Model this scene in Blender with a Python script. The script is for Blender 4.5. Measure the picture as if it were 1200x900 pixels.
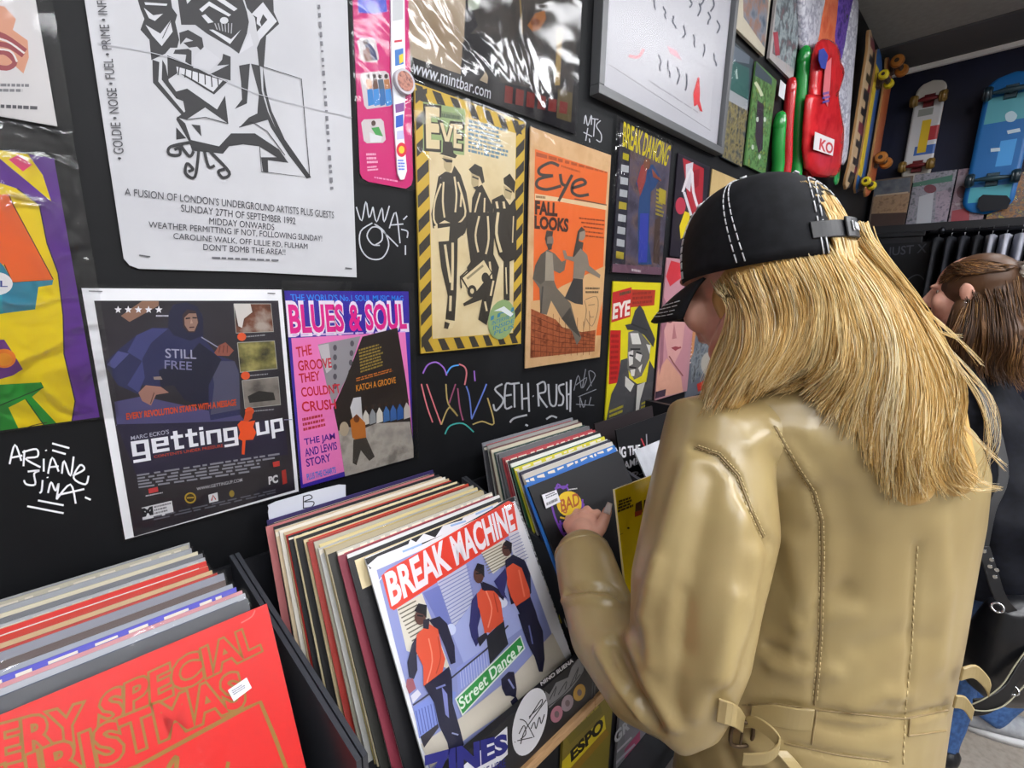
import bpy, bmesh, math, random
from mathutils import Vector, Matrix
from mathutils.bvhtree import BVHTree
for o in list(bpy.data.objects): bpy.data.objects.remove(o)
SC = bpy.context.scene
COL = SC.collection
# ------------------------------------------------------------------ camera
FL = 537.66                                   # focal length in pixels of the 1200x900 frame
CAM = Vector((0, -.8, 1.5))
YAW, PIT, ROL = .762396, .208260, .0164888
cf = Vector((math.sin(YAW)*math.cos(PIT), math.cos(YAW)*math.cos(PIT), -math.sin(PIT)))
r0 = Vector((math.cos(YAW), -math.sin(YAW), 0)); u0 = r0.cross(cf)
cr = r0*math.cos(ROL)+u0*math.sin(ROL); cu = -r0*math.sin(ROL)+u0*math.cos(ROL)
cd = bpy.data.cameras.new('camera'); co = bpy.data.objects.new('camera', cd); COL.objects.link(co)
cd.sensor_fit = 'HORIZONTAL'; cd.sensor_width = 36; cd.lens = 36*FL/1200; cd.clip_start = .02
mw = Matrix.Identity(4)
for i, v in enumerate((cr, cu, -cf)):
    for j in range(3): mw[j][i] = v[j]
for j in range(3): mw[j][3] = CAM[j]
co.matrix_world = mw
SC.camera = co
# ------------------------------------------------------------------ exposure, world
SC.view_settings.view_transform = 'Standard'
try: SC.view_settings.look = 'None'
except Exception: pass
SC.view_settings.exposure = 0.0; SC.view_settings.gamma = 1; SC.view_settings.use_curve_mapping = False
SC.cycles.use_denoising = True
SC.cycles.max_bounces = 8; SC.cycles.transparent_max_bounces = 24
W = bpy.data.worlds.new('world'); SC.world = W; W.use_nodes = True
W.node_tree.nodes['Background'].inputs[0].default_value = (.9, .95, 1, 1)
W.node_tree.nodes['Background'].inputs[1].default_value = .4
PANEL_POWER = (10.5, 31.0, 39.0)               # emission of the three rows of ceiling panels, from the magazine wall outwards
# ------------------------------------------------------------------ helpers: rays of the photograph on real planes
def ray(x, y): return cr*((x-600)/FL)-cu*((y-450)/FL)+cf
def atY(x, y, Y): v = ray(x, y); return CAM+v*((Y-CAM.y)/v.y)
def atX(x, y, X): v = ray(x, y); return CAM+v*((X-CAM.x)/v.x)
def atD(x, y, D): return CAM+ray(x, y)*D
class Plane:
    def __init__(s, O, N): s.O = Vector(O); s.N = Vector(N).normalized()
    def __call__(s, x, y):
        v = ray(x, y); return CAM+v*((s.O-CAM).dot(s.N)/v.dot(s.N))
def wallp(off=.004): return Plane((0, -off, 0), (0, -1, 0))
# ------------------------------------------------------------------ materials
def lin(h):
    h = h.lstrip('#'); c = [int(h[i:i+2], 16)/255 for i in (0, 2, 4)]
    return tuple(x/12.92 if x <= .04045 else ((x+.055)/1.055)**2.4 for x in c)+(1,)
_m = {}
def nodes(name):
    m = bpy.data.materials.new(name); m.use_nodes = True
    return m, m.node_tree, m.node_tree.nodes['Principled BSDF']
def M(h, rough=.5, spec=.4, metal=0, coat=0, bump=0, bscale=60, emit=0):
    k = (h, rough, spec, metal, coat, bump, bscale, emit)
    if k in _m: return _m[k]
    m, t, b = nodes('paint_'+h.strip('#'))
    b.inputs['Base Color'].default_value = lin(h); b.inputs['Roughness'].default_value = rough
    b.inputs['Specular IOR Level'].default_value = spec; b.inputs['Metallic'].default_value = metal
    b.inputs['Coat Weight'].default_value = coat
    if emit:
        b.inputs['Emission Color'].default_value = lin(h); b.inputs['Emission Strength'].default_value = emit
    if bump:
        n = t.nodes.new('ShaderNodeTexNoise'); n.inputs['Scale'].default_value = bscale
        g = t.nodes.new('ShaderNodeTexCoord'); t.links.new(g.outputs['Object'], n.inputs['Vector'])
        p = t.nodes.new('ShaderNodeBump'); p.inputs['Strength'].default_value = bump; p.inputs['Distance'].default_value = .002
        t.links.new(n.outputs['Fac'], p.inputs['Height']); t.links.new(p.outputs['Normal'], b.inputs['Normal'])
    _m[k] = m; return m
def MIX(cols, scale=20, rough=.45, detail=4, stretch=(1, 1, 1), spec=.4, bump=0, seed=0):
    """printed photo / worn surface: several colours mixed by noise"""
    k = (tuple(cols), scale, rough, detail, stretch, spec, bump, seed)
    if k in _m: return _m[k]
    m, t, b = nodes('mottle_'+cols[0].strip('#'))
    g = t.nodes.new('ShaderNodeTexCoord'); mp = t.nodes.new('ShaderNodeMapping')
    mp.inputs['Scale'].default_value = stretch; mp.inputs['Location'].default_value = (seed*3.1, seed*1.7, seed*.9)
    n = t.nodes.new('ShaderNodeTexNoise'); n.inputs['Scale'].default_value = scale; n.inputs['Detail'].default_value = detail
    r = t.nodes.new('ShaderNodeValToRGB'); e = r.color_ramp.elements
    N = len(cols); lo, hi = .33, .67
    e[0].position = lo; e[0].color = lin(cols[0]); e[1].position = hi; e[1].color = lin(cols[-1])
    for i in range(1, N-1):
        q = e.new(lo+(hi-lo)*i/(N-1)); q.color = lin(cols[i])
    t.links.new(g.outputs['Object'], mp.inputs[0]); t.links.new(mp.outputs[0], n.inputs['Vector'])
    t.links.new(n.outputs['Fac'], r.inputs[0]); t.links.new(r.outputs[0], b.inputs['Base Color'])
    b.inputs['Roughness'].default_value = rough; b.inputs['Specular IOR Level'].default_value = spec
    if bump:
        p = t.nodes.new('ShaderNodeBump'); p.inputs['Strength'].default_value = bump; p.inputs['Distance'].default_value = .002
        t.links.new(n.outputs['Fac'], p.inputs['Height']); t.links.new(p.outputs['Normal'], b.inputs['Normal'])
    _m[k] = m; return m
def FILM(wr=.5, scale=14, rough=.08, gain=1.0):
    """clear plastic film with wrinkles: transparent, reflecting at grazing angles"""
    k = ('film', wr, scale, rough, gain)
    if k in _m: return _m[k]
    m = bpy.data.materials.new('clear_plastic'); m.use_nodes = True; t = m.node_tree; t.nodes.clear()
    o = t.nodes.new('ShaderNodeOutputMaterial'); mx = t.nodes.new('ShaderNodeMixShader')
    tr = t.nodes.new('ShaderNodeBsdfTransparent'); gl = t.nodes.new('ShaderNodeBsdfGlossy'); gl.inputs['Roughness'].default_value = rough
    tr.inputs[0].default_value = (1, 1, 1, 1)
    fr = t.nodes.new('ShaderNodeFresnel'); fr.inputs[0].default_value = 1.45
    ml = t.nodes.new('ShaderNodeMath'); ml.operation = 'MULTIPLY'; ml.inputs[1].default_value = gain
    g = t.nodes.new('ShaderNodeTexCoord'); n = t.nodes.new('ShaderNodeTexNoise'); n.inputs['Scale'].default_value = scale
    n.inputs['Detail'].default_value = 2; n.inputs['Distortion'].default_value = 1.2
    p = t.nodes.new('ShaderNodeBump'); p.inputs['Strength'].default_value = wr; p.inputs['Distance'].default_value = .01
    L = t.links.new
    L(g.outputs['Object'], n.inputs['Vector']); L(n.outputs['Fac'], p.inputs['Height'])
    L(p.outputs[0], gl.inputs['Normal']); L(p.outputs[0], fr.inputs['Normal'])
    L(fr.outputs[0], ml.inputs[0]); L(ml.outputs[0], mx.inputs[0]); L(tr.outputs[0], mx.inputs[1]); L(gl.outputs[0], mx.inputs[2]); L(mx.outputs[0], o.inputs[0])
    _m[k] = m; return m
# ------------------------------------------------------------------ objects
def tag(o, label=None, cat=None, group=None, kind=None):
    if label: o['label'] = label
    if cat: o['category'] = cat
    if group: o['group'] = group
    if kind: o['kind'] = kind
    return o
def obj(name, me, parent=None, loc=None):
    o = bpy.data.objects.new(name, me); COL.objects.link(o)
    if loc is not None: o.location = loc
    if parent is not None: o.parent = parent
    return o
def empty(name, loc): return obj(name, None, None, loc)
def bm_obj(name, bm, mat, parent=None, origin=(0, 0, 0), smooth=False, pw=None):
    """world-space bmesh -> object with its origin at `origin` (world); parent's world location is subtracted"""
    o = Vector(origin)
    bmesh.ops.translate(bm, verts=bm.verts, vec=-o)
    me = bpy.data.meshes.new(name); bm.to_mesh(me); bm.free()
    for m in (mat if isinstance(mat, (list, tuple)) else [mat]): me.materials.append(m)
    if smooth:
        for p in me.polygons: p.use_smooth = True
    return obj(name, me, parent, o-(wpos(parent) if parent is not None else Vector()))
def wpos(p):
    v = Vector()
    while p is not None: v += p.location; p = p.parent
    return v
def box(bm, lo, hi, bev=0, mi=0):
    r = bmesh.ops.create_cube(bm, size=1)
    c = [(a+b)/2 for a, b in zip(lo, hi)]; s = [abs(b-a) for a, b in zip(lo, hi)]
    for v in r['verts']: v.co = Vector([c[i]+v.co[i]*s[i] for i in range(3)])
    fs = set(f for v in r['verts'] for f in v.link_faces)
    for f in fs: f.material_index = mi
    if bev:
        es = list(set(e for v in r['verts'] for e in v.link_edges))
        bmesh.ops.bevel(bm, geom=es, offset=bev, segments=2, affect='EDGES', profile=.5)
def hexa(bm, b, t, mi=0):
    """solid from a bottom and a top loop of equal length"""
    B = [bm.verts.new(p) for p in b]; T = [bm.verts.new(p) for p in t]; n = len(B)
    fs = [bm.faces.new(B[::-1]), bm.faces.new(T)]+[bm.faces.new((B[i], B[(i+1) % n], T[(i+1) % n], T[i])) for i in range(n)]
    for f in fs: f.material_index = mi
    return fs
def slab(bm, loop, n, th, mi=0):
    n = Vector(n); hexa(bm, [Vector(p)-n*th for p in loop], loop, mi)
def cyl(bm, a, b, ra, rb=None, seg=14, mi=0, smooth=True):
    a, b = Vector(a), Vector(b); rb = ra if rb is None else rb
    d = (b-a).normalized(); u = d.orthogonal().normalized(); v = d.cross(u)
    A = [bm.verts.new(a+(u*math.cos(2*math.pi*i/seg)+v*math.sin(2*math.pi*i/seg))*ra) for i in range(seg)]
    B = [bm.verts.new(b+(u*math.cos(2*math.pi*i/seg)+v*math.sin(2*math.pi*i/seg))*rb) for i in range(seg)]
    f = [bm.faces.new(A[::-1]), bm.faces.new(B)]
    for i in range(seg):
        q = bm.faces.new((A[i], A[(i+1) % seg], B[(i+1) % seg], B[i])); q.smooth = smooth; f.append(q)
    for q in f: q.material_index = mi
def crom(P, k=6, closed=False):
    """Catmull-Rom through P"""
    P = [Vector(p) for p in P]
    if len(P) < 3: return P
    out = []; n = len(P); rng = n if closed else n-1
    for i in range(rng):
        if closed: a, b, c, d = P[i-1], P[i], P[(i+1) % n], P[(i+2) % n]
        else: a, b, c, d = P[max(i-1, 0)], P[i], P[i+1], P[min(i+2, n-1)]
        for j in range(k):
            t = j/k
            out.append(.5*((2*b)+(c-a)*t+(2*a-5*b+4*c-d)*t*t+(3*b-a-3*c+d)*t**3))
    if not closed: out.append(P[-1])
    return out
def tube(bm, pts, rad, seg=12, caps=True, up=None, mi=0):
    """loft of (elliptic) rings along pts; rad: list of r or (r_side, r_up); rounded ends"""
    P = [Vector(p) for p in pts]; R = [r if isinstance(r, (tuple, list)) else (r, r) for r in rad]
    rings = []
    u = None
    for i, p in enumerate(P):
        d = (P[min(i+1, len(P)-1)]-P[max(i-1, 0)]).normalized()
        if up is not None: s = d.cross(Vector(up)); s = s.normalized() if s.length > 1e-6 else d.orthogonal().normalized()
        elif u is None: s = d.orthogonal().normalized()
        else: s = (u-d*u.dot(d)).normalized()
        u = s; w = s.cross(d).normalized()
        rings.append((p, s, w, d))
    def ring(p, s, w, a, b): return [bm.verts.new(p+s*(a*math.cos(2*math.pi*k/seg))+w*(b*math.sin(2*math.pi*k/seg))) for k in range(seg)]
    L = []
    if caps:
        p, s, w, d = rings[0]; a, b = R[0]; h = min(a, b)
        for q in (.9, .55): L.append(ring(p-d*h*q, s, w, a*math.sqrt(1-q*q), b*math.sqrt(1-q*q)))
    for (p, s, w, d), (a, b) in zip(rings, R): L.append(ring(p, s, w, a, b))
    if caps:
        p, s, w, d = rings[-1]; a, b = R[-1]; h = min(a, b)
        for q in (.55, .9): L.append(ring(p+d*h*q, s, w, a*math.sqrt(1-q*q), b*math.sqrt(1-q*q)))
    fs = []
    for A, B in zip(L, L[1:]):
        for k in range(seg): fs.append(bm.faces.new((A[k], B[k], B[(k+1) % seg], A[(k+1) % seg])))
    fs.append(bm.faces.new(L[0])); fs.append(bm.faces.new(L[-1][::-1]))
    for f in fs: f.smooth = True; f.material_index = mi
    return fs
def ell(bm, c, r, rot=None, seg=20, rings=12, mi=0):
    m = Matrix.Translation(Vector(c)) @ (rot.to_4x4() if rot is not None else Matrix.Identity(4)) @ Matrix.Diagonal((r[0], r[1], r[2], 1))
    q = bmesh.ops.create_uvsphere(bm, u_segments=seg, v_segments=rings, radius=1, matrix=m)
    for v in q['verts']:
        for f in v.link_faces: f.smooth = True; f.material_index = mi
def remesh(bm, voxel, smooth=6, fac=.5):
    """fuse overlapping solids into ONE continuous surface"""
    bmesh.ops.recalc_face_normals(bm, faces=bm.faces)
    me = bpy.data.meshes.new('tmp'); bm.to_mesh(me); bm.free()
    o = bpy.data.objects.new('tmp', me); COL.objects.link(o)
    r = o.modifiers.new('r', 'REMESH'); r.mode = 'VOXEL'; r.voxel_size = voxel; r.use_smooth_shade = True
    if smooth:
        s = o.modifiers.new('s', 'SMOOTH'); s.iterations = smooth; s.factor = fac
    dg = bpy.context.evaluated_depsgraph_get(); dg.update()
    m2 = bpy.data.meshes.new_from_object(o.evaluated_get(dg))
    bpy.data.objects.remove(o); bpy.data.meshes.remove(me)
    b2 = bmesh.new(); b2.from_mesh(m2); bpy.data.meshes.remove(m2)
    for f in b2.faces: f.smooth = True; f.material_index = 0
    return b2
# ------------------------------------------------------------------ lettering
_txt = {}
_box = {}
def text_box(s):
    if s not in _box:
        c = bpy.data.curves.new('t', 'FONT'); c.body = s; c.resolution_u = 2
        o = bpy.data.objects.new('t', c); COL.objects.link(o); dg = bpy.context.evaluated_depsgraph_get(); dg.update()
        me = o.evaluated_get(dg).to_mesh(); v = [(p.co.x, p.co.y) for p in me.vertices]; o.evaluated_get(dg).to_mesh_clear()
        bpy.data.objects.remove(o); bpy.data.curves.remove(c)
        _box[s] = (min(p[0] for p in v), max(p[0] for p in v), min(p[1] for p in v), max(p[1] for p in v))
    return _box[s]
def text_geo(s, bold=0.0):
    k = (s, bold)
    if k in _txt: return _txt[k]
    c = bpy.data.curves.new('t', 'FONT'); c.body = s; c.resolution_u = 3; c.offset = bold
    o = bpy.data.objects.new('t', c); COL.objects.link(o)
    dg = bpy.context.evaluated_depsgraph_get(); dg.update()
    me = o.evaluated_get(dg).to_mesh()
    vs = [(v.co.x, v.co.y) for v in me.vertices]; fs = [tuple(p.vertices) for p in me.polygons]
    o.evaluated_get(dg).to_mesh_clear(); bpy.data.objects.remove(o); bpy.data.curves.remove(c)
    if vs and bold:                       # keep the plain letters' box so that bolder copies grow around it
        c0 = text_box(s); vs = [((x-c0[0])/(c0[1]-c0[0]), (y-c0[2])/(c0[3]-c0[2])) for x, y in vs]
    elif vs:
        x0 = min(v[0] for v in vs); x1 = max(v[0] for v in vs); y0 = min(v[1] for v in vs); y1 = max(v[1] for v in vs)
        vs = [((x-x0)/max(x1-x0, 1e-6), (y-y0)/max(y1-y0, 1e-6)) for x, y in vs]
    _txt[k] = (vs, fs); return _txt[k]
class Print:
    """one printed sheet / sleeve: a solid base with its artwork in thin ink layers, ONE mesh"""
    def __init__(s, plane, seed=0, front=None):
        s.pl = plane; s.v = []; s.f = []; s.mi = []; s.mats = []; s.h = 1e-4; s.N = plane.N.copy(); s.rnd = random.Random(seed)
        if s.N.dot(CAM-plane(600, 450)) < 0: s.N = -s.N
    def m(s, mat):
        if isinstance(mat, str): mat = M(mat, .45, .28)
        if mat not in s.mats: s.mats.append(mat)
        return s.mats.index(mat)
    vx = vy = 0; vs = 1
    def view(s, x, y, k): s.vx, s.vy, s.vs = x, y, k; return s
    def P(s, p): return p if isinstance(p, Vector) and len(p) == 3 else s.pl(s.vx+p[0]/s.vs, s.vy+p[1]/s.vs)
    def clip(s, pts):
        q = s.quad
        if q is None or len(q) != 4: return pts
        c = sum(q, Vector())/4
        for i in range(4):
            a, b = q[i], q[(i+1) % 4]; n = (b-a).cross(s.N)
            if n.dot(c-a) < 0: n = -n
            n.normalize(); d = [n.dot(p-a) for p in pts]
            if min(d) >= 0: continue
            out = []
            for k in range(len(pts)):
                p, r, dp, dr = pts[k], pts[(k+1) % len(pts)], d[k], d[(k+1) % len(pts)]
                if dp >= 0: out.append(p)
                if (dp < 0) != (dr < 0): out.append(p+(r-p)*(dp/(dp-dr)))
            pts = out
            if len(pts) < 3: return []
        return pts
    def face(s, pts, mi, h):
        pts = s.clip(pts)
        if len(pts) < 3: return
        b = len(s.v); s.v += [p+s.N*h for p in pts]; s.f.append(tuple(range(b, b+len(pts)))); s.mi.append(mi)
    def base(s, loop, mat, th=.0008, back=None):
        L = [s.P(p) for p in loop]; a = s.m(mat); b = a if back is None else s.m(back); n = len(L)
        k = len(s.v); s.v += L+[p-s.N*th for p in L]
        s.f.append(tuple(range(k, k+n))); s.mi.append(a)
        s.f.append(tuple(range(k+2*n-1, k+n-1, -1))); s.mi.append(b)
        for i in range(n):
            j = (i+1) % n; s.f.append((k+j, k+i, k+n+i, k+n+j)); s.mi.append(b)
        s.quad = L; return s
    def up(s): s.h += 2.5e-5
    def poly(s, pts, mat):
        s.up(); s.face([s.P(p) for p in pts], s.m(mat), s.h); return s
    def el(s, cx, cy, rx, ry, mat, rot=0, n=20):
        c, q = math.cos(math.radians(rot)), math.sin(math.radians(rot))
        return s.poly([(cx+rx*math.cos(a)*c-ry*math.sin(a)*q, cy+rx*math.cos(a)*q+ry*math.sin(a)*c) for a in (2*math.pi*i/n for i in range(n))], mat)
    def ln(s, pts, w, mat, smooth=0, closed=False, taper=False):
        """pen stroke of width w pixels"""
        if smooth: pts = [(v.x, v.y) for v in crom([(p[0], p[1], 0) for p in pts], smooth, closed)]
        if closed: pts = list(pts)+[pts[0]]
        s.up(); mi = s.m(mat); P = [Vector((p[0], p[1])) for p in pts]; n = len(P); A = []; B = []
        for i, p in enumerate(P):
            d = P[min(i+1, n-1)]-P[max(i-1, 0)]
            if d.length < 1e-6: d = Vector((1, 0))
            d.normalize(); q = Vector((-d.y, d.x))*w*.5*((1-.8*i/(n-1)) if taper else 1)
            A.append(s.P(p+q)); B.append(s.P(p-q))
        for i in range(n-1): s.face([A[i], A[i+1], B[i+1], B[i]], mi, s.h)
        return s
    def quadmap(s, bl, br, tl, tr=None):
        a, b, c = s.P(bl), s.P(br), s.P(tl); d = s.P(tr) if tr is not None else b+c-a
        return lambda u, v: (a*(1-u)+b*u)*(1-v)+(c*(1-u)+d*u)*v
    def tx(s, t, bl, br, tl, mat, tr=None, bold=.01, shear=0):
        vs, fs = text_geo(t, bold); f = s.quadmap(bl, br, tl, tr); s.up(); mi = s.m(mat); b = len(s.v)
        s.v += [f(x+shear*(y-.5), y)+s.N*s.h for x, y in vs]; s.f += [tuple(b+i for i in q) for q in fs]; s.mi += [mi]*len(fs); return s
    def gk(s, bl, br, tl, rows, mat, tr=None, fill=.55, ragged=.3, wl=(.04, .14)):
        """small unreadable print: rows of word shapes"""
        f = s.quadmap(bl, br, tl, tr); s.up(); mi = s.m(mat); r = s.rnd
        for k in range(rows):
            v0 = 1-(k+1)/rows+(1-fill)/rows*.5; v1 = v0+fill/rows; u = 0; end = 1-r.random()*ragged
            while u < end:
                w = min(r.uniform(*wl), end-u)
                s.face([f(u, v0), f(u+w, v0), f(u+w, v1), f(u, v1)], mi, s.h); u += w+r.uniform(.012, .03)
        return s
    BLK = {'g': (4.5, [(0, 0, 1.2, 5), (0, 3.9, 4.5, 5), (3.3, -2.2, 4.5, 5), (0, 0, 4.5, 1.1), (0, -2.2, 4.5, -1.2)]), 'e': (4.5, [(0, 0, 1.2, 5), (0, 3.9, 4.5, 5), (3.3, 2, 4.5, 5), (0, 2, 4.5, 3), (0, 0, 4.5, 1.1)]), 't': (3.4, [(.8, 0, 2, 6.5), (0, 3.9, 3.4, 5), (.8, 0, 3.4, 1.1)]), 'i': (1.2, [(0, 0, 1.2, 5), (0, 5.6, 1.2, 6.7)]),
           'n': (4.5, [(0, 0, 1.2, 5), (0, 3.9, 4.5, 5), (3.3, 0, 4.5, 5)]), 'u': (4.5, [(0, 0, 1.2, 5), (0, 0, 4.5, 1.1), (3.3, 0, 4.5, 5)]), 'p': (4.5, [(0, -2.2, 1.2, 5), (0, 3.9, 4.5, 5), (3.3, 0, 4.5, 5), (0, 0, 4.5, 1.1)])}
    def block(s, t, bl, br, tl, mat, tr=None, lo=-2.2, hi=6.7):
        """square block lettering"""
        f = s.quadmap(bl, br, tl, tr); mi = s.m(mat); tot = sum(s.BLK[c][0]+.7 for c in t)-.7; x = 0; s.up()
        for c in t:
            w, B = s.BLK[c]
            for a, b, e, d in B: s.h += 6e-6; s.face([f((x+a)/tot, (b-lo)/(hi-lo)), f((x+e)/tot, (b-lo)/(hi-lo)), f((x+e)/tot, (d-lo)/(hi-lo)), f((x+a)/tot, (d-lo)/(hi-lo))], mi, s.h)
            x += w+.7
        return s
    def q(s, bl, br, tl, u0, v0, u1, v1, mat, tr=None):
        f = s.quadmap(bl, br, tl, tr); s.up(); s.face([f(u0, v0), f(u1, v0), f(u1, v1), f(u0, v1)], s.m(mat), s.h); return s
    def build(s, name, label=None, cat=None, group=None, parent=None, origin=None):
        if origin is None:
            origin = (sum(s.quad, Vector())/len(s.quad)) if s.quad else s.v[0]
            lowest = min(p.z for p in s.quad); origin = Vector((origin.x, origin.y, lowest))
        o = Vector(origin); me = bpy.data.meshes.new(name); me.from_pydata([tuple(p-o) for p in s.v], [], s.f)
        for m in s.mats: me.materials.append(m)
        me.polygons.foreach_set('material_index', s.mi); me.update()
        ob = obj(name, me, parent, o-(wpos(parent) if parent is not None else Vector()))
        return tag(ob, label, cat, group)
    quad = None
def rect(pl, px):
    """four photo corners tl,tr,br,bl on a wall plane -> clean upright rectangle of world points"""
    p = [pl(*c) for c in px]
    x0 = (p[0].x+p[3].x)/2; x1 = (p[1].x+p[2].x)/2; z1 = (p[0].z+p[1].z)/2; z0 = (p[2].z+p[3].z)/2; y = p[0].y
    return [Vector((x0, y, z1)), Vector((x1, y, z1)), Vector((x1, y, z0)), Vector((x0, y, z0))]
def grow(q, l, r, t, b, dy):
    return [q[0]+Vector((-l, dy, t)), q[1]+Vector((r, dy, t)), q[2]+Vector((r, dy, -b)), q[3]+Vector((-l, dy, -b))]
def film(name, quad, N, parent, mat, th=.0003, sub=1, bulge=0, seed=0):
    """thin clear sheet in front of a print, its own mesh with thickness"""
    bm = bmesh.new(); r = random.Random(seed); n = max(1, sub); N = Vector(N)
    V = []
    for j in range(n+1):
        row = []
        for i in range(n+1):
            u, v = i/n, j/n; p = (quad[3]*(1-u)+quad[2]*u)*(1-v)+(quad[0]*(1-u)+quad[1]*u)*v
            w = (16*u*(1-u)*v*(1-v))**.5; row.append(bm.verts.new(p+N*bulge*w*(.55+.45*r.random())))
        V.append(row)
    for j in range(n):
        for i in range(n):
            f = bm.faces.new((V[j][i], V[j][i+1], V[j+1][i+1], V[j+1][i])); f.smooth = True
    return bm_obj(name, bm, mat, parent, (quad[2]+quad[3])/2)
# ================================================================== THE ROOM
XB, YR, ZC, XF = 4.4, -3.3, 3.02, -1.6
BLACKWALL = MIX(['#0c0d10', '#0f1013', '#131417'], 9, .55, spec=.22)
def structure(name, lo, hi, mat, bev=0):
    bm = bmesh.new(); box(bm, lo, hi, bev); o = bm_obj(name, bm, mat, None, ((lo[0]+hi[0])/2, (lo[1]+hi[1])/2, lo[2])); o['kind'] = 'structure'; return o
wall_left = structure('wall_left', (XF, 0, 0), (XB, .1, ZC), BLACKWALL)
wall_back = structure('wall_back', (XB, YR, 0), (XB+.1, .1, ZC), MIX(['#080d24', '#0b112c', '#0e1532'], 5, .6))
structure('wall_right', (XF, YR-.1, 0), (XB+.1, YR, ZC), M('#a5a3a0', .7))
structure('wall_front', (XF-.1, YR-.1, 0), (XF, .1, ZC), M('#8f8d8a', .7))
structure('floor', (XF, YR, -.1), (XB, 0, 0), MIX(['#8a8178', '#958c82', '#9c9389'], 60, .4, detail=6))
structure('ceiling', (XF, YR, ZC), (XB, 0, ZC+.1), MIX(['#8c8c8a', '#949492'], 30, .8))
structure('trim_1', (3.95, YR, ZC-.012), (XB, 0, ZC-.0005), M('#555558', .7))
structure('trim_2', (XB-.03, YR, ZC-.04), (XB-.001, -.002, ZC-.0125), M('#f4f5f6', .5))
for i, (lx, ly) in enumerate([(x, y) for y in (-1.05, -1.95, -2.85) for x in (-.4, 1.2, 2.8)]):
    t = empty('ceiling_light', (lx, ly, ZC))
    tag(t, 'white ceiling panel, '+['nearest the camera', 'middle one', 'nearest the back wall'][i % 3]+' in the row '+['along the magazine wall', 'over the aisle', 'along the opposite wall'][i//3], 'ceiling light', 'ceiling light panels')
    bm = bmesh.new(); a, b = .6, .15
    for (p, q) in (((-a, -b), (a, -b+.012)), ((-a, b-.012), (a, b)), ((-a, -b+.012), (-a+.012, b-.012)), ((a-.012, -b+.012), (a, b-.012))):
        box(bm, (lx+p[0], ly+p[1], ZC-.03), (lx+q[0], ly+q[1], ZC-.0005))
    bm_obj('frame', bm, M('#d8d8d8', .5), t, (lx, ly, ZC))
    bm = bmesh.new(); box(bm, (lx-a+.012, ly-b+.012, ZC-.024), (lx+a-.012, ly+b-.012, ZC-.001))
    bm_obj('diffuser', bm, M('#fbfcff', .5, emit=PANEL_POWER[i//3]), t, (lx, ly, ZC))
# ------------------------------------------------------------------ marker tags written on the wall (parts of the wall)
def graffiti(strokes, name='graffiti_tag', pl=None, parent=wall_left, label=None):
    p = Print(pl or wallp(.0004))
    for col, w, pts in strokes: p.ln(pts, w, col, smooth=4)
    o = p.build(name, parent=parent, origin=p.v[0]); 
    if label: o['label'] = label
def Z(x, y, k, pts): return [(x+a/k, y+b/k) for a, b in pts]
w_ = '#d9dade'
def zs(x, y, k, w, col, *ss): return [(col, w, Z(x, y, k, s)) for s in ss]
graffiti(zs(0, 450, 4, 2.2, '#e4e5ea', [(45, 375), (70, 285), (100, 360)], [(55, 345), (105, 335)], [(115, 310), (110, 385)], [(105, 320), (170, 305), (175, 340), (120, 350), (190, 390)],
    [(205, 350), (205, 410)], [(215, 308), (217, 314)], [(225, 420), (245, 345), (275, 410)], [(230, 390), (275, 385)], [(290, 420), (300, 360), (330, 430), (345, 340)], [(340, 430), (395, 400), (375, 380), (345, 440), (400, 470), (415, 430)],
    [(130, 410), (185, 405), (160, 420), (165, 470), (125, 470), (112, 450)], [(200, 450), (195, 500), (185, 510)], [(222, 435), (224, 440)], [(225, 510), (240, 460), (260, 500), (275, 465), (265, 540)], [(265, 540), (330, 470), (355, 560)], [(270, 520), (395, 492)], [(398, 530), (425, 542)],
    [(245, 278), (325, 300)], [(245, 310), (308, 328)], [(178, 545), (298, 568)], [(128, 572), (298, 605)]), label='white marker tag')
graffiti(zs(300, 225, 4, 1.5, '#b9bcc4', [(470, 70), (495, 135), (515, 45), (530, 120), (548, 70)], [(548, 70), (565, 140), (590, 75), (600, 140), (625, 65)], [(625, 170), (655, 95), (675, 240)], [(630, 155), (690, 150)], [(680, 175), (710, 185), (708, 215)], [(700, 250), (700, 295)], [(690, 130), (708, 112)],
    [(580, 250), (545, 245), (520, 205), (545, 165), (585, 175), (590, 225), (555, 250)], [(545, 145), (490, 185), (490, 260), (530, 310), (590, 310), (622, 250), (600, 185), (555, 150), (600, 190), (665, 255)]), label='grey marker tag with a spiral')
graffiti(zs(600, 0, 4, 1.2, '#a9abb2', [(338, 580), (345, 540), (355, 590), (372, 540), (372, 585)], [(370, 555), (405, 560)], [(388, 560), (382, 640)], [(415, 565), (395, 590), (418, 630), (415, 665), (395, 655)], [(335, 620), (375, 640)], [(355, 600), (345, 660)], [(362, 650), (364, 668)]), label='small grey marker tag')
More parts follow.
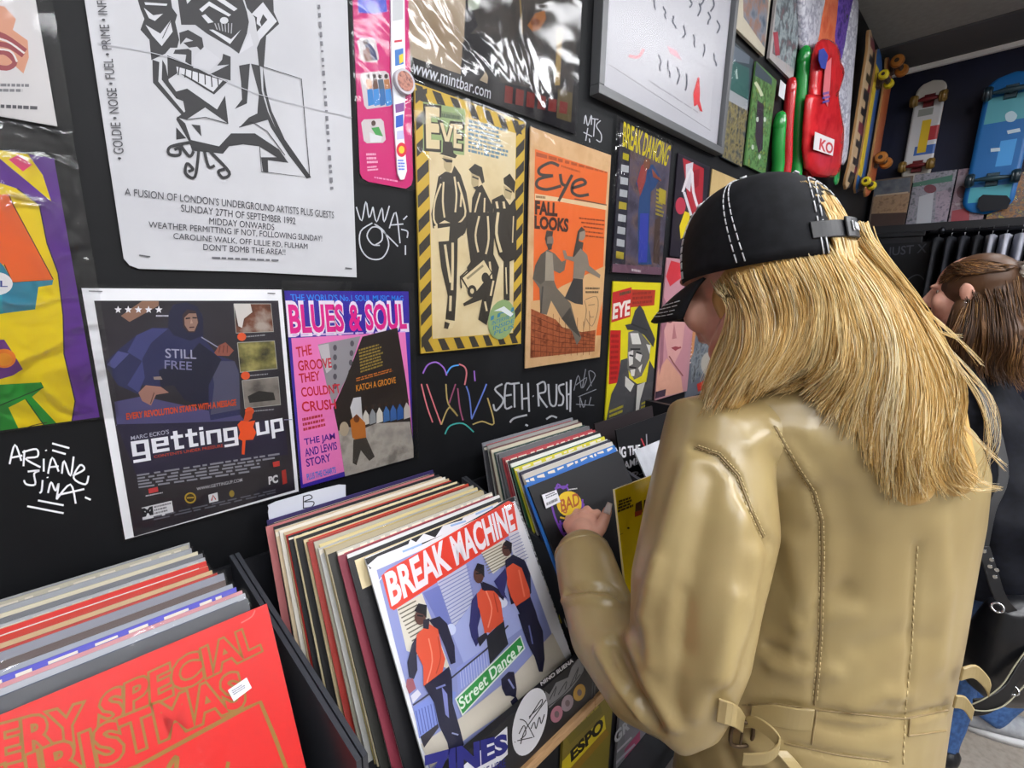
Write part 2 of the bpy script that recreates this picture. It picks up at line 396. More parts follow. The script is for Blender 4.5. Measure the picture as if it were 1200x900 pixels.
graffiti(zs(300, 450, 4, 1.6, '#c06a70', [(775, 0), (800, 100), (828, 180)], [(800, 0), (835, 100), (868, 190)])+zs(480, 240, 4.5, 1.7, '#8a5fb4', [(70, 890), (95, 845), (140, 830), (180, 860), (195, 900)], [(340, 875), (345, 930)])
    + zs(480, 240, 4.5, 1.7, '#4a8fd0', [(195, 890), (220, 855), (260, 845)])+zs(480, 240, 4.5, 1.7, '#b86a70', [(260, 840), (290, 855), (300, 890), (290, 950)])
    + zs(300, 450, 4, 1.6, '#a3905a', [(868, 190), (905, 110), (945, 150), (900, 90), (890, 0)], [(1015, 190), (1060, 175), (1115, 185), (1085, 65)])+zs(300, 450, 4, 1.6, '#8a4a66', [(905, 90), (935, 0)], [(945, 20), (955, 110), (970, 170)])
    + zs(300, 450, 4, 1.6, '#5a6fb4', [(985, 10), (1000, 60), (1010, 160)], [(1010, 165), (1060, 50), (1080, 0)])+zs(300, 450, 4, 1.6, '#3f9a94', [(885, 235), (910, 195), (970, 185), (1020, 225)]), label='rainbow marker tag')
graffiti(zs(600, 450, 4, 2.1, '#9d9fa5', [(-45, 0), (-80, 25), (-40, 75), (-75, 125), (-88, 95)], [(-5, 0), (-30, 5), (-32, 110), (0, 105)], [(-30, 55), (-2, 50)], [(10, 0), (12, 110)], [(-5, 0), (35, -5)], [(45, 0), (48, 120)], [(75, -5), (80, 130)], [(48, 70), (80, 65)], [(97, 55), (101, 58)],
    [(120, 0), (125, 105)], [(115, 5), (150, -10), (155, 35), (125, 50), (165, 110)], [(170, 0), (178, 90), (205, 95), (208, 0)], [(245, 0), (220, 10), (225, 40), (240, 60), (235, 95), (215, 100)], [(255, -10), (258, 120)], [(275, -20), (272, 130)], [(258, 50), (275, 45)],
    [(-10, 180), (10, 160), (70, 145)], [(160, 165), (185, 150), (210, 158)], [(62, 190), (74, 196)]), label='broad grey marker tag')
graffiti(zs(600, 450, 4, 1.0, '#6f7178', [(290, 30), (310, -40), (325, 20)], [(300, 5), (350, -30), (330, 20), (345, -70)], [(350, 30), (390, -40), (360, -60), (372, 10)], [(310, 60), (395, 25)], [(320, 110), (318, 60), (335, 110), (345, 75)], [(300, 95), (385, 100)], [(370, 60), (360, 100)]), label='thin grey marker tag')
# ================================================================== PRINTS ON THE WALL
SL = FILM(.35, 10, .1, .65)
def poster(px, paper, label, cat='poster', name='poster', off=.004, th=.001, sleeve=None, sl=None, bulge=.004, draw=None, seed=0, group=None, loop=None):
    pl = wallp(off); p = Print(pl, seed); q = rect(pl, px)
    p.base(loop and [pl(*c) for c in loop] or q, paper, th)
    p.quad = q; p.R = q
    if draw: draw(p)
    o = p.build(name, label, cat, group)
    if sleeve:
        l, r, t, b = sleeve
        film('plastic_sleeve', grow(q, l, r, t, b, -p.h-.0008), (0, -1, 0), o, sl or SL, sub=8, bulge=bulge, seed=seed)
    return o
# --- black and white flyer with the drawn head
def d_flyer(p):
    K = '#2b2b2e'; Wt = '#c0c1c7'; p.view(140, 0, 4.2857)
    for L in ([(75, -60), (250, -60), (265, 40), (290, 75), (280, 110), (300, 200), (290, 240), (255, 240), (230, 270), (160, 302), (150, 200), (105, 150), (125, 95), (105, 45)],
              [(285, -60), (600, -60), (640, 60), (650, 110), (640, 170), (600, 270), (560, 240), (440, 170), (380, 125), (310, 125), (300, 50)],
              [(610, -60), (770, -60), (775, 60), (802, 120), (737, 180), (725, 340), (700, 330), (690, 240), (722, 165), (690, 160), (680, 90), (665, 70), (640, 40)],
              [(300, 165), (345, 150), (415, 190), (430, 275), (390, 235), (350, 240), (320, 215), (370, 205), (335, 190), (305, 225)],
              [(280, 250), (345, 245), (362, 255), (362, 330), (330, 310), (335, 275), (270, 270)],
              [(520, 270), (558, 285), (558, 405), (450, 375), (550, 325), (490, 330), (515, 300)],
              [(240, 278), (365, 330), (470, 385), (545, 408), (475, 475), (330, 385), (295, 365), (265, 385), (243, 400)],
              [(285, 460), (340, 445), (490, 550), (530, 480), (547, 622), (430, 540), (335, 602), (290, 590), (330, 560), (320, 510)],
              [(165, 300), (200, 312), (195, 410), (330, 572), (310, 575), (168, 415)], [(215, 300), (232, 330), (248, 410), (300, 480), (325, 510), (285, 495), (212, 400)],
              [(600, 330), (655, 320), (640, 520), (578, 548), (615, 500), (610, 410)],
              [(660, 320), (705, 330), (715, 460), (745, 560), (800, 680), (850, 780), (760, 640), (745, 602), (600, 642), (650, 590), (692, 570), (700, 470)],
              [(720, 335), (740, 470), (765, 560), (830, 700), (962, 890), (940, 897), (850, 780), (790, 660), (750, 560), (722, 450)],
              [(500, 735), (560, 670), (680, 670), (800, 750), (848, 818), (745, 805), (747, 865), (720, 860), (710, 790), (790, 790), (700, 735), (620, 725), (550, 735), (520, 772), (365, 757), (345, 700)],
              [(360, 625), (405, 630), (412, 687)], [(285, 640), (335, 695), (285, 702)], [(290, 585), (330, 620), (362, 712), (345, 705), (285, 600)]): p.poly(L, K)
    for L in ([(125, 12), (240, 20), (236, 30), (130, 25)], [(122, 40), (170, 78), (218, 70), (178, 106), (148, 92)], [(130, 125), (205, 170), (255, 105), (267, 160), (212, 232), (165, 180)],
              [(330, -20), (365, -5), (340, 20)], [(400, 48), (450, 8), (560, 75), (548, 84), (450, 30), (415, 62)], [(480, -5), (520, -5), (592, 45), (575, 57)], [(412, 80), (445, 118), (472, 112), (430, 72)],
              [(450, 150), (555, 222), (610, 150), (560, 198), (470, 150)], [(600, 272), (655, 165), (672, 228)], [(662, 72), (720, 12), (790, 108), (702, 205), (690, 160), (742, 100), (720, 72), (704, 112), (715, 140), (688, 120), (690, 88)],
              [(285, 335), (380, 362), (518, 405), (470, 462), (400, 418), (330, 378), (290, 368)]): p.poly(L, Wt)
    p.el(525, 104, 21, 17, Wt); p.poly([(375, 285), (425, 235), (508, 300), (450, 358), (370, 342)], '#b9bac0')
    for i in range(7): x = 300+i*32; p.ln([(x, 335+i*9), (x-6+i*2, 378+i*12)], 6, K)
    for i in range(6): p.ln([(478+i*17, 118), (490+i*14, 150+i*4)], 5, '#9a9aa0')
    for L in ([(355, 715), (255, 738), (250, 775), (300, 778), (300, 745), (275, 752)], [(300, 722), (350, 785), (372, 760)], [(397, 760), (378, 888), (332, 872), (338, 822), (368, 850), (345, 862)], [(425, 757), (447, 837), (478, 832)], [(455, 762), (550, 865), (520, 893), (495, 862), (528, 850)]): p.ln(L, 15, K, smooth=5)
    for L in ([(722, 337), (912, 397), (955, 893), (712, 862), (703, 738)], [(335, 602), (430, 590), (545, 622)], [(600, 640), (660, 610), (740, 660), (830, 780)], [(215, 195), (255, 110)]): p.ln(L, 4, K)
    p.view(0, 0, 1); G = '#47474c'; p.ln([(108, 50), (200, 68), (300, 110), (412, 138)], .9, '#aeafb6', smooth=4)
    for t, a, b, h in (("A FUSION OF LONDON'S UNDERGROUND ARTISTS PLUS GUESTS", (146, 229), (391, 256), 9), ("SUNDAY 27TH OF SEPTEMBER 1992", (212, 248), (346, 263), 8.5), ("MIDDAY ONWARDS", (245, 263), (321, 270), 8),
                       ("WEATHER PERMITTING IF NOT, FOLLOWING SUNDAY!", (174, 268), (377, 284), 8.5), ("CAROLINE WALK, OFF LILLIE RD, FULHAM", (203, 281), (360, 293), 8), ("DON'T BOMB THE AREA!!", (238, 293), (334, 299), 7.5)):
        p.tx(t, a, b, (a[0], a[1]-h), G, tr=(b[0], b[1]-h*.92), bold=0)
    p.gk((248, 304), (326, 307), (248, 300), 1, '#6a6a70', ragged=0)
    p.tx('• GOLDIE • NOISE • FUEL • PRIME • INFO', (146, 187), (123, -8), (134, 187), G, tr=(112, -8), bold=0)
    p.gk((391, 222), (375, 3), (386, 222), 1, '#6f6f76', tr=(371, 3), ragged=0, wl=(.008, .03), fill=.7)
    p.ln([(163, 299), (176, 301)], 1.5, '#55555a'); p.ln([(404, 314), (412, 315)], 1.5, '#55555a')
poster([(97, -112), (405, -112), (418, 324), (146, 312)], MIX(['#b2b3b9', '#b9babf', '#c0c1c7'], 5, .6, bump=.25), 'creased white flyer with a black inked head and block capitals below', 'flyer', 'flyer', draw=d_flyer,
       loop=[(90, -60), (405, -60), (418, 325), (300, 319), (163, 315), (152, 311), (145, 303)])
# --- white page in a plastic sleeve, top left
def d_logo(p):
    p.view(0, 0, 4)
    p.poly([(-60, 20), (20, 30), (75, 90), (60, 140), (130, 190), (135, 270), (110, 345), (60, 300), (-60, 330)], '#c98f74')
    for L in ([(-60, 150), (20, 170), (120, 240)], [(-60, 200), (40, 215), (110, 260)], [(-60, 255), (20, 245), (70, 290), (30, 320), (-60, 300)]): p.ln(L, 24, '#8f3d44', smooth=4)
    for L in ([(-60, 175), (30, 192), (115, 250)], [(-60, 230), (45, 238), (80, 290)]): p.ln(L, 9, '#d9d2d0', smooth=4)
    p.gk((-60, 435), (150, 437), (-60, 385), 2, '#77777c'); p.gk((-60, 510), (210, 522), (-60, 480), 1, '#55555a')
poster([(-135, -60), (38, -50), (61, 139), (-120, 124)], '#c9c7c8', 'white page with a red and brown swirl in a clear sleeve, top left corner', draw=d_logo, sleeve=(.01, .014, .01, .003), seed=3)
# --- purple and yellow poster
def d_yellow(p):
    V = '#5b2b8a'; p.view(0, 0, 1)
    p.poly([(-90, 155), (61, 184), (116, 492), (-90, 520)], '#e0c800')
    p.poly([(30, 177), (61, 183), (80, 270), (94, 335), (116, 493), (84, 496), (88, 470), (75, 415), (74, 370), (68, 320), (55, 285), (46, 240), (20, 221), (-60, 195), (-60, 180), (0, 186), (35, 215), (60, 236), (50, 205)], V)
    p.ln([(84, 496), (88, 470), (75, 415), (74, 370), (68, 320), (55, 285), (46, 240), (20, 221)], 1.5, '#2b1440')
    p.poly([(10, 187), (22, 181), (38, 193), (27, 201)], '#d8306a')
    p.view(0, 225, 4); p.poly([(-300, 30), (40, 10), (62, 60), (250, 410), (170, 425), (60, 425), (20, 340), (-300, 300)], '#e2651d'); p.ln([(40, 10), (62, 60), (250, 410), (60, 425), (20, 340)], 5, '#3b2212')
    p.poly([(60, 425), (250, 412), (245, 435), (180, 445), (165, 550), (20, 568), (-60, 560), (0, 330), (20, 350)], '#2a7f9a'); p.poly([(-300, 330), (0, 330), (15, 570), (-300, 590)], '#1f93a6')
    p.el(-20, 430, 80, 55, '#e3e3e6'); p.tx('CL', (-60, 445), (35, 445), (-60, 415), '#2b3a8a')
    p.poly([(-300, 690), (20, 692), (45, 730), (108, 830), (60, 860), (-10, 880), (-300, 860)], '#5e2a78'); p.el(20, 780, 55, 45, '#d9761d'); p.el(18, 785, 40, 30, '#e2931d')
    p.view(0, 450, 4); p.poly([(-300, 20), (190, -8), (205, 15), (150, 60), (280, 200), (215, 205), (120, 70), (40, 110), (95, 225), (30, 230), (-300, 300)], '#1f8a2c')
    p.ln([(190, -8), (205, 15), (0, 100)], 5, '#0d3d14'); p.ln([(120, 70), (215, 205)], 5, '#0d3d14'); p.ln([(105, 215), (150, 195), (220, 180)], 4, '#3a3010', smooth=3)
poster([(-120, 165), (64, 180), (116, 494), (-100, 512)], '#5b2b8a', 'yellow and purple cartoon poster with orange roof in a crinkled sleeve, left edge', draw=d_yellow, sleeve=(.01, .02, .032, .002), sl=FILM(.9, 16, .12, 1.2), seed=4)
# --- pink card with a toy watch
def d_pink(p):
    p.view(300, 0, 4); p.poly([(470, -100), (600, -100), (615, 55), (560, 65), (480, 60)], '#4a55c8'); p.ln([(490, 80), (550, 125), (605, 85)], 8, '#f26aa0', smooth=4)
    p.ln([(500, 20), (540, -10), (580, 30)], 12, '#6a3fb4')
    for q, cols in (([(475, 190), (490, 180), (545, 178), (560, 190), (577, 275), (565, 292), (505, 290), (488, 275)], 0), ([(487, 355), (500, 340), (605, 332), (622, 345), (642, 480), (630, 497), (520, 512), (507, 495)], 1), ([(493, 575), (505, 560), (585, 556), (598, 570), (608, 655), (595, 670), (520, 672), (505, 660)], 2)): p.poly(q, '#cfc9cb')
    p.poly([(500, 195), (520, 185), (560, 240), (570, 285), (540, 280), (525, 240)], '#3a3f66'); p.poly([(500, 240), (525, 220), (545, 285), (510, 288)], '#7a4a3a'); p.el(512, 200, 10, 12, '#4a3030')
    for i in range(4): x = 520+i*28; p.poly([(x, 420), (x+26, 415), (x+34, 490), (x+6, 498)], ['#2b7fc4', '#3a8ad0', '#2468a8', '#2f86cf'][i]); p.poly([(x-6, 375), (x+18, 370), (x+26, 415), (x, 420)], ['#c48a5a', '#6a4a3a', '#4a5a6a', '#b47a4a'][i]); p.el(x+5, 358, 9, 11, '#3a2a26')
    p.poly([(540, 600), (575, 595), (595, 640), (560, 632)], '#3f9a4a'); p.poly([(530, 620), (560, 632), (590, 640), (585, 665), (535, 668)], '#d9dce0'); p.el(550, 578, 10, 13, '#4a342c')
    p.gk((520, 770), (575, 768), (515, 715), 3, '#f2b4d4'); p.gk((522, 805), (578, 800), (520, 778), 2, '#f2b4d4'); p.gk((555, 838), (700, 862), (553, 825), 1, '#f2a0cc')
o = poster([(411, -60), (479, -60), (485, 222), (423, 212)], '#cc1272', 'bright pink display card with a toy wristwatch and three small photos', 'display card', 'display_card', draw=d_pink, th=.002, sleeve=(.006, .004, .004, .004), seed=5,
           loop=[(411, -60), (478, -60), (484, 210), (482, 217), (476, 221), (432, 213), (425, 209), (422, 203)])
pl = wallp(.009); p = Print(pl); p.view(300, 0, 4)
p.base([(632, -120), (695, -120), (700, 320), (700, 470), (690, 600), (708, 800), (695, 840), (678, 842), (665, 815), (650, 600), (645, 460), (635, 330)], '#dfe0e8', .004)
for q, c in (([(640, 0), (690, 0), (690, 90), (640, 100)], '#b9bcc0'), ([(648, 190), (685, 185), (685, 195), (648, 200)], '#c43a4a'), ([(650, 235), (690, 225), (692, 300), (652, 310)], '#3a6fb4'), ([(670, 260), (690, 250), (690, 290), (672, 300)], '#d8c02a'), ([(652, 490), (695, 480), (695, 520), (655, 530)], '#7a4a8a'), ([(655, 545), (690, 535), (690, 590), (655, 600)], '#2a55b4'), ([(660, 615), (690, 610), (695, 650), (660, 655)], '#b4b4e0')): p.poly(q, c)
p.el(682, 702, 24, 34, '#d02a3a'); p.el(682, 702, 13, 18, '#e8b92a'); p.gk((668, 800), (702, 800), (664, 745), 4, '#4a6ad0')
wt = p.build('watch', parent=o); wt['label'] = 'toy wristwatch with printed strap'
bm = bmesh.new(); c = pl(300+688/4, 388/4); cyl(bm, c+Vector((0, .004, 0)), c+Vector((0, -.009, 0)), .0205, .0195, 28); bm_obj('watch_case', bm, M('#b9b4bc', .2, coat=.6), wt, c)
bm = bmesh.new(); cyl(bm, c+Vector((0, -.0085, 0)), c+Vector((0, -.0096, 0)), .0155, seg=28); bm_obj('dial', bm, MIX(['#7a4638', '#b4705a', '#5a3028'], 140, .3), wt, c)
# --- bar poster with wrinkled film
def d_mint(p):
    p.view(480, 0, 5); p.poly([(-10, -60), (330, -60), (320, 200), (310, 440), (-10, 330)], MIX(['#a58f74', '#bfae97', '#8f7a60'], 6, .4, 1))
    p.poly([(330, -60), (1000, -60), (955, 560), (300, 440), (310, 250), (400, 150)], MIX(['#241f1c', '#3a322c', '#1c1a1a'], 18, .4, 2))
    p.poly([(-10, 325), (300, 440), (560, 520), (960, 640), (950, 775), (-10, 440)], '#1d1b20')
    p.poly([(345, 200), (420, 195), (500, 330), (530, 480), (420, 470), (300, 440), (300, 380), (320, 330), (310, 280)], '#1c1b1f'); p.poly([(410, 470), (445, 420), (460, 450), (455, 490)], '#c0ad90')
    p.poly([(355, -30), (420, -30), (405, 50), (375, 60), (355, 30)], '#aab4a4'); p.el(370, 20, 30, 40, '#b9c4b4')
    p.poly([(690, 150), (735, 80), (790, 60), (800, 110), (760, 175), (720, 185)], '#a0622c'); p.el(735, 130, 28, 22, '#7a4420')
    p.poly([(865, 170), (895, 165), (880, 500), (850, 500)], '#a58a50'); p.poly([(640, -30), (650, -30), (665, 200), (655, 200)], '#8a7448')
    p.poly([(870, 520), (955, 545), (945, 718), (860, 690)], '#5e5230')
    for i in range(6): x = 560+i*64; p.poly([(x, 500+i*18), (x+46, 513+i*18), (x+40, 610+i*12), (x-6, 600+i*12)], '#7e2a26')
    p.tx('www.mintbar.com', (12, 428), (472, 580), (24, 350), '#dfe3ea', tr=(478, 510), bold=.008)
poster([(478, -70), (686, -70), (671, 155), (480, 86)], '#1d1b20', 'dark bar poster with white web address along its bottom edge', draw=d_mint, sleeve=(.003, .004, .003, .003), sl=FILM(1.0, 5.5, .1, 1.7), bulge=.012, seed=6)
# --- cream magazine page with hazard stripes
def d_eve(p):
    R = p.R; a, b, c, d = R[3], R[2], R[0], R[1]
    f = lambda u, v: (a*(1-u)+b*u)*(1-v)+(c*(1-u)+d*u)*v
    p.up(); mi = p.m('#3c3832'); p.up(); n = 11
    for i in range(n):
        v = i/n+.02; e = .05
        for (u0, u1, s) in ((.005, .095, e), (.905, .995, e)):
            v1 = min(v+.045+s, .995); p.face([f(u0, v), f(u1, v+s if u0 < .5 else v+s), f(u1, v1), f(u0, min(v+.045, .995))], mi, p.h)
    for i in range(7):
        u = .04+i/7; s = .05; p.up()
        p.face([f(u, .005), f(min(u+.07, .995), .005), f(min(u+.07-s, .995), .055), f(u-s*.8, .055)], mi, p.h)
        p.face([f(u, .945), f(min(u+.07, .995), .945), f(min(u+.07-s, .995), .995), f(max(u-s, .005), .995)], mi, p.h)
    p.up(); p.face([f(.1, .058), f(.9, .058), f(.9, .942), f(.1, .942)], p.m(MIX(['#cdb98e', '#d8c79e', '#dccda8'], 14, .5)), p.h)
    D = '#3b362f'; cr_ = '#d9c8a0'; p.view(480, 90, 4.788)
    p.poly([(75, 140), (312, 182), (306, 440), (75, 415)], '#93a873'); p.poly([(165, 190), (300, 212), (300, 245), (165, 225)], '#7c8c66'); p.gk((170, 235), (298, 252), (170, 195), 1, '#5a6650')
    p.tx('E', (92, 398), (166, 404), (88, 172), D, tr=(168, 180), bold=.06); p.tx('E', (99, 390), (162, 394), (95, 180), cr_, tr=(162, 186), bold=.04)
    p.tx('VE', (172, 392), (294, 408), (168, 256), D, tr=(300, 268), bold=.07); p.tx('VE', (178, 385), (288, 400), (174, 264), cr_, tr=(292, 274), bold=.03)
    p.gk((328, 425), (555, 478), (330, 235), 8, '#6a8799', tr=(545, 290), fill=.6)
    # three people in hats
    p.poly([(186, 362), (238, 366), (246, 428), (266, 442), (255, 458), (165, 432), (184, 424)], D); p.poly([(186, 445), (238, 458), (235, 520), (215, 545), (192, 510)], '#b8a680'); p.poly([(178, 455), (240, 468), (238, 482), (205, 480)], D)
    p.poly([(160, 560), (200, 532), (235, 540), (250, 498), (285, 550), (318, 650), (335, 760), (300, 890), (230, 905), (205, 850), (130, 850), (120, 770), (150, 620)], D)
    for L in ([(175, 600), (140, 700), (135, 800), (160, 840)], [(270, 590), (300, 690), (310, 780), (250, 840)], [(190, 590), (185, 700), (195, 790)], [(250, 560), (262, 660), (255, 760)], [(290, 650), (285, 730)]): p.ln(L, 10, cr_, smooth=3)
    p.poly([(135, 840), (195, 805), (260, 835), (225, 905), (160, 910)], cr_)
    p.poly([(330, 520), (365, 488), (405, 508), (420, 590), (405, 600), (390, 560), (350, 545)], D); p.poly([(345, 540), (388, 560), (385, 610), (362, 640), (345, 600)], '#b8a680'); p.ln([(350, 560), (385, 575)], 9, D); p.poly([(355, 620), (385, 610), (375, 640)], D)
    p.poly([(375, 622), (405, 605), (462, 720), (455, 890), (330, 900), (325, 800), (345, 760), (350, 680)], D)
    for L in ([(395, 650), (365, 760), (360, 880)], [(420, 680), (415, 800), (410, 890)], [(438, 760), (440, 880)]): p.ln(L, 9, cr_, smooth=3)
    p.poly([(525, 570), (560, 543), (592, 590), (585, 655), (560, 625), (528, 600)], D); p.poly([(525, 610), (575, 640), (565, 690), (530, 680)], '#b8a680'); p.ln([(535, 632), (572, 648)], 8, D)
    p.poly([(460, 690), (520, 660), (560, 720), (590, 680), (600, 800), (595, 905), (470, 905), (455, 800)], D)
    for L in ([(485, 700), (500, 800), (480, 890)], [(525, 700), (535, 800), (520, 900)], [(475, 740), (465, 830)]): p.ln(L, 13, cr_, smooth=3)
    p.view(480, 240, 4.5)
    p.poly([(145, 100), (310, 90), (290, 150), (252, 180), (250, 300), (245, 480), (236, 612), (188, 605), (200, 480), (165, 330), (150, 190)], D); p.poly([(145, 125), (210, 115), (205, 190), (150, 195)], cr_)
    for L in ([(185, 210), (200, 320), (215, 410)], [(225, 200), (225, 330), (222, 450)], [(215, 480), (212, 560)]): p.ln(L, 13, cr_, smooth=3)
    p.poly([(190, 605), (236, 612), (225, 650), (185, 655)], cr_); p.poly([(184, 615), (210, 625), (200, 655), (180, 650)], D)
    p.poly([(300, 40), (450, 40), (440, 260), (470, 330), (440, 480), (405, 635), (360, 605), (380, 500), (285, 535), (280, 520), (330, 490), (300, 330), (320, 300), (300, 150)], D)
    for L in ([(365, 60), (345, 160), (360, 250)], [(410, 60), (415, 180), (400, 260)], [(420, 300), (430, 390)], [(395, 510), (405, 560)], [(425, 480), (440, 400)]): p.ln(L, 10, cr_, smooth=3)
    p.poly([(272, 385), (388, 288), (432, 360), (330, 485)], cr_); p.ln([(272, 385), (388, 288), (432, 360), (330, 485)], 8, D, closed=True); p.el(327, 455, 24, 32, D); p.el(397, 385, 20, 28, D); p.el(327, 455, 10, 14, cr_); p.ln([(300, 390), (385, 320)], 12, '#8f8468'); p.ln([(270, 440), (265, 380), (380, 275), (392, 290)], 7, D)
    p.poly([(440, 20), (560, 20), (562, 285), (525, 300), (525, 505), (495, 505), (495, 300), (468, 265), (430, 130)], D)
    for L in ([(465, 40), (455, 150), (480, 250)], [(545, 60), (540, 200)], [(505, 330), (510, 470)]): p.ln(L, 14 if L[0][0] < 500 else 6, cr_, smooth=3)
    p.el(482, 605, 70, 106, '#8fa873', rot=12); 
    for i in range(4): p.tx(['IN', 'INTERVIEW', 'INSIDE', 'PLUS'][i], (425+6*i, 610+26*i), (545, 560+30*i), (428+6*i, 588+26*i), '#3f7f9f')
    p.poly([(440, 560), (495, 535), (545, 575), (530, 590), (480, 560)], '#dfe3e6')
poster([(487, 97), (617, 144), (609, 405), (492, 412)], '#c9a83c', 'cream magazine page with yellow and black hazard border and three men in hats', 'magazine', 'magazine_page', off=.008, th=.004, draw=d_eve, sleeve=(.004, .006, .004, .004), seed=7)
# --- tan magazine page with orange panel
def d_eye(p):
    p.view(480, 90, 4.788); G = '#47433f'; T = '#cfa878'; p.poly([(703, 405), (1112, 535), (1100, 725), (1085, 1100), (1075, 1450), (690, 1480)], '#dd6d33')
    p.gk((710, 455), (1105, 545), (710, 412), 1, '#a8522a', tr=(1107, 530), ragged=0); p.gk((850, 510), (960, 545), (850, 490), 1, '#a8522a')
    for L in ([(838, 500), (790, 482), (728, 515), (735, 548), (805, 555)], [(805, 555), (725, 575), (715, 615), (770, 632), (850, 612)], [(845, 545), (855, 600), (885, 612)], [(912, 550), (875, 620), (835, 698)], [(912, 625), (985, 600), (965, 575), (920, 595), (912, 645), (950, 668), (1005, 660)]): p.ln(L, 17, G, smooth=5)
    p.poly([(703, 655), (1106, 722), (1104, 748), (840, 700), (703, 690)], '#d9c29a'); p.gk((708, 685), (780, 692), (708, 660), 1, '#8a6a4a'); p.ln([(925, 685), (1105, 720)], 7, '#6a4a38'); p.ln([(890, 595), (862, 650), (835, 698)], 15, G, smooth=4)
    p.tx('FALL', (706, 768), (826, 780), (706, 698), '#43302a', tr=(828, 712), bold=.05); p.tx('LOOKS', (703, 848), (886, 868), (703, 782), '#43302a', tr=(890, 800), bold=.05)
    for i in range(5): p.gk((950+12*(i % 3), 800+24*i), (1095, 815+24*i), (950+12*(i % 3), 785+24*i), 1, '#8a4426', ragged=.1)
    p.view(480, 240, 4.5)
    p.poly([(637, 508), (700, 500), (800, 430), (990, 340), (1030, 322), (1020, 480), (985, 660), (975, 770), (640, 560)], T)
    p.poly([(640, 548), (770, 605), (810, 650), (900, 672), (980, 660), (975, 772), (635, 808)], MIX(['#8f4a2c', '#a35a36', '#74391f'], 40, .5))
    for i in range(6): p.ln([(640, 580+38*i), (780, 640+28*i), (975, 690+16*i)], 3, '#6a3520')
    for i in range(10): p.ln([(660+32*i, 575+(i % 3)*20), (658+32*i, 800-i)], 2, '#6a3520')
    g1, g2, g3 = '#6f675c', '#4a4640', '#9a9080'
    p.poly([(690, 262), (725, 236), (765, 258), (800, 300), (825, 290), (815, 345), (790, 362), (755, 345), (760, 400), (775, 440), (848, 520), (880, 640), (905, 700), (880, 740), (855, 670), (800, 600), (745, 505), (722, 580), (688, 572), (683, 440), (648, 390), (660, 320)], g1)
    p.poly([(718, 245), (752, 255), (762, 400), (712, 400)], g3); p.poly([(690, 262), (715, 245), (712, 400), (690, 420), (650, 390), (660, 320)], '#5a544b'); p.el(736, 190, 21, 36, '#7f7468'); p.poly([(712, 180), (720, 135), (755, 140), (752, 165), (725, 170), (722, 210)], g2); p.poly([(720, 205), (750, 205), (748, 235), (730, 240)], g2)
    p.poly([(800, 600), (845, 540), (878, 640), (900, 700), (855, 660)], g2); p.ln([(700, 430), (690, 570)], 8, g2)
    p.el(905, 155, 20, 34, '#93887a'); p.poly([(885, 140), (905, 115), (925, 135), (895, 145), (890, 190), (915, 200), (905, 265), (855, 290), (870, 220)], g2)
    p.poly([(900, 230), (935, 265), (945, 320), (1005, 370), (1000, 388), (925, 345), (915, 390), (860, 390), (865, 300), (815, 285), (805, 240), (820, 240), (830, 270), (865, 275)], '#857b6e'); p.poly([(862, 388), (912, 392), (912, 527), (870, 520), (815, 492)], '#3f3d3c')
    p.gk((925, 470), (1000, 470), (925, 430), 2, '#7a6850'); 
    for L in ([(925, 500), (985, 485), (990, 560), (960, 640), (930, 600)], [(940, 530), (975, 525)], [(945, 560), (950, 590), (970, 590)], [(915, 650), (930, 560), (920, 505)]): p.ln(L, 4, '#8f7c60', smooth=3)
poster([(620, 147), (717, 183), (702, 419), (617, 431)], MIX(['#c9a274', '#d2ae82', '#bf9868'], 12, .55), 'tan magazine page with orange panel, leaning man and woman in a skirt', 'magazine', 'magazine_page', off=.006, th=.003, draw=d_eye, sleeve=(.003, .004, .006, .007), seed=8)
# --- break dancing magazine
def d_bd(p):
    p.view(600, 0, 4); p.poly([(512, 566), (745, 684), (705, 1290), (468, 1275)], MIX(['#4b4656', '#5d566a', '#6f5c5c', '#3a3846'], 12, .45, seed=2))
    p.poly([(512, 566), (560, 590), (528, 1275), (468, 1275)], '#35343f')
    for i in range(9): y = 770+i*58; x = 512-i*3.4; p.poly([(x, y), (x+36, y+8), (x+34, y+40), (x-2, y+34)], '#b9bcc0' if i % 4 != 3 else '#b4a43a')
    p.tx('BREAK DANCING', (518, 684), (722, 778), (524, 572), '#d8c81e', tr=(746, 686), bold=.02); p.poly([(520, 715), (548, 725), (545, 755), (518, 745)], '#c0b42a')
    p.poly([(600, 790), (660, 770), (695, 830), (670, 880), (650, 900), (640, 1130), (655, 1240), (590, 1240), (590, 1000), (600, 900), (580, 860)], '#34517f')
    p.poly([(585, 850), (605, 780), (640, 740), (625, 850), (600, 920)], '#a04a44'); p.poly([(655, 790), (700, 850), (690, 830), (660, 830)], '#a8604a'); p.el(632, 770, 16, 26, '#8a5a44'); p.poly([(600, 1000), (640, 1000), (632, 1230), (592, 1230)], '#3f4aa8')
    p.poly([(670, 1030), (695, 1010), (690, 1240), (660, 1230)], '#54433c'); p.gk((672, 1010), (715, 1025), (676, 880), 7, '#b0a03c'); p.poly([(690, 880), (722, 895), (718, 960), (686, 945)], '#b9a83a')
    p.poly([(468, 1235), (705, 1255), (704, 1290), (468, 1275)], '#7a5a6a'); p.gk((560, 1275), (620, 1285), (560, 1255), 1, '#d0c4c8')
poster([(728, 142), (786, 171), (776, 322), (717, 319)], '#4b4656', 'break dancing magazine with yellow title and a dancer in blue', 'magazine', 'magazine', off=.006, th=.004, draw=d_bd, sleeve=(.022, .01, .012, .006), sl=FILM(.7, 14, .12, 1.3), seed=9)
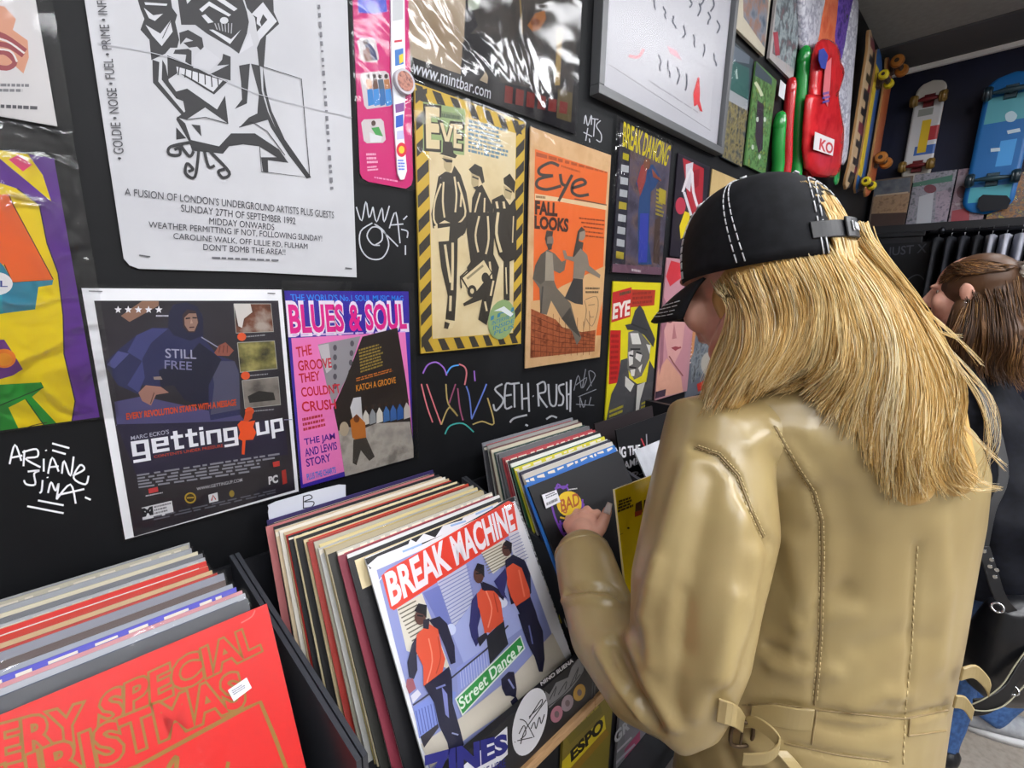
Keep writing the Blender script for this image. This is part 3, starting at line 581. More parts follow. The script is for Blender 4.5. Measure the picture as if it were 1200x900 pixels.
# --- yellow magazine with man in trilby
def d_hat(p):
    p.view(700, 310, 4.286); K = '#4a4a4d'
    p.poly([(172, 125), (292, 128), (286, 205), (168, 215)], '#ad3b2b'); p.gk((176, 205), (284, 195), (178, 135), 3, '#8a2f24')
    p.poly([(76, 140), (172, 113), (166, 262), (70, 292)], '#b92f30'); p.tx('EYE', (78, 272), (160, 250), (82, 200), '#d9d4cc', bold=.04); p.gk((112, 165), (168, 150), (112, 135), 1, '#5a4f3a', ragged=0)
    p.poly([(64, 330), (118, 330), (112, 592), (57, 602)], '#b92a28'); p.gk((64, 585), (108, 580), (68, 345), 9, '#8f1f20')
    p.poly([(118, 480), (150, 470), (160, 570), (200, 600), (245, 590), (262, 480), (296, 545), (272, 700), (268, 790), (38, 888), (45, 780), (70, 650), (100, 590)], K)
    p.poly([(155, 340), (205, 325), (265, 400), (262, 470), (222, 560), (185, 578), (150, 520)], '#6a6866')
    for L in ([(165, 345), (205, 345), (220, 400), (175, 400)], [(155, 440), (180, 430), (178, 500), (160, 510)], [(195, 440), (225, 455), (215, 490), (190, 470)], [(165, 530), (190, 525), (185, 560), (170, 560)], [(245, 400), (268, 405), (262, 450)], [(205, 520), (225, 500), (215, 545)]): p.poly(L, '#cfcdc8')
    for L in ([(165, 425), (215, 425)], [(160, 515), (195, 520)], [(160, 455), (180, 460)], [(195, 440), (220, 448)]): p.ln(L, 9, '#2c2c2e')
    p.poly([(138, 303), (168, 298), (188, 232), (212, 203), (232, 230), (250, 280), (290, 375), (280, 415), (235, 355), (200, 332), (150, 328)], '#3f3f42'); p.ln([(168, 298), (250, 330)], 8, '#2c2c2e')
    p.poly([(140, 560), (185, 600), (165, 640), (138, 610)], '#c4c2be'); p.poly([(190, 610), (240, 590), (215, 680), (200, 780), (175, 770), (195, 680)], '#bdbbb6'); p.poly([(190, 610), (200, 600), (190, 760), (176, 760)], '#3a3a3c')
    p.gk((58, 775), (128, 745), (60, 728), 2, '#a89f30'); p.gk((218, 728), (270, 705), (222, 690), 2, '#a89f30')
    for i in range(3): p.ln([(80+i*18, 870-i*4), (120+i*14, 800-i*2), (200, 790+i*10), (215, 815)], 7, '#b4b4b4', smooth=4)
poster([(718, 330), (773, 331), (763, 495), (708, 517)], '#d2c722', 'yellow magazine with a black and white man in a hat, beside the tan page', 'magazine', 'magazine', off=.006, th=.004, draw=d_hat, sleeve=(.006, .004, .012, .003), seed=10)
# --- pale pink face cover
def d_face(p):
    p.view(700, 310, 4.286); p.poly([(370, -20), (440, 0), (430, 60), (365, 110), (345, 60)], '#c23a44'); p.poly([(330, 150), (480, 260), (430, 640), (285, 675)], '#bd8a94')
    p.poly([(370, 235), (425, 235), (440, 300), (425, 420), (385, 500), (355, 470), (335, 330)], '#cf9f9c'); p.el(408, 275, 16, 12, '#8f5a62'); p.ln([(395, 425), (420, 415)], 9, '#a0525c'); p.poly([(350, 470), (420, 560), (430, 640), (290, 672), (300, 540)], '#d2a08c'); p.ln([(360, 460), (385, 500), (430, 560)], 7, '#8f5a58'); p.el(365, 285, 12, 9, '#6a3f48'); p.ln([(350, 262), (378, 258)], 6, '#7a4a50'); p.ln([(395, 262), (425, 258)], 6, '#7a4a50'); p.poly([(385, 290), (398, 370), (375, 375)], '#b47c80'); p.poly([(370, 418), (392, 410), (415, 416), (392, 434)], '#9a4650'); p.poly([(345, 240), (370, 225), (420, 225), (440, 250), (400, 240), (360, 250)], '#7a5660')
    p.poly([(325, 150), (370, 235), (335, 330), (330, 480), (310, 560), (320, 300)], '#9a6a78'); p.poly([(290, 640), (345, 625), (340, 660), (285, 675)], '#4a3a4a')
poster([(783, 302), (820, 306), (805, 458), (766, 470)], '#b98a94', 'pale pink portrait cover below the cap brim', 'magazine', 'magazine', off=.006, th=.004, draw=d_face, sleeve=(.004, .004, .004, .004), seed=11)
def d_side(p):
    p.view(700, 310, 4.286); p.poly([(470, 250), (505, 240), (480, 470), (440, 470)], '#c48a5e')
    for i in range(7): p.ln([(445, 380+20*i), (475, 370+20*i)], 7, '#d9c4bc')
    p.poly([(470, 470), (500, 400), (560, 380), (540, 540), (470, 600)], MIX(['#3a4a5a', '#8a8f94', '#1f2226'], 30, .4)); p.el(560, 500, 40, 60, '#b4aea4'); p.poly([(500, 600), (540, 580), (535, 625), (505, 640)], '#c23a30')
poster([(816, 305), (905, 310), (870, 452), (806, 458)], '#6a6f7a', 'mixed picture cover half hidden behind the face of the shopper', 'magazine', 'magazine', off=.004, th=.004, draw=d_side, sleeve=(.003, .004, .004, .004), seed=12)
# --- red comic, tan page
def d_red(p):
    p.view(600, 0, 4); p.poly([(800, 740), (900, 790), (890, 1010), (830, 1000)], '#a82a36'); p.poly([(815, 770), (850, 760), (835, 900), (815, 880)], '#c9c4cc'); p.poly([(850, 800), (880, 790), (875, 870), (850, 890)], '#8f1f2c'); p.ln([(800, 900), (840, 790), (850, 900), (880, 1000)], 12, '#d8d4d8', smooth=3)
    p.el(790, 965, 24, 40, '#b43a4e'); p.poly([(785, 1060), (810, 990), (835, 1000), (820, 1100), (790, 1120)], '#d8c422'); p.ln([(806, 900), (840, 1010)], 12, '#cfd0d8')
poster([(795, 176), (831, 198), (822, 305), (785, 299)], '#2a2530', 'red and black comic cover right of the break dancing magazine', 'magazine', 'magazine', off=.006, th=.004, draw=d_red, sleeve=(.006, .006, .006, .004), seed=13)
poster([(834, 195), (872, 216), (860, 300), (826, 300)], MIX(['#bfa673', '#c9b07e'], 20, .5), 'plain tan page just above the front of the cap', 'magazine', 'magazine_page', off=.004, th=.003, sleeve=(.004, .004, .004, .004), seed=14)
# --- blues magazine page
def d_blues(p):
    p.view(300, 225, 4); p.poly([(165, 685), (700, 655), (738, 1210), (220, 1370)], '#e27ab8')
    p.tx("THE WORLD'S No.1 SOUL MUSIC MAG", (165, 510), (690, 512), (160, 478), '#2a86e8', tr=(690, 485), bold=.01)
    p.tx('BLUES & SOUL', (158, 668), (712, 645), (146, 522), '#e4dcea', tr=(704, 520), bold=.07); p.tx('BLUES & SOUL', (164, 660), (706, 638), (152, 531), '#d81f86', tr=(698, 528), bold=.03)
    p.gk((170, 678), (700, 660), (170, 664), 1, '#cfb4e0', ragged=0)
    p.poly([(290, 715), (490, 675), (430, 860), (360, 1000), (330, 900)], '#8f8c92'); p.poly([(290, 720), (340, 710), (355, 830), (330, 850)], '#b9b6ba')
    for k in range(2):
        for i in range(5): p.el(370+80*k-i*3*k, 730+i*45-k*20, 9, 14, '#55525a')
    p.poly([(498, 678), (662, 636), (705, 900), (745, 1250), (418, 1340), (385, 1120), (362, 1010), (420, 880)], '#2a2422')
    p.gk((490, 850), (600, 815), (480, 735), 8, '#8f7a3a'); p.gk((470, 890), (650, 840), (468, 870), 2, '#b4682a', ragged=.1)
    p.tx('KATCH A GROOVE', (470, 935), (655, 895), (468, 905), '#d88a2a', bold=.01)
    for t, a, b, h in (('THE', (192, 775), (262, 760), 46), ('GROOVE', (200, 838), (355, 822), 46), ('THEY', (205, 895), (300, 880), 42), ("COULDN'T", (215, 960), (395, 940), 44), ('CRUSH', (218, 1030), (375, 1015), 46)): p.tx(t, a, b, (a[0]-6, a[1]-h), '#c42a3a', bold=.02)
    p.gk((222, 1125), (330, 1100), (215, 1055), 3, '#b83a4a'); 
    for t, a, b, h in (('THE JAM', (230, 1195), (372, 1165), 38), ('AND LEWIS', (232, 1240), (380, 1205), 36), ('STORY', (238, 1288), (350, 1260), 36)): p.tx(t, a, b, (a[0]-6, a[1]-h), '#5a2a94', bold=.02)
    p.tx('PLUS THE CHARTS', (240, 1350), (375, 1315), (236, 1322), '#3a7ad0', bold=.02)
    p.poly([(385, 1120), (420, 1100), (500, 1110), (560, 1085), (720, 1075), (745, 1250), (418, 1340)], MIX(['#8f8a84', '#a8a29a', '#77726c'], 25, .5))
    for i, c in enumerate(['#c9c4bc', '#8a8f94', '#d0ccc4', '#3f6aa0', '#3a62a0', '#2f5a9a', '#b9b4ac']): x = 500+i*32; p.poly([(x, 1050-i*6), (x+12, 1020-i*6), (x+28, 1045-i*6), (x+30, 1085-i*5), (x, 1095-i*5)], c); p.el(x+14, 1012-i*6, 8, 11, '#3a2a24')
    p.poly([(440, 1010), (455, 965), (490, 960), (500, 1090), (460, 1100)], '#c4c4c8'); p.poly([(440, 1070), (470, 1040), (510, 1080), (515, 1150), (480, 1170), (450, 1150)], '#b0692a'); p.el(470, 1062, 14, 18, '#6a3a20'); p.poly([(455, 1160), (515, 1150), (555, 1240), (530, 1260), (490, 1210), (470, 1280), (452, 1270)], '#3c3834'); p.el(412, 1110, 22, 34, '#a89a84')
poster([(334, 340), (477, 342), (486, 536), (352, 572)], '#38299a', 'pink and purple soul magazine page with a dark flyer tucked over it', 'magazine', 'magazine_page', draw=d_blues, sleeve=(.004, .012, .016, .002), seed=15)
# --- game advert with hooded man
def d_game(p):
    p.view(95, 330, 4.615); p.poly([(70, 103), (1066, 103), (1158, 1126), (286, 1380)], MIX(['#1b1920', '#242029', '#2c2630'], 8, .4)); p.poly([(180, 650), (330, 620), (700, 700), (860, 720), (890, 760), (195, 775)], '#4a4770')
    p.poly([(215, 185), (330, 105), (420, 105), (420, 130), (262, 218)], '#8a6654')
    p.poly([(470, 250), (385, 250), (300, 290), (200, 370), (138, 430), (140, 470), (200, 560), (310, 610), (330, 560), (430, 570), (500, 560), (560, 640), (690, 690), (700, 750), (860, 720), (852, 480), (830, 430), (740, 400), (660, 300), (655, 180), (620, 130), (560, 115), (500, 125), (475, 170)], '#2a2d52')
    p.poly([(300, 290), (385, 252), (470, 255), (380, 330), (330, 420), (345, 520), (310, 600), (250, 560), (330, 430), (250, 380)], '#3d4072'); p.poly([(140, 450), (200, 375), (260, 390), (180, 470)], '#4a4c80')
    p.poly([(700, 430), (830, 430), (855, 500), (860, 690), (700, 720), (720, 560)], '#4a4a62'); p.poly([(560, 420), (640, 330), (760, 420), (690, 560), (690, 690), (560, 640), (500, 560), (430, 570), (420, 480)], '#1d1e33')
    p.poly([(470, 250), (475, 165), (510, 122), (570, 112), (630, 135), (660, 200), (662, 290), (590, 320), (500, 290)], '#20223c'); p.poly([(548, 180), (575, 150), (620, 160), (638, 220), (615, 275), (580, 275), (552, 245)], '#3a2a2c')
    p.poly([(558, 195), (582, 172), (622, 172), (632, 222), (612, 268), (582, 268), (560, 235)], '#8f6f62'); p.ln([(565, 200), (590, 197)], 8, '#2c1f20'); p.ln([(602, 195), (626, 196)], 8, '#2c1f20'); p.poly([(595, 200), (605, 225), (590, 228)], '#b08d7c'); p.ln([(585, 248), (612, 246)], 7, '#4a2c2a')
    p.tx('STILL', (457, 412), (622, 418), (455, 362), '#9a9ab4', bold=.01); p.tx('FREE', (452, 470), (598, 478), (452, 425), '#77779a', bold=.01); p.ln([(650, 300), (740, 355)], 6, '#8f8fa8')
    p.poly([(720, 385), (745, 345), (780, 328), (826, 372), (800, 402), (735, 400)], '#8a4f42'); 
    for i in range(3): p.ln([(752+i*20, 345), (745+i*22, 385)], 4, '#5a2f2a')
    p.poly([(310, 600), (350, 560), (430, 568), (475, 600), (405, 612), (378, 670), (330, 645)], '#9a7064'); p.ln([(395, 600), (375, 660)], 5, '#5a3a34'); p.poly([(390, 515), (430, 512), (440, 530), (395, 530)], '#8a7a74')
    for i in range(5):
        cx, cy = 200+i*55, 152; p.poly([(cx+(21 if k % 2 == 0 else 9)*math.sin(k*math.pi/5), cy-(21 if k % 2 == 0 else 9)*math.cos(k*math.pi/5)) for k in range(10)], '#e4e4ea')
    p.gk((405, 192), (472, 192), (405, 178), 1, '#c0c0cc', ragged=0)
    for q, c in (([(825, 120), (1025, 120), (1040, 270), (838, 278)], MIX(['#1d1614', '#6a3a24', '#a89a90'], 30, .4)), ([(845, 330), (1045, 320), (1060, 470), (860, 490)], MIX(['#2c2a1c', '#6f6a3a', '#a39a5a'], 40, .4)), ([(870, 535), (1065, 515), (1078, 665), (885, 685)], MIX(['#3c3834', '#77706a', '#8f8880'], 25, .4))): p.poly(q, c); p.ln(q, 4, '#a5a5a0', closed=True)
    p.poly([(825, 120), (915, 120), (925, 165), (880, 200), (870, 250), (850, 240)], '#cfcac6'); p.poly([(900, 620), (960, 590), (1040, 600), (1050, 640), (910, 655)], '#2a2826')
    for x, y in ((868, 298), (888, 508), (910, 700)): p.el(x, y, 24, 22, '#d8552a'); p.gk((x+25, y+6), (x+150, y-6), (x+25, y-6), 1, '#8f8f94')
    p.tx('EVERY REVOLUTION STARTS WITH A MESSAGE', (246, 745), (838, 668), (244, 712), '#c84a1e', tr=(836, 636), bold=.03); p.ln([(190, 775), (560, 765), (1140, 745)], 4, '#8f8fae')
    p.view(0, 450, 4); p.poly([(545, 188), (820, 182), (1330, 165), (1350, 330), (640, 430)], '#28243a')
    p.tx("MARC ECKO'S", (614, 262), (792, 232), (612, 244), '#a9a9bc', tr=(790, 212)); p.block('getting', (626, 370), (1118, 285), (608, 245), '#e9eaf2', tr=(1108, 178)); p.block('up', (1206, 268), (1332, 244), (1196, 180), '#e9eaf2', tr=(1322, 158), hi=5)
    p.poly([(1112, 190), (1130, 170), (1165, 175), (1195, 170), (1185, 200), (1200, 225), (1185, 260), (1150, 262), (1145, 330), (1132, 328), (1135, 265), (1115, 255), (1125, 225)], '#e0501e'); p.poly([(1140, 170), (1150, 130), (1185, 120), (1180, 160), (1160, 175)], '#c84a20')
    p.tx('CONTENTS UNDER PRESSURE', (722, 346), (1045, 294), (720, 334), '#b8402a', tr=(1043, 280))
    p.gk((650, 490), (1320, 395), (640, 420), 5, '#8a8a94', tr=(1310, 318), ragged=.35, wl=(.03, .1)); p.tx('WWW.GETTINGUP.COM', (922, 498), (1135, 455), (920, 484), '#b4b4bc', tr=(1133, 440))
    p.poly([(694, 490), (738, 480), (742, 502), (698, 512)], '#c23a3e'); p.gk((682, 528), (762, 512), (682, 518), 1, '#b0b0b8', ragged=0); p.poly([(663, 578), (804, 545), (814, 604), (668, 636)], '#d5d5da'); p.tx('M', (672, 618), (714, 608), (668, 585), '#1c1c22', bold=.08); p.gk((724, 612), (806, 592), (720, 568), 3, '#77777e')
    p.el(891, 532, 27, 26, '#a88a2a'); p.el(891, 532, 20, 19, '#3a3014'); p.ln([(875, 532), (908, 530)], 7, '#a88a2a'); p.poly([(975, 518), (1018, 506), (1022, 546), (980, 556)], '#d4d4d8'); p.ln([(990, 545), (998, 520), (1010, 540)], 6, '#a83a3a'); p.el(1085, 512, 12, 16, '#8f7a2a')
    p.tx('PC', (1260, 468), (1300, 458), (1258, 435), '#d0d0d4', bold=.05); p.poly([(1318, 405), (1338, 398), (1344, 462), (1324, 470)], '#a8322a'); p.poly([(1276, 365), (1308, 358), (1310, 382), (1280, 388)], '#b83a34'); p.gk((720, 640), (1340, 500), (718, 615), 2, '#5f5f6a', tr=(1338, 478))
    p.ln([(418, 463), (478, 464)], 5, '#55555c') if False else None
    p.view(0, 0, 1); p.ln([(104, 341), (120, 341.5)], 1.2, '#77777c'); p.ln([(313, 343.5), (322, 343.8)], 1.2, '#77777c')
poster([(95, 337), (330, 340), (350, 576), (147, 632)], '#f0f1f6', 'white bordered video game advert showing a man in a navy hooded top', 'advert', 'advert_page', draw=d_game, sleeve=(.002, .003, .004, .002), seed=16)
# --- framed print
fr = empty('picture_frame', (0, 0, 0)); pl = wallp(.028); q = rect(pl, [(708, -40), (872, -40), (845, 184), (702, 104)]); q[0].z = q[1].z = 2.75
fr.location = Vector(((q[0].x+q[1].x)/2, 0, q[2].z)); tag(fr, 'large framed white print of tiny dancers behind glass', 'picture')
bm = bmesh.new(); f = .022; x0, x1, z0, z1 = q[0].x, q[1].x, q[2].z, q[0].z
for lo, hi in (((x0, z0), (x1, z0+f)), ((x0, z1-f), (x1, z1)), ((x0, z0+f), (x0+f, z1-f)), ((x1-f, z0+f), (x1, z1-f))): box(bm, (lo[0], -.03, lo[1]), (hi[0], -.0005, hi[1]), .0015)
bm_obj('frame', bm, M('#606265', .35, .5), fr, fr.location)
p = Print(wallp(.012)); g = [Vector((x0+f, -.012, z1-f)), Vector((x1-f, -.012, z1-f)), Vector((x1-f, -.012, z0+f)), Vector((x0+f, -.012, z0+f))]; p.base(g, '#bcbcc3', .006)
p.view(600, 0, 4); p.poly([(455, 300), (925, 610), (980, -200), (470, -500)], '#c2c2c8'); p.ln([(455, 302), (930, 612)], 3, '#8f8f94')
R_ = random.Random(5)
for k, (a, b, n) in enumerate((((665, 20), (950, 285), 7), ((840, 10), (965, 130), 4), ((690, 300), (820, 390), 4), ((700, -120), (940, 20), 6))):
    for i in range(n):
        x = a[0]+(b[0]-a[0])*i/max(n-1, 1); y = a[1]+(b[1]-a[1])*i/max(n-1, 1); s = 1 if k < 2 else 1.35
        p.ln([(x-3, y-28*s), (x+R_.uniform(-8, 8), y-8), (x+R_.uniform(-5, 5), y+8*s), (x+R_.uniform(-12, 12), y+26*s)], 8, '#4f5260', smooth=3); p.el(x-4, y-30*s, 4, 6, '#4f5260')
p.poly([(868, 365), (876, 362), (880, 440), (878, 470), (892, 525), (880, 520), (868, 490), (852, 500), (848, 440)], '#d83a40'); p.ln([(545, 262), (590, 268), (615, 230)], 14, '#d89aa0', smooth=3); p.poly([(725, 215), (770, 240), (795, 285), (740, 250)], '#dba8b4')
p.gk((640, 385), (935, 575), (640, 372), 1, '#a9a9b0', wl=(.1, .2)); p.gk((760, 235), (955, 345), (760, 226), 1, '#b9b9c0', wl=(.1, .2))
p.build('print', parent=fr)
film('glass', [v+Vector((0, -.006, 0)) for v in g], (0, -1, 0), fr, FILM(0, 1, .26, .75), th=.0015)
# --- small covers right of the frame
def d_teal(p):
    p.view(780, 0, 4); p.poly([(318, 210), (395, 265), (392, 300), (312, 285)], '#6a7480'); p.poly([(312, 285), (392, 320), (388, 470), (300, 420)], '#37625e'); p.poly([(300, 420), (386, 470), (384, 520), (292, 470)], '#9fa3a8'); p.poly([(292, 470), (384, 520), (372, 790), (266, 735)], MIX(['#3a4048', '#6a6656', '#8f8458', '#2c3138'], 40, .4)); p.ln([(330, 330), (335, 370)], 9, '#a9bdb8')
poster([(860, 50), (880, 66), (872, 198), (846, 183)], '#3a4650', 'narrow teal and grey cover beside the right edge of the frame', 'magazine', 'magazine', off=.012, th=.006, draw=d_teal, sleeve=(.003, .003, .003, .003), seed=17)
def d_green(p):
    p.view(780, 0, 4); p.poly([(415, 280), (500, 370), (486, 800), (380, 790)], MIX(['#4d7a48', '#6f9a5c', '#3d5f3a', '#8a9a48'], 35, .4)); p.poly([(415, 280), (500, 370), (498, 400), (412, 350)], '#4a5560'); p.poly([(430, 470), (460, 490), (455, 700), (435, 720), (420, 640)], '#3f3440'); p.ln([(420, 385), (440, 420), (452, 450)], 14, '#d0d4b8', smooth=3)
    for x, y in ((408, 690), (430, 560), (465, 560), (440, 735)): p.el(x, y, 6, 12, '#c4cfc4')
poster([(884, 68), (906, 92), (901, 204), (875, 197)], '#5f8a52', 'green patterned cover right of the teal one', 'magazine', 'magazine', off=.012, th=.006, draw=d_green, sleeve=(.003, .003, .003, .003), seed=18)
def d_k1(p):
    p.view(780, 0, 4); p.poly([(362, -90), (490, -90), (465, 225), (365, 80)], MIX(['#4f6478', '#8a8f9a', '#a07a6a', '#5f7a88'], 16, .4))
poster([(868, -45), (908, -45), (895, 72), (866, 29)], '#c9c2b0', 'cream bordered blue print above the teal cover', 'print', 'art_print', off=.016, th=.01, draw=d_k1, sleeve=(.002, .002, .002, .002), seed=19)
def d_k2(p):
    p.view(780, 0, 4); p.poly([(528, -90), (650, -90), (612, 330), (500, 250)], MIX(['#7d8a90', '#a9b4b8', '#5f6a70', '#8a6a70'], 22, .4)); p.ln([(515, 150), (525, 260)], 22, '#b04a58')
poster([(912, -45), (948, -45), (928, 97), (904, 68)], '#b9b4b4', 'grey print in a long clear sleeve right of the cream bordered one', 'print', 'art_print', off=.016, th=.01, draw=d_k2, sleeve=(.004, .004, .004, .02), seed=20)
poster([(914, 94), (921, 98), (919, 117), (913, 113)], '#d4d6dc', 'small white price tag below the grey sleeved print', 'price tag', 'price_tag', off=.02, th=.001)
# ================================================================== PACKETS, TUBES AND SKATEBOARDS ON THE LEFT WALL
def puff(name, loop, N, th, mat, label=None, cat=None, group=None, bulge=.5, parent=None, inset=.12, mi_prints=None):
    """soft filled shape: outline (world points) with a rounded, bulging front"""
    bm = bmesh.new(); N = Vector(N).normalized(); c = sum(loop, Vector())/len(loop); n = len(loop)
    L = [[bm.verts.new(p) for p in loop]]
    for k, (ins, h) in enumerate(((-.005, .3), (.03, .62), (inset, .85), (.35, 1.0), (.7, 1.0+bulge*.15))):
        L.append([bm.verts.new(p+(c-p)*ins+N*th*h) for p in loop])
    for A, B in zip(L, L[1:]):
        for i in range(n): f = bm.faces.new((A[i], A[(i+1) % n], B[(i+1) % n], B[i])); f.smooth = True
    f = bm.faces.new(L[-1]); f.smooth = True; bm.faces.new(L[0][::-1])
    bmesh.ops.recalc_face_normals(bm, faces=bm.faces)
    lo = min(p.z for p in loop)
    return tag(bm_obj(name, bm, mat, parent, (c.x, c.y, lo) if parent is None else c), label, cat, group)
def px(loop, Y, x=0, y=0, k=1): return [atY(x+a/k, y+b/k, Y) for a, b in loop]
def smooth_loop(L, k=3): return crom(L, k, True)
GL = lambda c: M(c, .16, .6, coat=.5)
# glossy rounded tubes
for pts, rad, c, lab in (([(912, 196), (912, 170), (914, 141)], .026, '#1f8f3a', 'short green glossy tube, nearest of the tubes behind the cap'), ([(922, 198), (923, 150), (927, 100)], .022, '#c4202a', 'tall red glossy tube between two green ones'),
                         ([(934, 198), (936, 140), (942, 64)], .027, '#1f9a3f', 'tallest green glossy tube beside the red packet'), ([(947, 200), (949, 160), (951, 118)], .028, '#c8242a', 'red glossy tube standing in front of the red packet')):
    k = len(bpy.data.objects) % 3
    Y = -rad*1.05-.001
    P = crom([atY(a, b, Y) for a, b in pts], 4); P[0] = P[0]-Vector((0, 0, .25)); bm = bmesh.new(); tube(bm, P, [rad]*len(P), 18)
    o = bm_obj('plastic_tube', bm, GL(c), None, P[0], True); tag(o, lab, 'tube', 'glossy plastic tubes on the wall')
    bm = bmesh.new(); tube(bm, [P[-1]-Vector((0, 0, .02)), P[-1]+Vector((0, 0, .012))], [rad*1.04, rad*.9], 18); b = bm_obj('end_cap', bm, GL(c), o, P[-1], True)
pk = 'packets hanging on the wall'
def packet(loop, Y, th, mat, lab, k=4, x=900, y=0, name='hanging_packet', film_=True):
    L = smooth_loop(px(loop, Y, x, y, k)); o = puff(name, L, (0, -1, 0), th, mat, lab, 'packet', pk)
    return o
WT = MIX(['#b9bac8', '#d4d5df', '#8f90a4', '#dcdce4'], 26, .3, 3)
packet([(140, -60), (262, -60), (230, 90), (203, 250), (145, 235), (135, 120)], -.012, .03, WT, 'white and lavender patterned packet behind the tall green tube')
packet([(250, -60), (330, -60), (305, 190), (290, 290), (205, 265), (218, 80)], -.02, .025, MIX(['#d0603a', '#dd7650', '#c8583a'], 10, .25), 'orange packet above the red one')
packet([(322, -60), (392, -60), (370, 120), (330, 300), (292, 210), (300, 100)], -.03, .02, MIX(['#4a2f8f', '#6a4aa8', '#3d2a78'], 30, .25), 'purple packet behind the red one')
packet([(382, 20), (412, 10), (388, 330), (370, 560), (358, 755), (328, 745), (340, 560), (310, 430), (335, 300)], -.04, .02, WT, 'long white patterned packet left of the first skateboard')
o = packet([(205, 255), (243, 188), (300, 210), (312, 280), (332, 330), (300, 420), (318, 560), (332, 640), (322, 760), (300, 830), (168, 790), (172, 470), (188, 450)], -.062, .035, MIX(['#c01c24', '#d02a30', '#a8161e'], 9, .2, bump=.9), 'large crumpled red packet with white label')
p = Print(Plane((0, -.106, 0), (0, -1, 0))); p.view(900, 0, 4)
p.base([(222, 618), (312, 655), (304, 730), (214, 700)], '#dcd8da', .002); p.tx('KO', (240, 700), (300, 722), (246, 650), '#c43a40', bold=.03); p.poly([(258, 725), (270, 728), (268, 762), (252, 755)], '#d8a0a0')
p.ln([(215, 612), (290, 480)], 6, '#e0a0a0') if False else None
lb = p.build('label', parent=o); lb['label'] = 'white label with red letters'
p = Print(Plane((0, -.105, 0), (0, -1, 0))); p.view(900, 0, 4); p.base([(240, 235), (262, 225), (282, 260), (270, 325), (250, 318), (238, 280)], '#33409a', .002); p.build('blue_emblem', parent=o)
p = Print(Plane((0, -.104, 0), (0, -1, 0))); p.view(900, 0, 4); p.base([(270, 300), (298, 270), (292, 400), (280, 500), (258, 440)], '#d97078', .002); p.gk((255, 490), (292, 480), (258, 430), 3, '#4a4aa0'); p.build('printed_panel', parent=o)
packet([(318, 690), (332, 680), (326, 850), (306, 850)], -.05, .012, GL('#2f9a52'), 'thin green edge of a packet under the red one')
# ------------------------------------------------------------------ skateboards
def board(name, top, bot, width, U, N, label, cols, wheel, truck='#4a3a34', wheels=(.2, .8), kick=.03, wr=.026, group=None, nosew=1.0, stripe=None, art=None):
    """deck hung upright: top/bot centre points, U across, N out of the wall (underside and wheels face N)"""
    top, bot, U, N = Vector(top), Vector(bot), Vector(U).normalized(), Vector(N).normalized(); A = top-bot; n, m = 44, 10
    root = empty(name, bot); tag(root, label, 'skateboard', group)
    def prof(t):
        e = .11; w = 1
        if t < e: w = math.sqrt(max(1-((e-t)/e)**2, 0))
        if t > 1-e: w = math.sqrt(max(1-((t-1+e)/e)**2, 0))*nosew
        return max(w, .04)
    def lift(t): return kick*(max(0, (.17-t)/.17)**1.5+max(0, (t-.83)/.17)**1.5)
    mats = [M('#2a2622', .7), M('#b48a5a', .5)]; idx = {}
    def mi(mt):
        if mt not in mats: mats.append(mt)
        return mats.index(mt)
    bm = bmesh.new(); V = []; Bk = []
    for i in range(n+1):
        t = i/n; w = prof(t)*width/2
        V.append([bm.verts.new(bot+A*t+U*(w*(2*j/m-1))-N*lift(t)+N*.012) for j in range(m+1)])
        Bk.append([bm.verts.new(bot+A*t+U*(w*(2*j/m-1))-N*lift(t)) for j in range(m+1)])
    for i in range(n):
        for j in range(m):
            f = bm.faces.new((V[i][j], V[i][j+1], V[i+1][j+1], V[i+1][j])); f.smooth = True; f.material_index = mi(cols((i+.5)/n, (j+.5)/m))
            f = bm.faces.new((Bk[i][j+1], Bk[i][j], Bk[i+1][j], Bk[i+1][j+1])); f.material_index = 0
        for j in (0, m):
            f = bm.faces.new((V[i][j], V[i+1][j], Bk[i+1][j], Bk[i][j])); f.material_index = 1
    for i in (0, n):
        for j in range(m): f = bm.faces.new((V[i][j], V[i][j+1], Bk[i][j+1], Bk[i][j])); f.material_index = 1
    bmesh.ops.recalc_face_normals(bm, faces=bm.faces)
    bm_obj('deck', bm, mats, root, bot)
    if wheel:
        for t in wheels:
            c = bot+A*t+N*.012; bm = bmesh.new(); bmat = M(truck, .4, .5, metal=.3)
            a = A.normalized(); hexa(bm, [c+U*x+a*y for x, y in ((-.028, -.04), (.028, -.04), (.028, .04), (-.028, .04))], [c+U*x+a*y+N*.018 for x, y in ((-.025, -.035), (.025, -.035), (.025, .035), (-.025, .035))])
            cyl(bm, c+N*.012, c+N*.04, .018, .014); tube(bm, [c-U*width*.36+N*.042, c-U*.03+N*.046, c+U*.03+N*.046, c+U*width*.36+N*.042], [.008, .015, .015, .008], 10)
            tr_ = bm_obj('truck', bm, bmat, root, c)
            for s in (-1, 1):
                w0 = c+U*s*width*.34+N*.043; bm = bmesh.new(); cyl(bm, w0, w0+U*s*.012, wr*.8, wr, 20); cyl(bm, w0+U*s*.012, w0+U*s*.034, wr, wr, 20); cyl(bm, w0+U*s*.034, w0+U*s*.042, wr, wr*.75, 20)
                wh = bm_obj('wheel', bm, M(wheel, .35, coat=.3), tr_, w0)
                bm = bmesh.new(); cyl(bm, w0+U*s*.03, w0+U*s*.044, wr*.35, seg=12); bm_obj('bearing', bm, M('#3a2a20', .5), wh, w0)
    return root
gs = 'skateboards hung on the walls'
def c1(t, v):
    k = int(t*19); return M('#b59a78', .4) if v < .35 or (k % 2 == 0 and v < .75) else (M('#6a2430', .4) if (k % 5 == 2) else M('#241f22', .4))
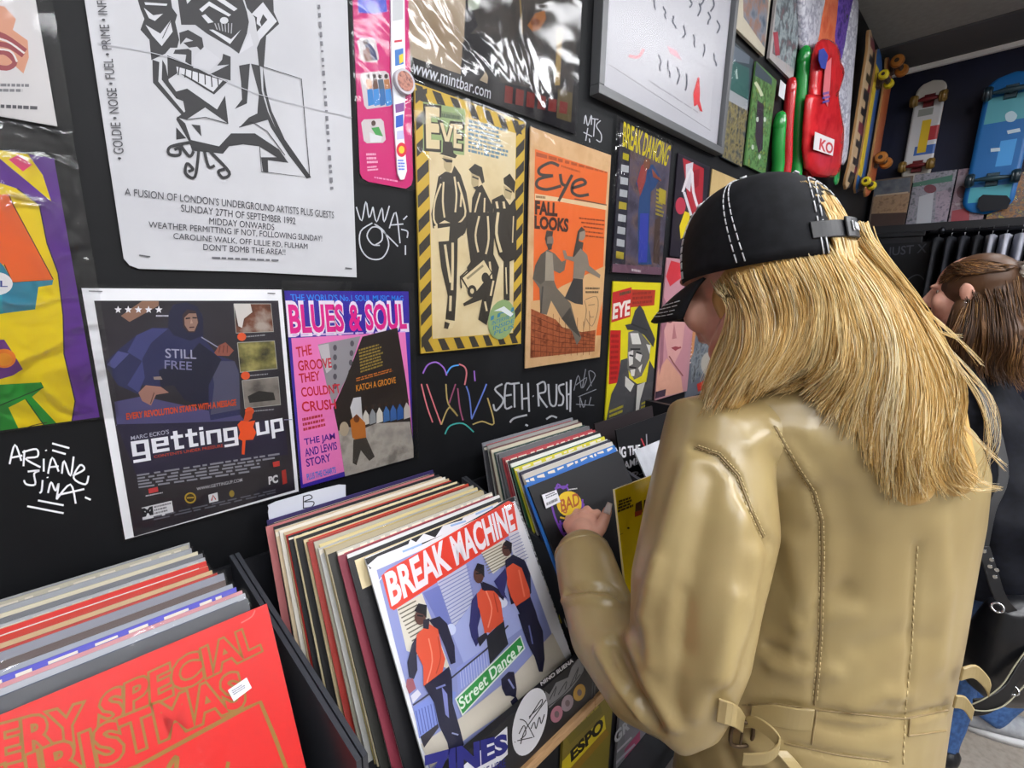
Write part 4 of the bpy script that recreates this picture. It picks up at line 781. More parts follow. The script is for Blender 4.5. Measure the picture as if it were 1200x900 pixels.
A1, B1 = atY(1009, 30, -.03), atY(1000, 222, -.03); B1.x = A1.x = 3.43; A1.z = 2.93; B1.z = 2.1; A1.y = B1.y = -.06
board('skateboard', A1, B1, .19, (1, 0, 0), (0, -1, 0), 'tan and black patterned skateboard deck beside the white packet', c1, None, group=gs, kick=.02)
def c2(t, v): return M('#d2b32a', .4) if .12 < t < .86 and v < .55 else (M('#2a5fa0', .4) if v < .75 or t > .86 else M('#1f3f78', .4))
board('skateboard', (3.72, -.05, 2.93), (3.72, -.05, 2.12), .19, (1, 0, 0), (0, -1, 0), 'yellow and blue skateboard second from the white packet', c2, '#d4c020', wheels=(.06, .78), group=gs, kick=.015)
def c3(t, v): return M('#a8552f', .4) if v > .4 else M('#b4683a', .4)
board('skateboard', (4.03, -.05, 2.985), (4.03, -.05, 2.14), .2, (1, 0, 0), (0, -1, 0), 'orange brown skateboard with amber wheels at the corner', c3, '#b4702c', wheels=(.26, .92), group=gs, wr=.036, kick=.02)
def c4(t, v):
    if t < .2 or t > .84: return M('#c9c6be', .4)
    if .3 < t < .62 and .3 < v < .62: return M('#d0b028', .4)
    if .42 < t < .55 and v <= .34: return M('#a8323a', .4)
    if .28 < t < .36 and v < .7: return M('#3a62a8', .4)
    if .66 < t < .72 and .25 < v < .8: return M('#8a8f8a', .4)
    return M('#c6c8cc', .4)
def back(pa, pb, off=.02): a = atX(*pa, XB-off); b = atX(*pb, XB-off); return a, b
a, b = back((1091, 94), (1074, 214)); b.y = a.y = (a.y+b.y)/2
board('skateboard', a, b, .155, (0, 1, 0), (-1, 0, 0), 'white skateboard with yellow and red graphic on the navy back wall', c4, '#7a5f2a', '#6a1f24', wheels=(.16, .8), group=gs, wr=.036, kick=.02)
def c5(t, v):
    if .1 < t < .2 and .1 < v < .9: return M('#4a9aa8', .4)
    if .66 < t < .84 and .1 < v < .9: return M('#4f97a4', .4)
    if .34 < t < .52 and .15 < v < .5: return M('#3f8fd0', .4)
    return M('#1560a0', .4)
a, b = back((1178, 86), (1166, 250), .12); b.y = a.y = (a.y+b.y)/2
bd = board('skateboard', a, b, .23, (0, 1, 0), (-1, 0, 0), 'broad blue skateboard with teal ends on the navy back wall', c5, '#1a2a33', '#2a3f48', wheels=(.25, .86), group=gs, wr=.04, kick=.02)
p = Print(Plane((a.x-.015, 0, 0), (-1, 0, 0))); p.base([(1147, 232), (1152, 228), (1180, 229), (1185, 235), (1180, 245), (1150, 248), (1145, 242)], '#10141c', .003); p.build('black_patch', parent=bd)
p = Print(Plane((a.x-.014, 0, 0), (-1, 0, 0))); p.base(smooth_loop([p.P(c) for c in [(1178, 134), (1186, 130), (1192, 135), (1188, 142), (1180, 142)]]), '#a8c0cc', .002); p.base([(1180, 153), (1195, 150), (1196, 154), (1181, 157)], '#b4c8d4', .002); p.base([(1161, 174), (1172, 173), (1172, 177), (1161, 178)], '#b4c8d4', .002); p.build('white_decal', parent=bd)
# ------------------------------------------------------------------ ledge with covers and the rack below it, at the back
ldz = atX(1040, 267, XB-.06).z
led = structure('trim_3', (XB-.2, YR+.3, ldz-.05), (XB-.001, -.001, ldz), M('#14151a', .5)); 
led['kind'] = 'structure'
XS = XB-.1; PB = Plane((XS, 0, 0), (-1, 0, 0))
def cover(pxs, mat, lab, draw=None, seed=0):
    q = [PB(*c) for c in pxs]; y0 = (q[0].y+q[3].y)/2; y1 = (q[1].y+q[2].y)/2; z1 = (q[0].z+q[1].z)/2
    L = [Vector((XS, y0, z1)), Vector((XS, y1, z1)), Vector((XS, y1, ldz+.001)), Vector((XS, y0, ldz+.001))]
    p = Print(PB, seed); p.base(L, mat, .008)
    if draw: draw(p)
    o = p.build('record_sleeve', lab, 'record', 'records on the back ledge')
    film('plastic_cover', grow2(L), (-1, 0, 0), o, SL, sub=4, bulge=.003, seed=seed)
def grow2(L): return [v+Vector((-.0045, 0, 0)) for v in L]
def d_c1(p): p.view(980, 170, 5.4545); p.poly([(245, 235), (475, 205), (470, 300), (240, 330)], MIX(['#4a5260', '#6a7078'], 20)); p.poly([(240, 330), (470, 305), (455, 430), (225, 440)], MIX(['#8f7660', '#a08468', '#77604c'], 30)); p.poly([(225, 440), (455, 430), (445, 515), (215, 530)], '#4a3a36'); p.ln([(250, 325), (460, 302)], 10, '#b4a490')
cover([(1025, 211), (1068, 206), (1062, 264), (1018, 266)], '#6f6258', 'brown landscape record cover at the left end of the back ledge', d_c1, 31)
def d_c2(p): p.view(980, 170, 5.4545); p.poly([(485, 245), (745, 190), (740, 230), (480, 270)], '#4f7a6c'); p.poly([(530, 330), (625, 300), (605, 500), (510, 505)], '#b9bcc4'); p.el(600, 280, 40, 28, '#7a4a54'); p.poly([(640, 300), (735, 280), (720, 480), (630, 490)], MIX(['#8f8494', '#a89aa8', '#6f6a7a'], 40))
cover([(1070, 205), (1118, 199), (1112, 263), (1063, 265)], MIX(['#7a8088', '#9a98a4', '#5f666c'], 40, .4), 'record cover with pale standing figure in the middle of the back ledge', d_c2, 32)
def d_c3(p): p.view(980, 170, 5.4545); p.poly([(760, 200), (880, 180), (870, 250), (755, 270)], '#9a8f9a'); p.poly([(740, 420), (850, 400), (850, 480), (730, 500)], '#a8525a'); p.el(800, 300, 30, 40, '#6a5560'); p.ln([(760, 380), (840, 370)], 14, '#b4a8b0')
cover([(1120, 199), (1160, 194), (1156, 262), (1114, 263)], MIX(['#8a7480', '#a08c98', '#6f6270'], 40, .4), 'mauve record cover beside the blue skateboard', d_c3, 33)
cover([(1163, 206), (1215, 200), (1212, 262), (1158, 263)], MIX(['#7a5a48', '#a0764a', '#5a5560', '#b4a04a'], 40, .4), 'multicoloured record cover behind the blue skateboard', None, 34)
# low black cabinet and hanging clothes under the ledge
xr = 4.21
bm = bmesh.new(); box(bm, (xr, -.36, 0), (XB-.002, -.005, ldz-.08), .004); box(bm, (xr-.01, -.37, ldz-.08), (XB-.002, -.003, ldz-.0505), .003)
cab = bm_obj('cabinet', bm, MIX(['#0d0e12', '#12141a'], 8, .45), None, (xr+.2, -.18, 0)); tag(cab, 'black cabinet with dim lettering under the back ledge', 'cabinet')
p = Print(Plane((xr-.002, 0, 0), (-1, 0, 0))); p.base([(1031, 286), (1092, 283), (1090, 348), (1028, 352)], '#101116', .002); p.tx('JUST X', (1040, 303), (1085, 299), (1041, 290), '#3a3c44', bold=.01); p.ln([(1060, 345), (1062, 330), (1075, 322), (1084, 330), (1086, 345)], 1.5, '#4a4d55', smooth=5); p.ln([(1045, 330), (1060, 325)], 1.2, '#3a3c44')
p.build('lettered_panel', parent=cab)
rail = bmesh.new(); tube(rail, [(4.2, -.4, ldz-.06), (4.2, -1.9, ldz-.06)], [.012, .012], 10); tube(rail, [(4.2, -.45, ldz-.06), (4.2, -.45, ldz-.052)], [.02, .02], 10)
for y in (-.42, -1.88): box(rail, (4.19, y-.01, ldz-.06), (4.21, y+.01, ldz-.0495))
tag(bm_obj('clothes_rail', rail, M('#2a2b30', .3, metal=.8), None, (4.2, -1.1, ldz-.07)), 'black clothes rail fixed under the back ledge', 'rail')
R_ = random.Random(8)
cl = ['#14161c', '#1a1c24', '#20222a', '#101218', '#8f919c', '#a6a8b4', '#9a9ca8', '#b3b5c0', '#8a8d98', '#a0a2ac']
nm = ['black', 'charcoal', 'dark grey', 'inky black', 'pale grey', 'cool grey', 'light grey', 'silver grey', 'mid grey', 'soft grey']
for i in range(10):
    y = -.44-.062*i; root = empty('hanging_garment', (4.2, y, ldz-.75)); tag(root, nm[i]+' top on the rail, '+['first', 'second', 'third', 'fourth', 'fifth', 'sixth', 'seventh', 'eighth', 'ninth', 'tenth'][i]+' from the cabinet', 'garment', 'clothes on the rail')
    bm = bmesh.new(); S = []
    prof = [(.0, .10), (.03, .2), (.1, .215), (.3, .2), (.62, .215)]
    for dz, hw in prof:
        z = ldz-.1-dz; th = .02+.006*R_.random(); n = 16
        S.append([bm.verts.new((4.2+hw*.95*math.cos(2*math.pi*k/n), y+th*math.sin(2*math.pi*k/n)*(1+.3*math.sin(5*k)), z)) for k in range(n)])
    for A, B in zip(S, S[1:]):
        for k in range(16): f = bm.faces.new((A[k], A[(k+1) % 16], B[(k+1) % 16], B[k])); f.smooth = True
    bm.faces.new(S[0]); bm.faces.new(S[-1][::-1]); bmesh.ops.recalc_face_normals(bm, faces=bm.faces)
    bm_obj('garment_body', bm, M(cl[i], .8, bump=.3, bscale=30), root, (4.2, y, ldz-.1), True)
    bm = bmesh.new(); tube(bm, crom([(4.2, y, ldz-.09), (4.2, y, ldz-.07), (4.214, y, ldz-.058), (4.2, y, ldz-.0465), (4.187, y, ldz-.055)], 4), [.002]*17, 6); bm_obj('hanger_hook', bm, M('#9a9aa0', .3, metal=1), root, (4.2, y, ldz-.08))
# ------------------------------------------------------------------ wall rack right of the bins: black box with a pink cover
q = [atY(765, 480, -.005), atY(765, 480, -.26)]
rk = empty('display_rack', (1.62, -.01, .8)); tag(rk, 'black open display rack on the wall beyond the bins', 'rack')
bm = bmesh.new(); X0, X1, Z0, Z1 = 1.395, 2.06, .80, 1.125
for xs in (X0, X1):
    bm = bmesh.new(); hexa(bm, [(xs, -.003, Z0), (xs+.02, -.003, Z0), (xs+.02, -.3, Z0), (xs, -.3, Z0)], [(xs, -.003, Z1), (xs+.02, -.003, Z1), (xs+.02, -.17, Z1), (xs, -.17, Z1)])
    bm_obj('side_panel', bm, M('#101116', .5), rk, (xs, -.1, Z0))
bm = bmesh.new(); box(bm, (X0+.0205, -.29, Z0), (X1-.0005, -.003, Z0+.02)); box(bm, (X0+.0205, -.29, Z0+.0205), (X1-.0005, -.275, Z0+.1)); bm_obj('tray', bm, M('#121318', .5), rk, (X0, -.1, Z0))
def lean_sleeve(x0, x1, ytop, ztop, lean, h, mat, name, label, cat, group=None, draw=None, th=.004, seed=0, film_=False, parent=None):
    A = math.radians(lean); L = Vector((0, -math.sin(A), -math.cos(A))); N = Vector((0, -math.cos(A), math.sin(A)))
    a = Vector((x0, ytop, ztop)); b = Vector((x1, ytop, ztop)); pl = Plane(a, N); p = Print(pl, seed)
    p.base([a, b, b+L*h, a+L*h], mat, th)
    if draw: draw(p)
    o = p.build(name, label, cat, group, origin=(a+b)/2+L*h)
    if film_: film('plastic_cover', [v+N*(p.h+.0008) for v in (a, b, b+L*h, a+L*h)], N, o, FILM(.25, 12, .1, .9), sub=3, bulge=.0012, seed=seed)
    return o
def d_pk(p): p.view(600, 450, 4); p.q_ = 1
lean_sleeve(1.43, 1.745, -.11, 1.13, 24, .315, '#b98a98', 'record_sleeve', 'pink and red record cover in the black wall rack', 'record', draw=d_pk, film_=True)
# ================================================================== RECORD BINS
BL = MIX(['#131418', '#191a1f', '#1f2026'], 14, .45)
DV = M('#34363c', .4)
Y0, YF, ZF = -.018, -.375, .815
def gx(X, y): return X+.107*(-y)                         # the bins stand slightly skewed to the wall
def panel(bm, X, th, zb, ztop0, ztop1, y0=Y0, y1=YF):
    hexa(bm, [(gx(X, y0), y0, zb), (gx(X, y0)+th, y0, zb), (gx(X, y1)+th, y1, zb), (gx(X, y1), y1, zb)],
             [(gx(X, y0), y0, ztop0), (gx(X, y0)+th, y0, ztop0), (gx(X, y1)+th, y1, ztop1), (gx(X, y1), y1, ztop1)])
def rbin(X, wd, lab, zf=ZF):
    root = empty('record_bin', (X+wd/2+.02, (Y0+YF)/2, 0)); tag(root, lab, 'record bin', 'row of black record bins'); th = .006
    for s in (0, 1):
        bm = bmesh.new(); panel(bm, X+s*(wd-th), th, .7, 1.075, .965); bm_obj('side_panel', bm, DV, root, (X, -.2, .7))
    bm = bmesh.new(); hexa(bm, [(gx(X, Y0)+th+.0004, Y0, .7), (gx(X, Y0)+wd-th-.0004, Y0, .7), (gx(X, Y0)+wd-th-.0004, Y0-.008, .7), (gx(X, Y0)+th+.0004, Y0-.008, .7)], [(gx(X, Y0)+th+.0004, Y0, 1.06), (gx(X, Y0)+wd-th-.0004, Y0, 1.06), (gx(X, Y0)+wd-th-.0004, Y0-.008, 1.06), (gx(X, Y0)+th+.0004, Y0-.008, 1.06)]); bm_obj('back_panel', bm, BL, root, (X, Y0, .7))
    ya, yb = Y0-.0085, YF+.0125
    bm = bmesh.new(); hexa(bm, [(gx(X, ya)+th+.0004, ya, .795), (gx(X, ya)+wd-th-.0004, ya, .795), (gx(X, yb)+wd-th-.0004, yb, .795), (gx(X, yb)+th+.0004, yb, .795)], [(gx(X, ya)+th+.0004, ya, zf), (gx(X, ya)+wd-th-.0004, ya, zf), (gx(X, yb)+wd-th-.0004, yb, zf), (gx(X, yb)+th+.0004, yb, zf)]); bm_obj('bottom_board', bm, BL, root, (X, -.2, .8))
    y = YF; xa, xb = gx(X, y)+th+.0004, gx(X, y)+wd-th-.0004
    bm = bmesh.new(); box(bm, (xa, y, .722), (xb, y+.012, .845), .001); fp = bm_obj('front_panel', bm, BL, root, (xa, y, .722))
    bm = bmesh.new(); box(bm, (gx(X, y), y-.006, .7), (gx(X, y)+wd, y+.014, .7205), .001); bm_obj('edge_strip', bm, MIX(['#b08a62', '#c09a70', '#a07a54'], 20, .5, stretch=(1, 12, 12)), root, (xa, y, .7))
    bm = bmesh.new(); box(bm, (gx(X, -.2)-.02, -.345, 0), (gx(X, -.2)+wd-.021, Y0, .6995)); b = bm_obj('base_cabinet', bm, BL, root, (X, -.2, 0))
    bm = bmesh.new(); box(bm, (gx(X, -.2)-.02, -.45, .38), (gx(X, -.2)+wd-.021, -.3455, .4)); box(bm, (gx(X, -.2)-.02, -.45, .4005), (gx(X, -.2)+wd-.021, -.44, .46)); bm_obj('lower_tray', bm, BL, root, (X, -.4, .38))
    return root, fp
b1, f1 = rbin(-.325, .46, 'black record bin holding the red christmas record in front')
b2, f2 = rbin(.137, .46, 'black record bin with lettered stickers along its front')
b3, f3 = rbin(.599, .4, 'black record bin the shopper is leafing through', .847)
b4, f4 = rbin(1.0, .349, 'black record bin beyond the shopper hand, ending the row')
# stickers on the front of the middle bin
PF = Plane((0, YF-.0006, 0), (0, -1, 0))
p = Print(PF); p.view(540, 760, 5); p.base([(-220, 900), (272, 460), (275, 620), (-220, 1090)], '#d9dae2', .0006); p.tx('ZINES', (-200, 840), (268, 600), (-205, 640), '#24277a', tr=(262, 505), bold=.06, shear=0); p.tx('ARE HERE', (100, 760), (262, 690), (100, 715), '#24277a', tr=(260, 645), bold=.02)
s = p.build('sticker', parent=f2); s['label'] = 'white sticker with navy letters'
p = Print(PF); p.base([(600+38*math.cos(a)*1.0-.0*math.sin(a)+21, 846+0*math.cos(a)+38*math.sin(a)-math.cos(a)*14) if False else (621+20*math.cos(a)+6*math.sin(a)*-.9, 846+39*math.sin(a)-7*math.cos(a)) for a in (2*math.pi*i/32 for i in range(32))], '#d4d5dc', .0006)
p.view(540, 760, 5)
for L in ([(345, 415), (380, 430), (430, 520)], [(350, 560), (375, 480), (450, 370), (500, 300)], [(400, 410), (470, 300), (470, 330), (400, 400)], [(340, 500), (370, 450), (380, 500), (350, 530)], [(410, 470), (430, 430), (440, 470), (460, 400), (470, 440), (490, 385)], [(330, 540), (420, 520)], [(315, 545), (318, 550)]): p.ln(L, 6, '#2a2a30', smooth=4)
s = p.build('sticker', parent=f2); s['label'] = 'white oval sticker with a scribbled tag'
p = Print(PF); p.view(540, 760, 5); p.base([(495, 250), (520, 270), (560, 200), (630, 170), (650, 110), (700, 45), (725, 60), (720, 130), (690, 180), (640, 245), (560, 310), (520, 350), (500, 300)], '#77777a', .0006)
for L in ([(520, 300), (560, 220), (545, 280)], [(570, 270), (620, 190), (610, 240)], [(640, 220), (690, 110), (670, 180)], [(510, 340), (600, 270), (700, 150)]): p.ln(L, 5, '#3a3a3e', smooth=3)
s = p.build('sticker', parent=f2); s['label'] = 'grey graffiti shaped sticker'
p = Print(PF); p.view(540, 760, 5); p.base([(465, 200), (650, 55), (662, 75), (478, 222)], '#16161a', .0005); p.tx('NINO BUENA', (472, 218), (660, 78), (465, 198), '#d0d0d6', tr=(652, 58), bold=.03); s = p.build('sticker', parent=f2); s['label'] = 'black strip sticker with white letters'
for (cx, cy, c, n) in ((562, 385, '#a87080', 'pink'), (625, 320, '#8f8088', 'mauve'), (695, 258, '#b08a3a', 'gold')):
    p = Print(PF); p.view(540, 760, 5); p.base([(cx+34*math.cos(a)+10*math.sin(a), cy+42*math.sin(a)-26*math.cos(a)) for a in (2*math.pi*i/18 for i in range(18))], c, .0005); p.el(cx, cy, 14, 20, '#6a5a5e'); s = p.build('sticker', parent=f2); s['label'] = n+' round sticker'
# magazines in the tray under the bins
PM = Plane((0, -.39, 0), (0, -1, 0))
def mag(loop, mat, lab, draw, off=0):
    pl = Plane((0, -.354-off, 0), (0, -1, 0)); p = Print(pl); q = rect(pl, loop); q[0].z = q[1].z = min(q[0].z, .698)
    q[2].z = q[3].z = .402; p.base(q, mat, .006); p.R = q; draw(p); return p.build('magazine', lab, 'magazine', 'magazines in the lower tray')
def d_espo(p): p.view(540, 760, 5); p.poly([(590, 480), (800, 260), (830, 380), (640, 560)], '#6f6426'); p.gk((620, 520), (830, 330), (610, 470), 2, '#9a8a30', tr=(815, 290)); p.poly([(560, 700), (840, 390), (850, 470), (560, 790)], '#c4b024'); p.tx('ESPO', (650, 660), (835, 470), (645, 600), '#1f1c14', tr=(825, 405), bold=.05); p.poly([(560, 790), (850, 470), (870, 500), (640, 760)], '#8a6a24')
mag([(655, 860), (716, 800), (712, 960), (656, 1050)], '#7a6c2a', 'olive yellow magazine in the tray under the bins', d_espo)
def d_grey(p): p.view(540, 760, 5); p.poly([(880, 460), (960, 400), (960, 800), (860, 800)], '#6f6f72'); p.tx('GR', (905, 560), (985, 470), (900, 500), '#a8a8ac', bold=.04); p.poly([(960, 590), (1050, 480), (1050, 540), (960, 650)], '#9a4060'); p.ln([(880, 640), (1000, 520)], 10, '#b0a8b0'); p.ln([(860, 720), (1020, 560)], 12, '#a09aa4')
mag([(722, 800), (775, 750), (772, 960), (720, 1000)], '#77747a', 'grey and pink magazine beside the olive yellow one', d_grey)
mag([(612, 905), (650, 866), (650, 1050), (610, 1100)], '#1a1a1d', 'black magazine left of the olive yellow one', lambda p: None)
# ------------------------------------------------------------------ the records
R_ = random.Random(21)
ORD = ['second', 'third', 'fourth', 'fifth', 'sixth', 'seventh', 'eighth', 'ninth', 'tenth', 'eleventh', 'twelfth', 'thirteenth', 'fourteenth', 'fifteenth', 'sixteenth', 'seventeenth', 'eighteenth', 'nineteenth', 'twentieth', 'twenty-first', 'twenty-second', 'twenty-third', 'twenty-fourth', 'twenty-fifth', 'twenty-sixth', 'twenty-seventh', 'twenty-eighth', 'twenty-ninth', 'thirtieth', 'thirty-first', 'thirty-second']
def worn(c, e, seed): return MIX([e, c, c, c], 22, .5, seed=seed)
def stack(n, xl0, xl1, y0, y1, lean0, lean1, cols, where, group, hh=.315, wob=.006, films=.3, zof=0):
    """n sleeves from the back (0) to just behind the front one"""
    for i in range(n):
        t = i/max(n, 1); y = y0+(y1-y0)*t; lean = lean0+(lean1-lean0)*t
        c, nm, edge = cols[i % len(cols)]
        A = math.radians(lean); h = hh+R_.uniform(-.002, .002); zt = ZF+.002+zof+h*math.cos(A)+R_.uniform(-.001, .004)
        x = xl0+(xl1-xl0)*t**1.3+R_.uniform(-wob, wob)
        th = R_.choice([.0026, .003, .0036])
        L = Vector((0, -math.sin(A), -math.cos(A))); N = Vector((0, -math.cos(A), math.sin(A))); a = Vector((x, y, zt)); b = a+Vector((.315, 0, 0))
        p = Print(Plane(a, N), i); p.base([a, b, b+L*h, a+L*h], M(c, .45), th, back=M(edge, .6))
        if i % 3 == 0:
            f = lambda u, v: a+Vector((.315*u, 0, 0))+L*(h*v)
            p.up(); p.face([f(.03, .02), f(.97, .02), f(.97, .16), f(.03, .16)], p.m(R_.choice(['#d8c8a0', '#b8383a', '#2c3a5a', '#dcdcdc', '#3a3a3e'])), p.h)
        if i % 4 == 1:
            u = 0
            while u < .95:
                w = R_.uniform(.02, .08); p.face([a+Vector((.315*u, 0, 0))+L*.003, a+Vector((.315*(u+w), 0, 0))+L*.003, a+Vector((.315*(u+w), 0, 0))+L*R_.uniform(.005, .011), a+Vector((.315*u, 0, 0))+L*R_.uniform(.005, .011)], p.m('#d9d2c2'), 1.2e-4); u += w+R_.uniform(.01, .05)
        o = p.build('record_sleeve', f'{nm} record sleeve, {ORD[n-1-i]} from the front in the {where}', 'record', group, origin=(a+b)/2+L*h)
        if R_.random() < films: film('plastic_cover', [v+N*.0006 for v in (a+Vector((-.002, 0, .004)), b+Vector((.002, 0, .004)), b+L*h, a+L*h)], N, o, FILM(.3, 18, .12, 1.1), seed=i)
G1 = [('#8f9094', 'grey', '#a8a8a8'), ('#b9b4a2', 'beige', '#c9c4b4'), ('#a0a3aa', 'silver grey', '#b9bcc4'), ('#c8c0a8', 'cream', '#d0c8b0'), ('#77797f', 'dark grey', '#9a9ca2'), ('#b0b3ba', 'pale grey', '#c9cbd2'), ('#c02a24', 'bright red', '#d0b898'), ('#c43020', 'tomato red', '#d8c09a'), ('#c9ad84', 'tan', '#d4c0a0'), ('#b8281e', 'deep red', '#b43a2a'), ('#8a8c98', 'bluish grey', '#aaacb8'), ('#5a4a48', 'brown', '#b0a8a8'), ('#9aa0ac', 'steel grey', '#c0c4cc'), ('#4a4ab0', 'violet blue', '#6a6ac0'), ('#c88a90', 'rose', '#d0a0a4'), ('#a8abb4', 'light grey', '#c4c8d0'), ('#4a4c52', 'charcoal', '#5a5c62')]
stack(17, -.235, -.19, -.035, -.19, 13, 30, G1, 'bin holding the red christmas record', 'records in the bin nearest the camera', wob=.004, films=.75)
G2 = [('#2a2050', 'indigo', '#4a4080'), ('#1f1f24', 'black', '#3a3a40'), ('#b06a6a', 'dusty rose', '#c08a84'), ('#1c1c20', 'matt black', '#2c2c30'), ('#c9c2b4', 'off white', '#d4cec0'), ('#c8b496', 'sand', '#d4c4a4'), ('#d4cfc4', 'white', '#dcd8d0'), ('#b8a484', 'buff', '#c8b898'), ('#b02a24', 'red edged', '#b8483a'), ('#16161a', 'worn black', '#2a2624'), ('#d8c8a0', 'ivory', '#e0d4b0'), ('#1a1a1c', 'jet black', '#4a463c'), ('#d0bc94', 'cream', '#d8c8a4'), ('#c0301c', 'torn red', '#d4c49a'), ('#9a2a20', 'rust red', '#b89a78'), ('#a8a292', 'stone', '#b8b2a2'), ('#c8b884', 'straw', '#d4c894'), ('#b4b4b0', 'pale grey', '#c8c8c4'), ('#c4b070', 'yellowed', '#d4c488'), ('#a89c80', 'khaki', '#b8ac90'), ('#2a2a26', 'dark olive', '#4a4a44'), ('#b8b4a8', 'greyish white', '#c8c4b8'), ('#7a2a3a', 'maroon', '#8a4a54'), ('#d4d4d4', 'clean white', '#e0e0e0'), ('#16161a', 'glossy black', '#26262a')]
stack(25, .18, .262, -.048, -.178, 13, 31, G2, 'bin with lettered stickers', 'records in the middle bin', films=.15)
G3 = [('#77797f', 'grey', '#a0a2a8'), ('#3a3a3e', 'charcoal', '#6a6a70'), ('#a8a8a4', 'stone grey', '#b8b8b4'), ('#6a4a48', 'brown', '#9a7a74'), ('#c4bca8', 'cream', '#d0c8b4'), ('#2a4a44', 'dark teal', '#4a6a64'), ('#8a8c90', 'mid grey', '#a4a6aa'), ('#5a5c60', 'slate', '#7a7c80'), ('#9a3a40', 'crimson', '#b05a5c'), ('#b03a42', 'red', '#c0606a'), ('#1c1c20', 'black', '#d4d4d4'), ('#d8d8d4', 'white', '#e0e0dc'), ('#2a5a3a', 'bottle green', '#4a7a5a'), ('#c8c02a', 'lemon yellow', '#d8d04a'), ('#c8c8c4', 'pale', '#d8d8d4'), ('#26263a', 'navy', '#3a3a5a'), ('#b8b4ac', 'greyish', '#c4c0b8'), ('#2a6ab0', 'bright blue', '#d8c8a0')]
stack(18, .622, .624, -.055, -.2, 13, 32, G3, 'bin the shopper leafs through', 'records in the bin under the shopper hand', films=.25, wob=.004, zof=.033)
# divider card with its letter
pl = wallp(.043); p = Print(pl); p.base(smooth_loop([pl(*c) for c in [(316, 612), (315, 596), (323, 588), (397, 568), (405, 573), (406, 590), (420, 640), (330, 680)]], 2), '#c4c8d4', .0012)
p.view(300, 450, 4); p.ln([(222, 525), (222, 585)], 5, '#2a2c34'); p.ln([(222, 527), (252, 520), (262, 535), (225, 552), (270, 552), (262, 575), (222, 582)], 5, '#2a2c34', smooth=4)
tag(p.build('divider_card'), 'white divider card marked B behind the records', 'divider card')
# front record of the left bin
def d_xmas(p):
    p.view(0, 675, 4); Gd = '#8f6a24'
    def gold(t, bl, br, tl, tr):
        p.tx(t, bl, br, tl, Gd, tr=tr, bold=.075); p.tx(t, bl, br, tl, '#cc1512', tr=tr, bold=.022)
    gold('A VERY', (-480, 1010), (395, 775), (-480, 830), (375, 605)); gold('SPECIAL', (470, 718), (1220, 350), (480, 560), (1180, 235)); gold('CHRISTMAS', (-260, 1200), (1150, 600), (-280, 1010), (1110, 450))
    p.ln([(-200, 1190), (640, 895), (1120, 635), (1220, 590), (1290, 760), (1500, 1330)], 20, Gd); p.ln([(760, 960), (800, 880), (830, 850), (820, 940)], 22, Gd, smooth=4); p.ln([(1060, 930), (1070, 870)], 18, Gd)
    p.ln([(1130, 220), (1180, 190), (1195, 160)], 6, '#e8706a', smooth=3)
xm = lean_sleeve(-.185, .134, -.207, 1.094, 31, .32, '#cc1512', 'record_sleeve', 'red christmas record with gold outlined letters at the front of the left bin', 'record', 'records in the bin nearest the camera', draw=d_xmas, film_=True, seed=40)
def sticker(pl_, loop, parent, draw=None, label='white price sticker', col='#dcdce4'):
    pl2 = Plane(pl_.O+pl_.N*(.004 if pl_.N.y < 0 else -.004), pl_.N); p = Print(pl2); p.base(loop, col, .0006)
    if draw: draw(p)
    s = p.build('price_sticker', parent=parent); s['label'] = label
def lplane(x, y, z, lean): A = math.radians(lean); return Plane((x, y, z), (0, -math.cos(A), math.sin(A)))
sticker(lplane(0, -.207, 1.094, 31), [(267, 809), (289, 794), (295, 806), (274, 822)], xm, lambda p: p.gk((274, 815), (290, 805), (271, 809), 3, '#6a6a78'))
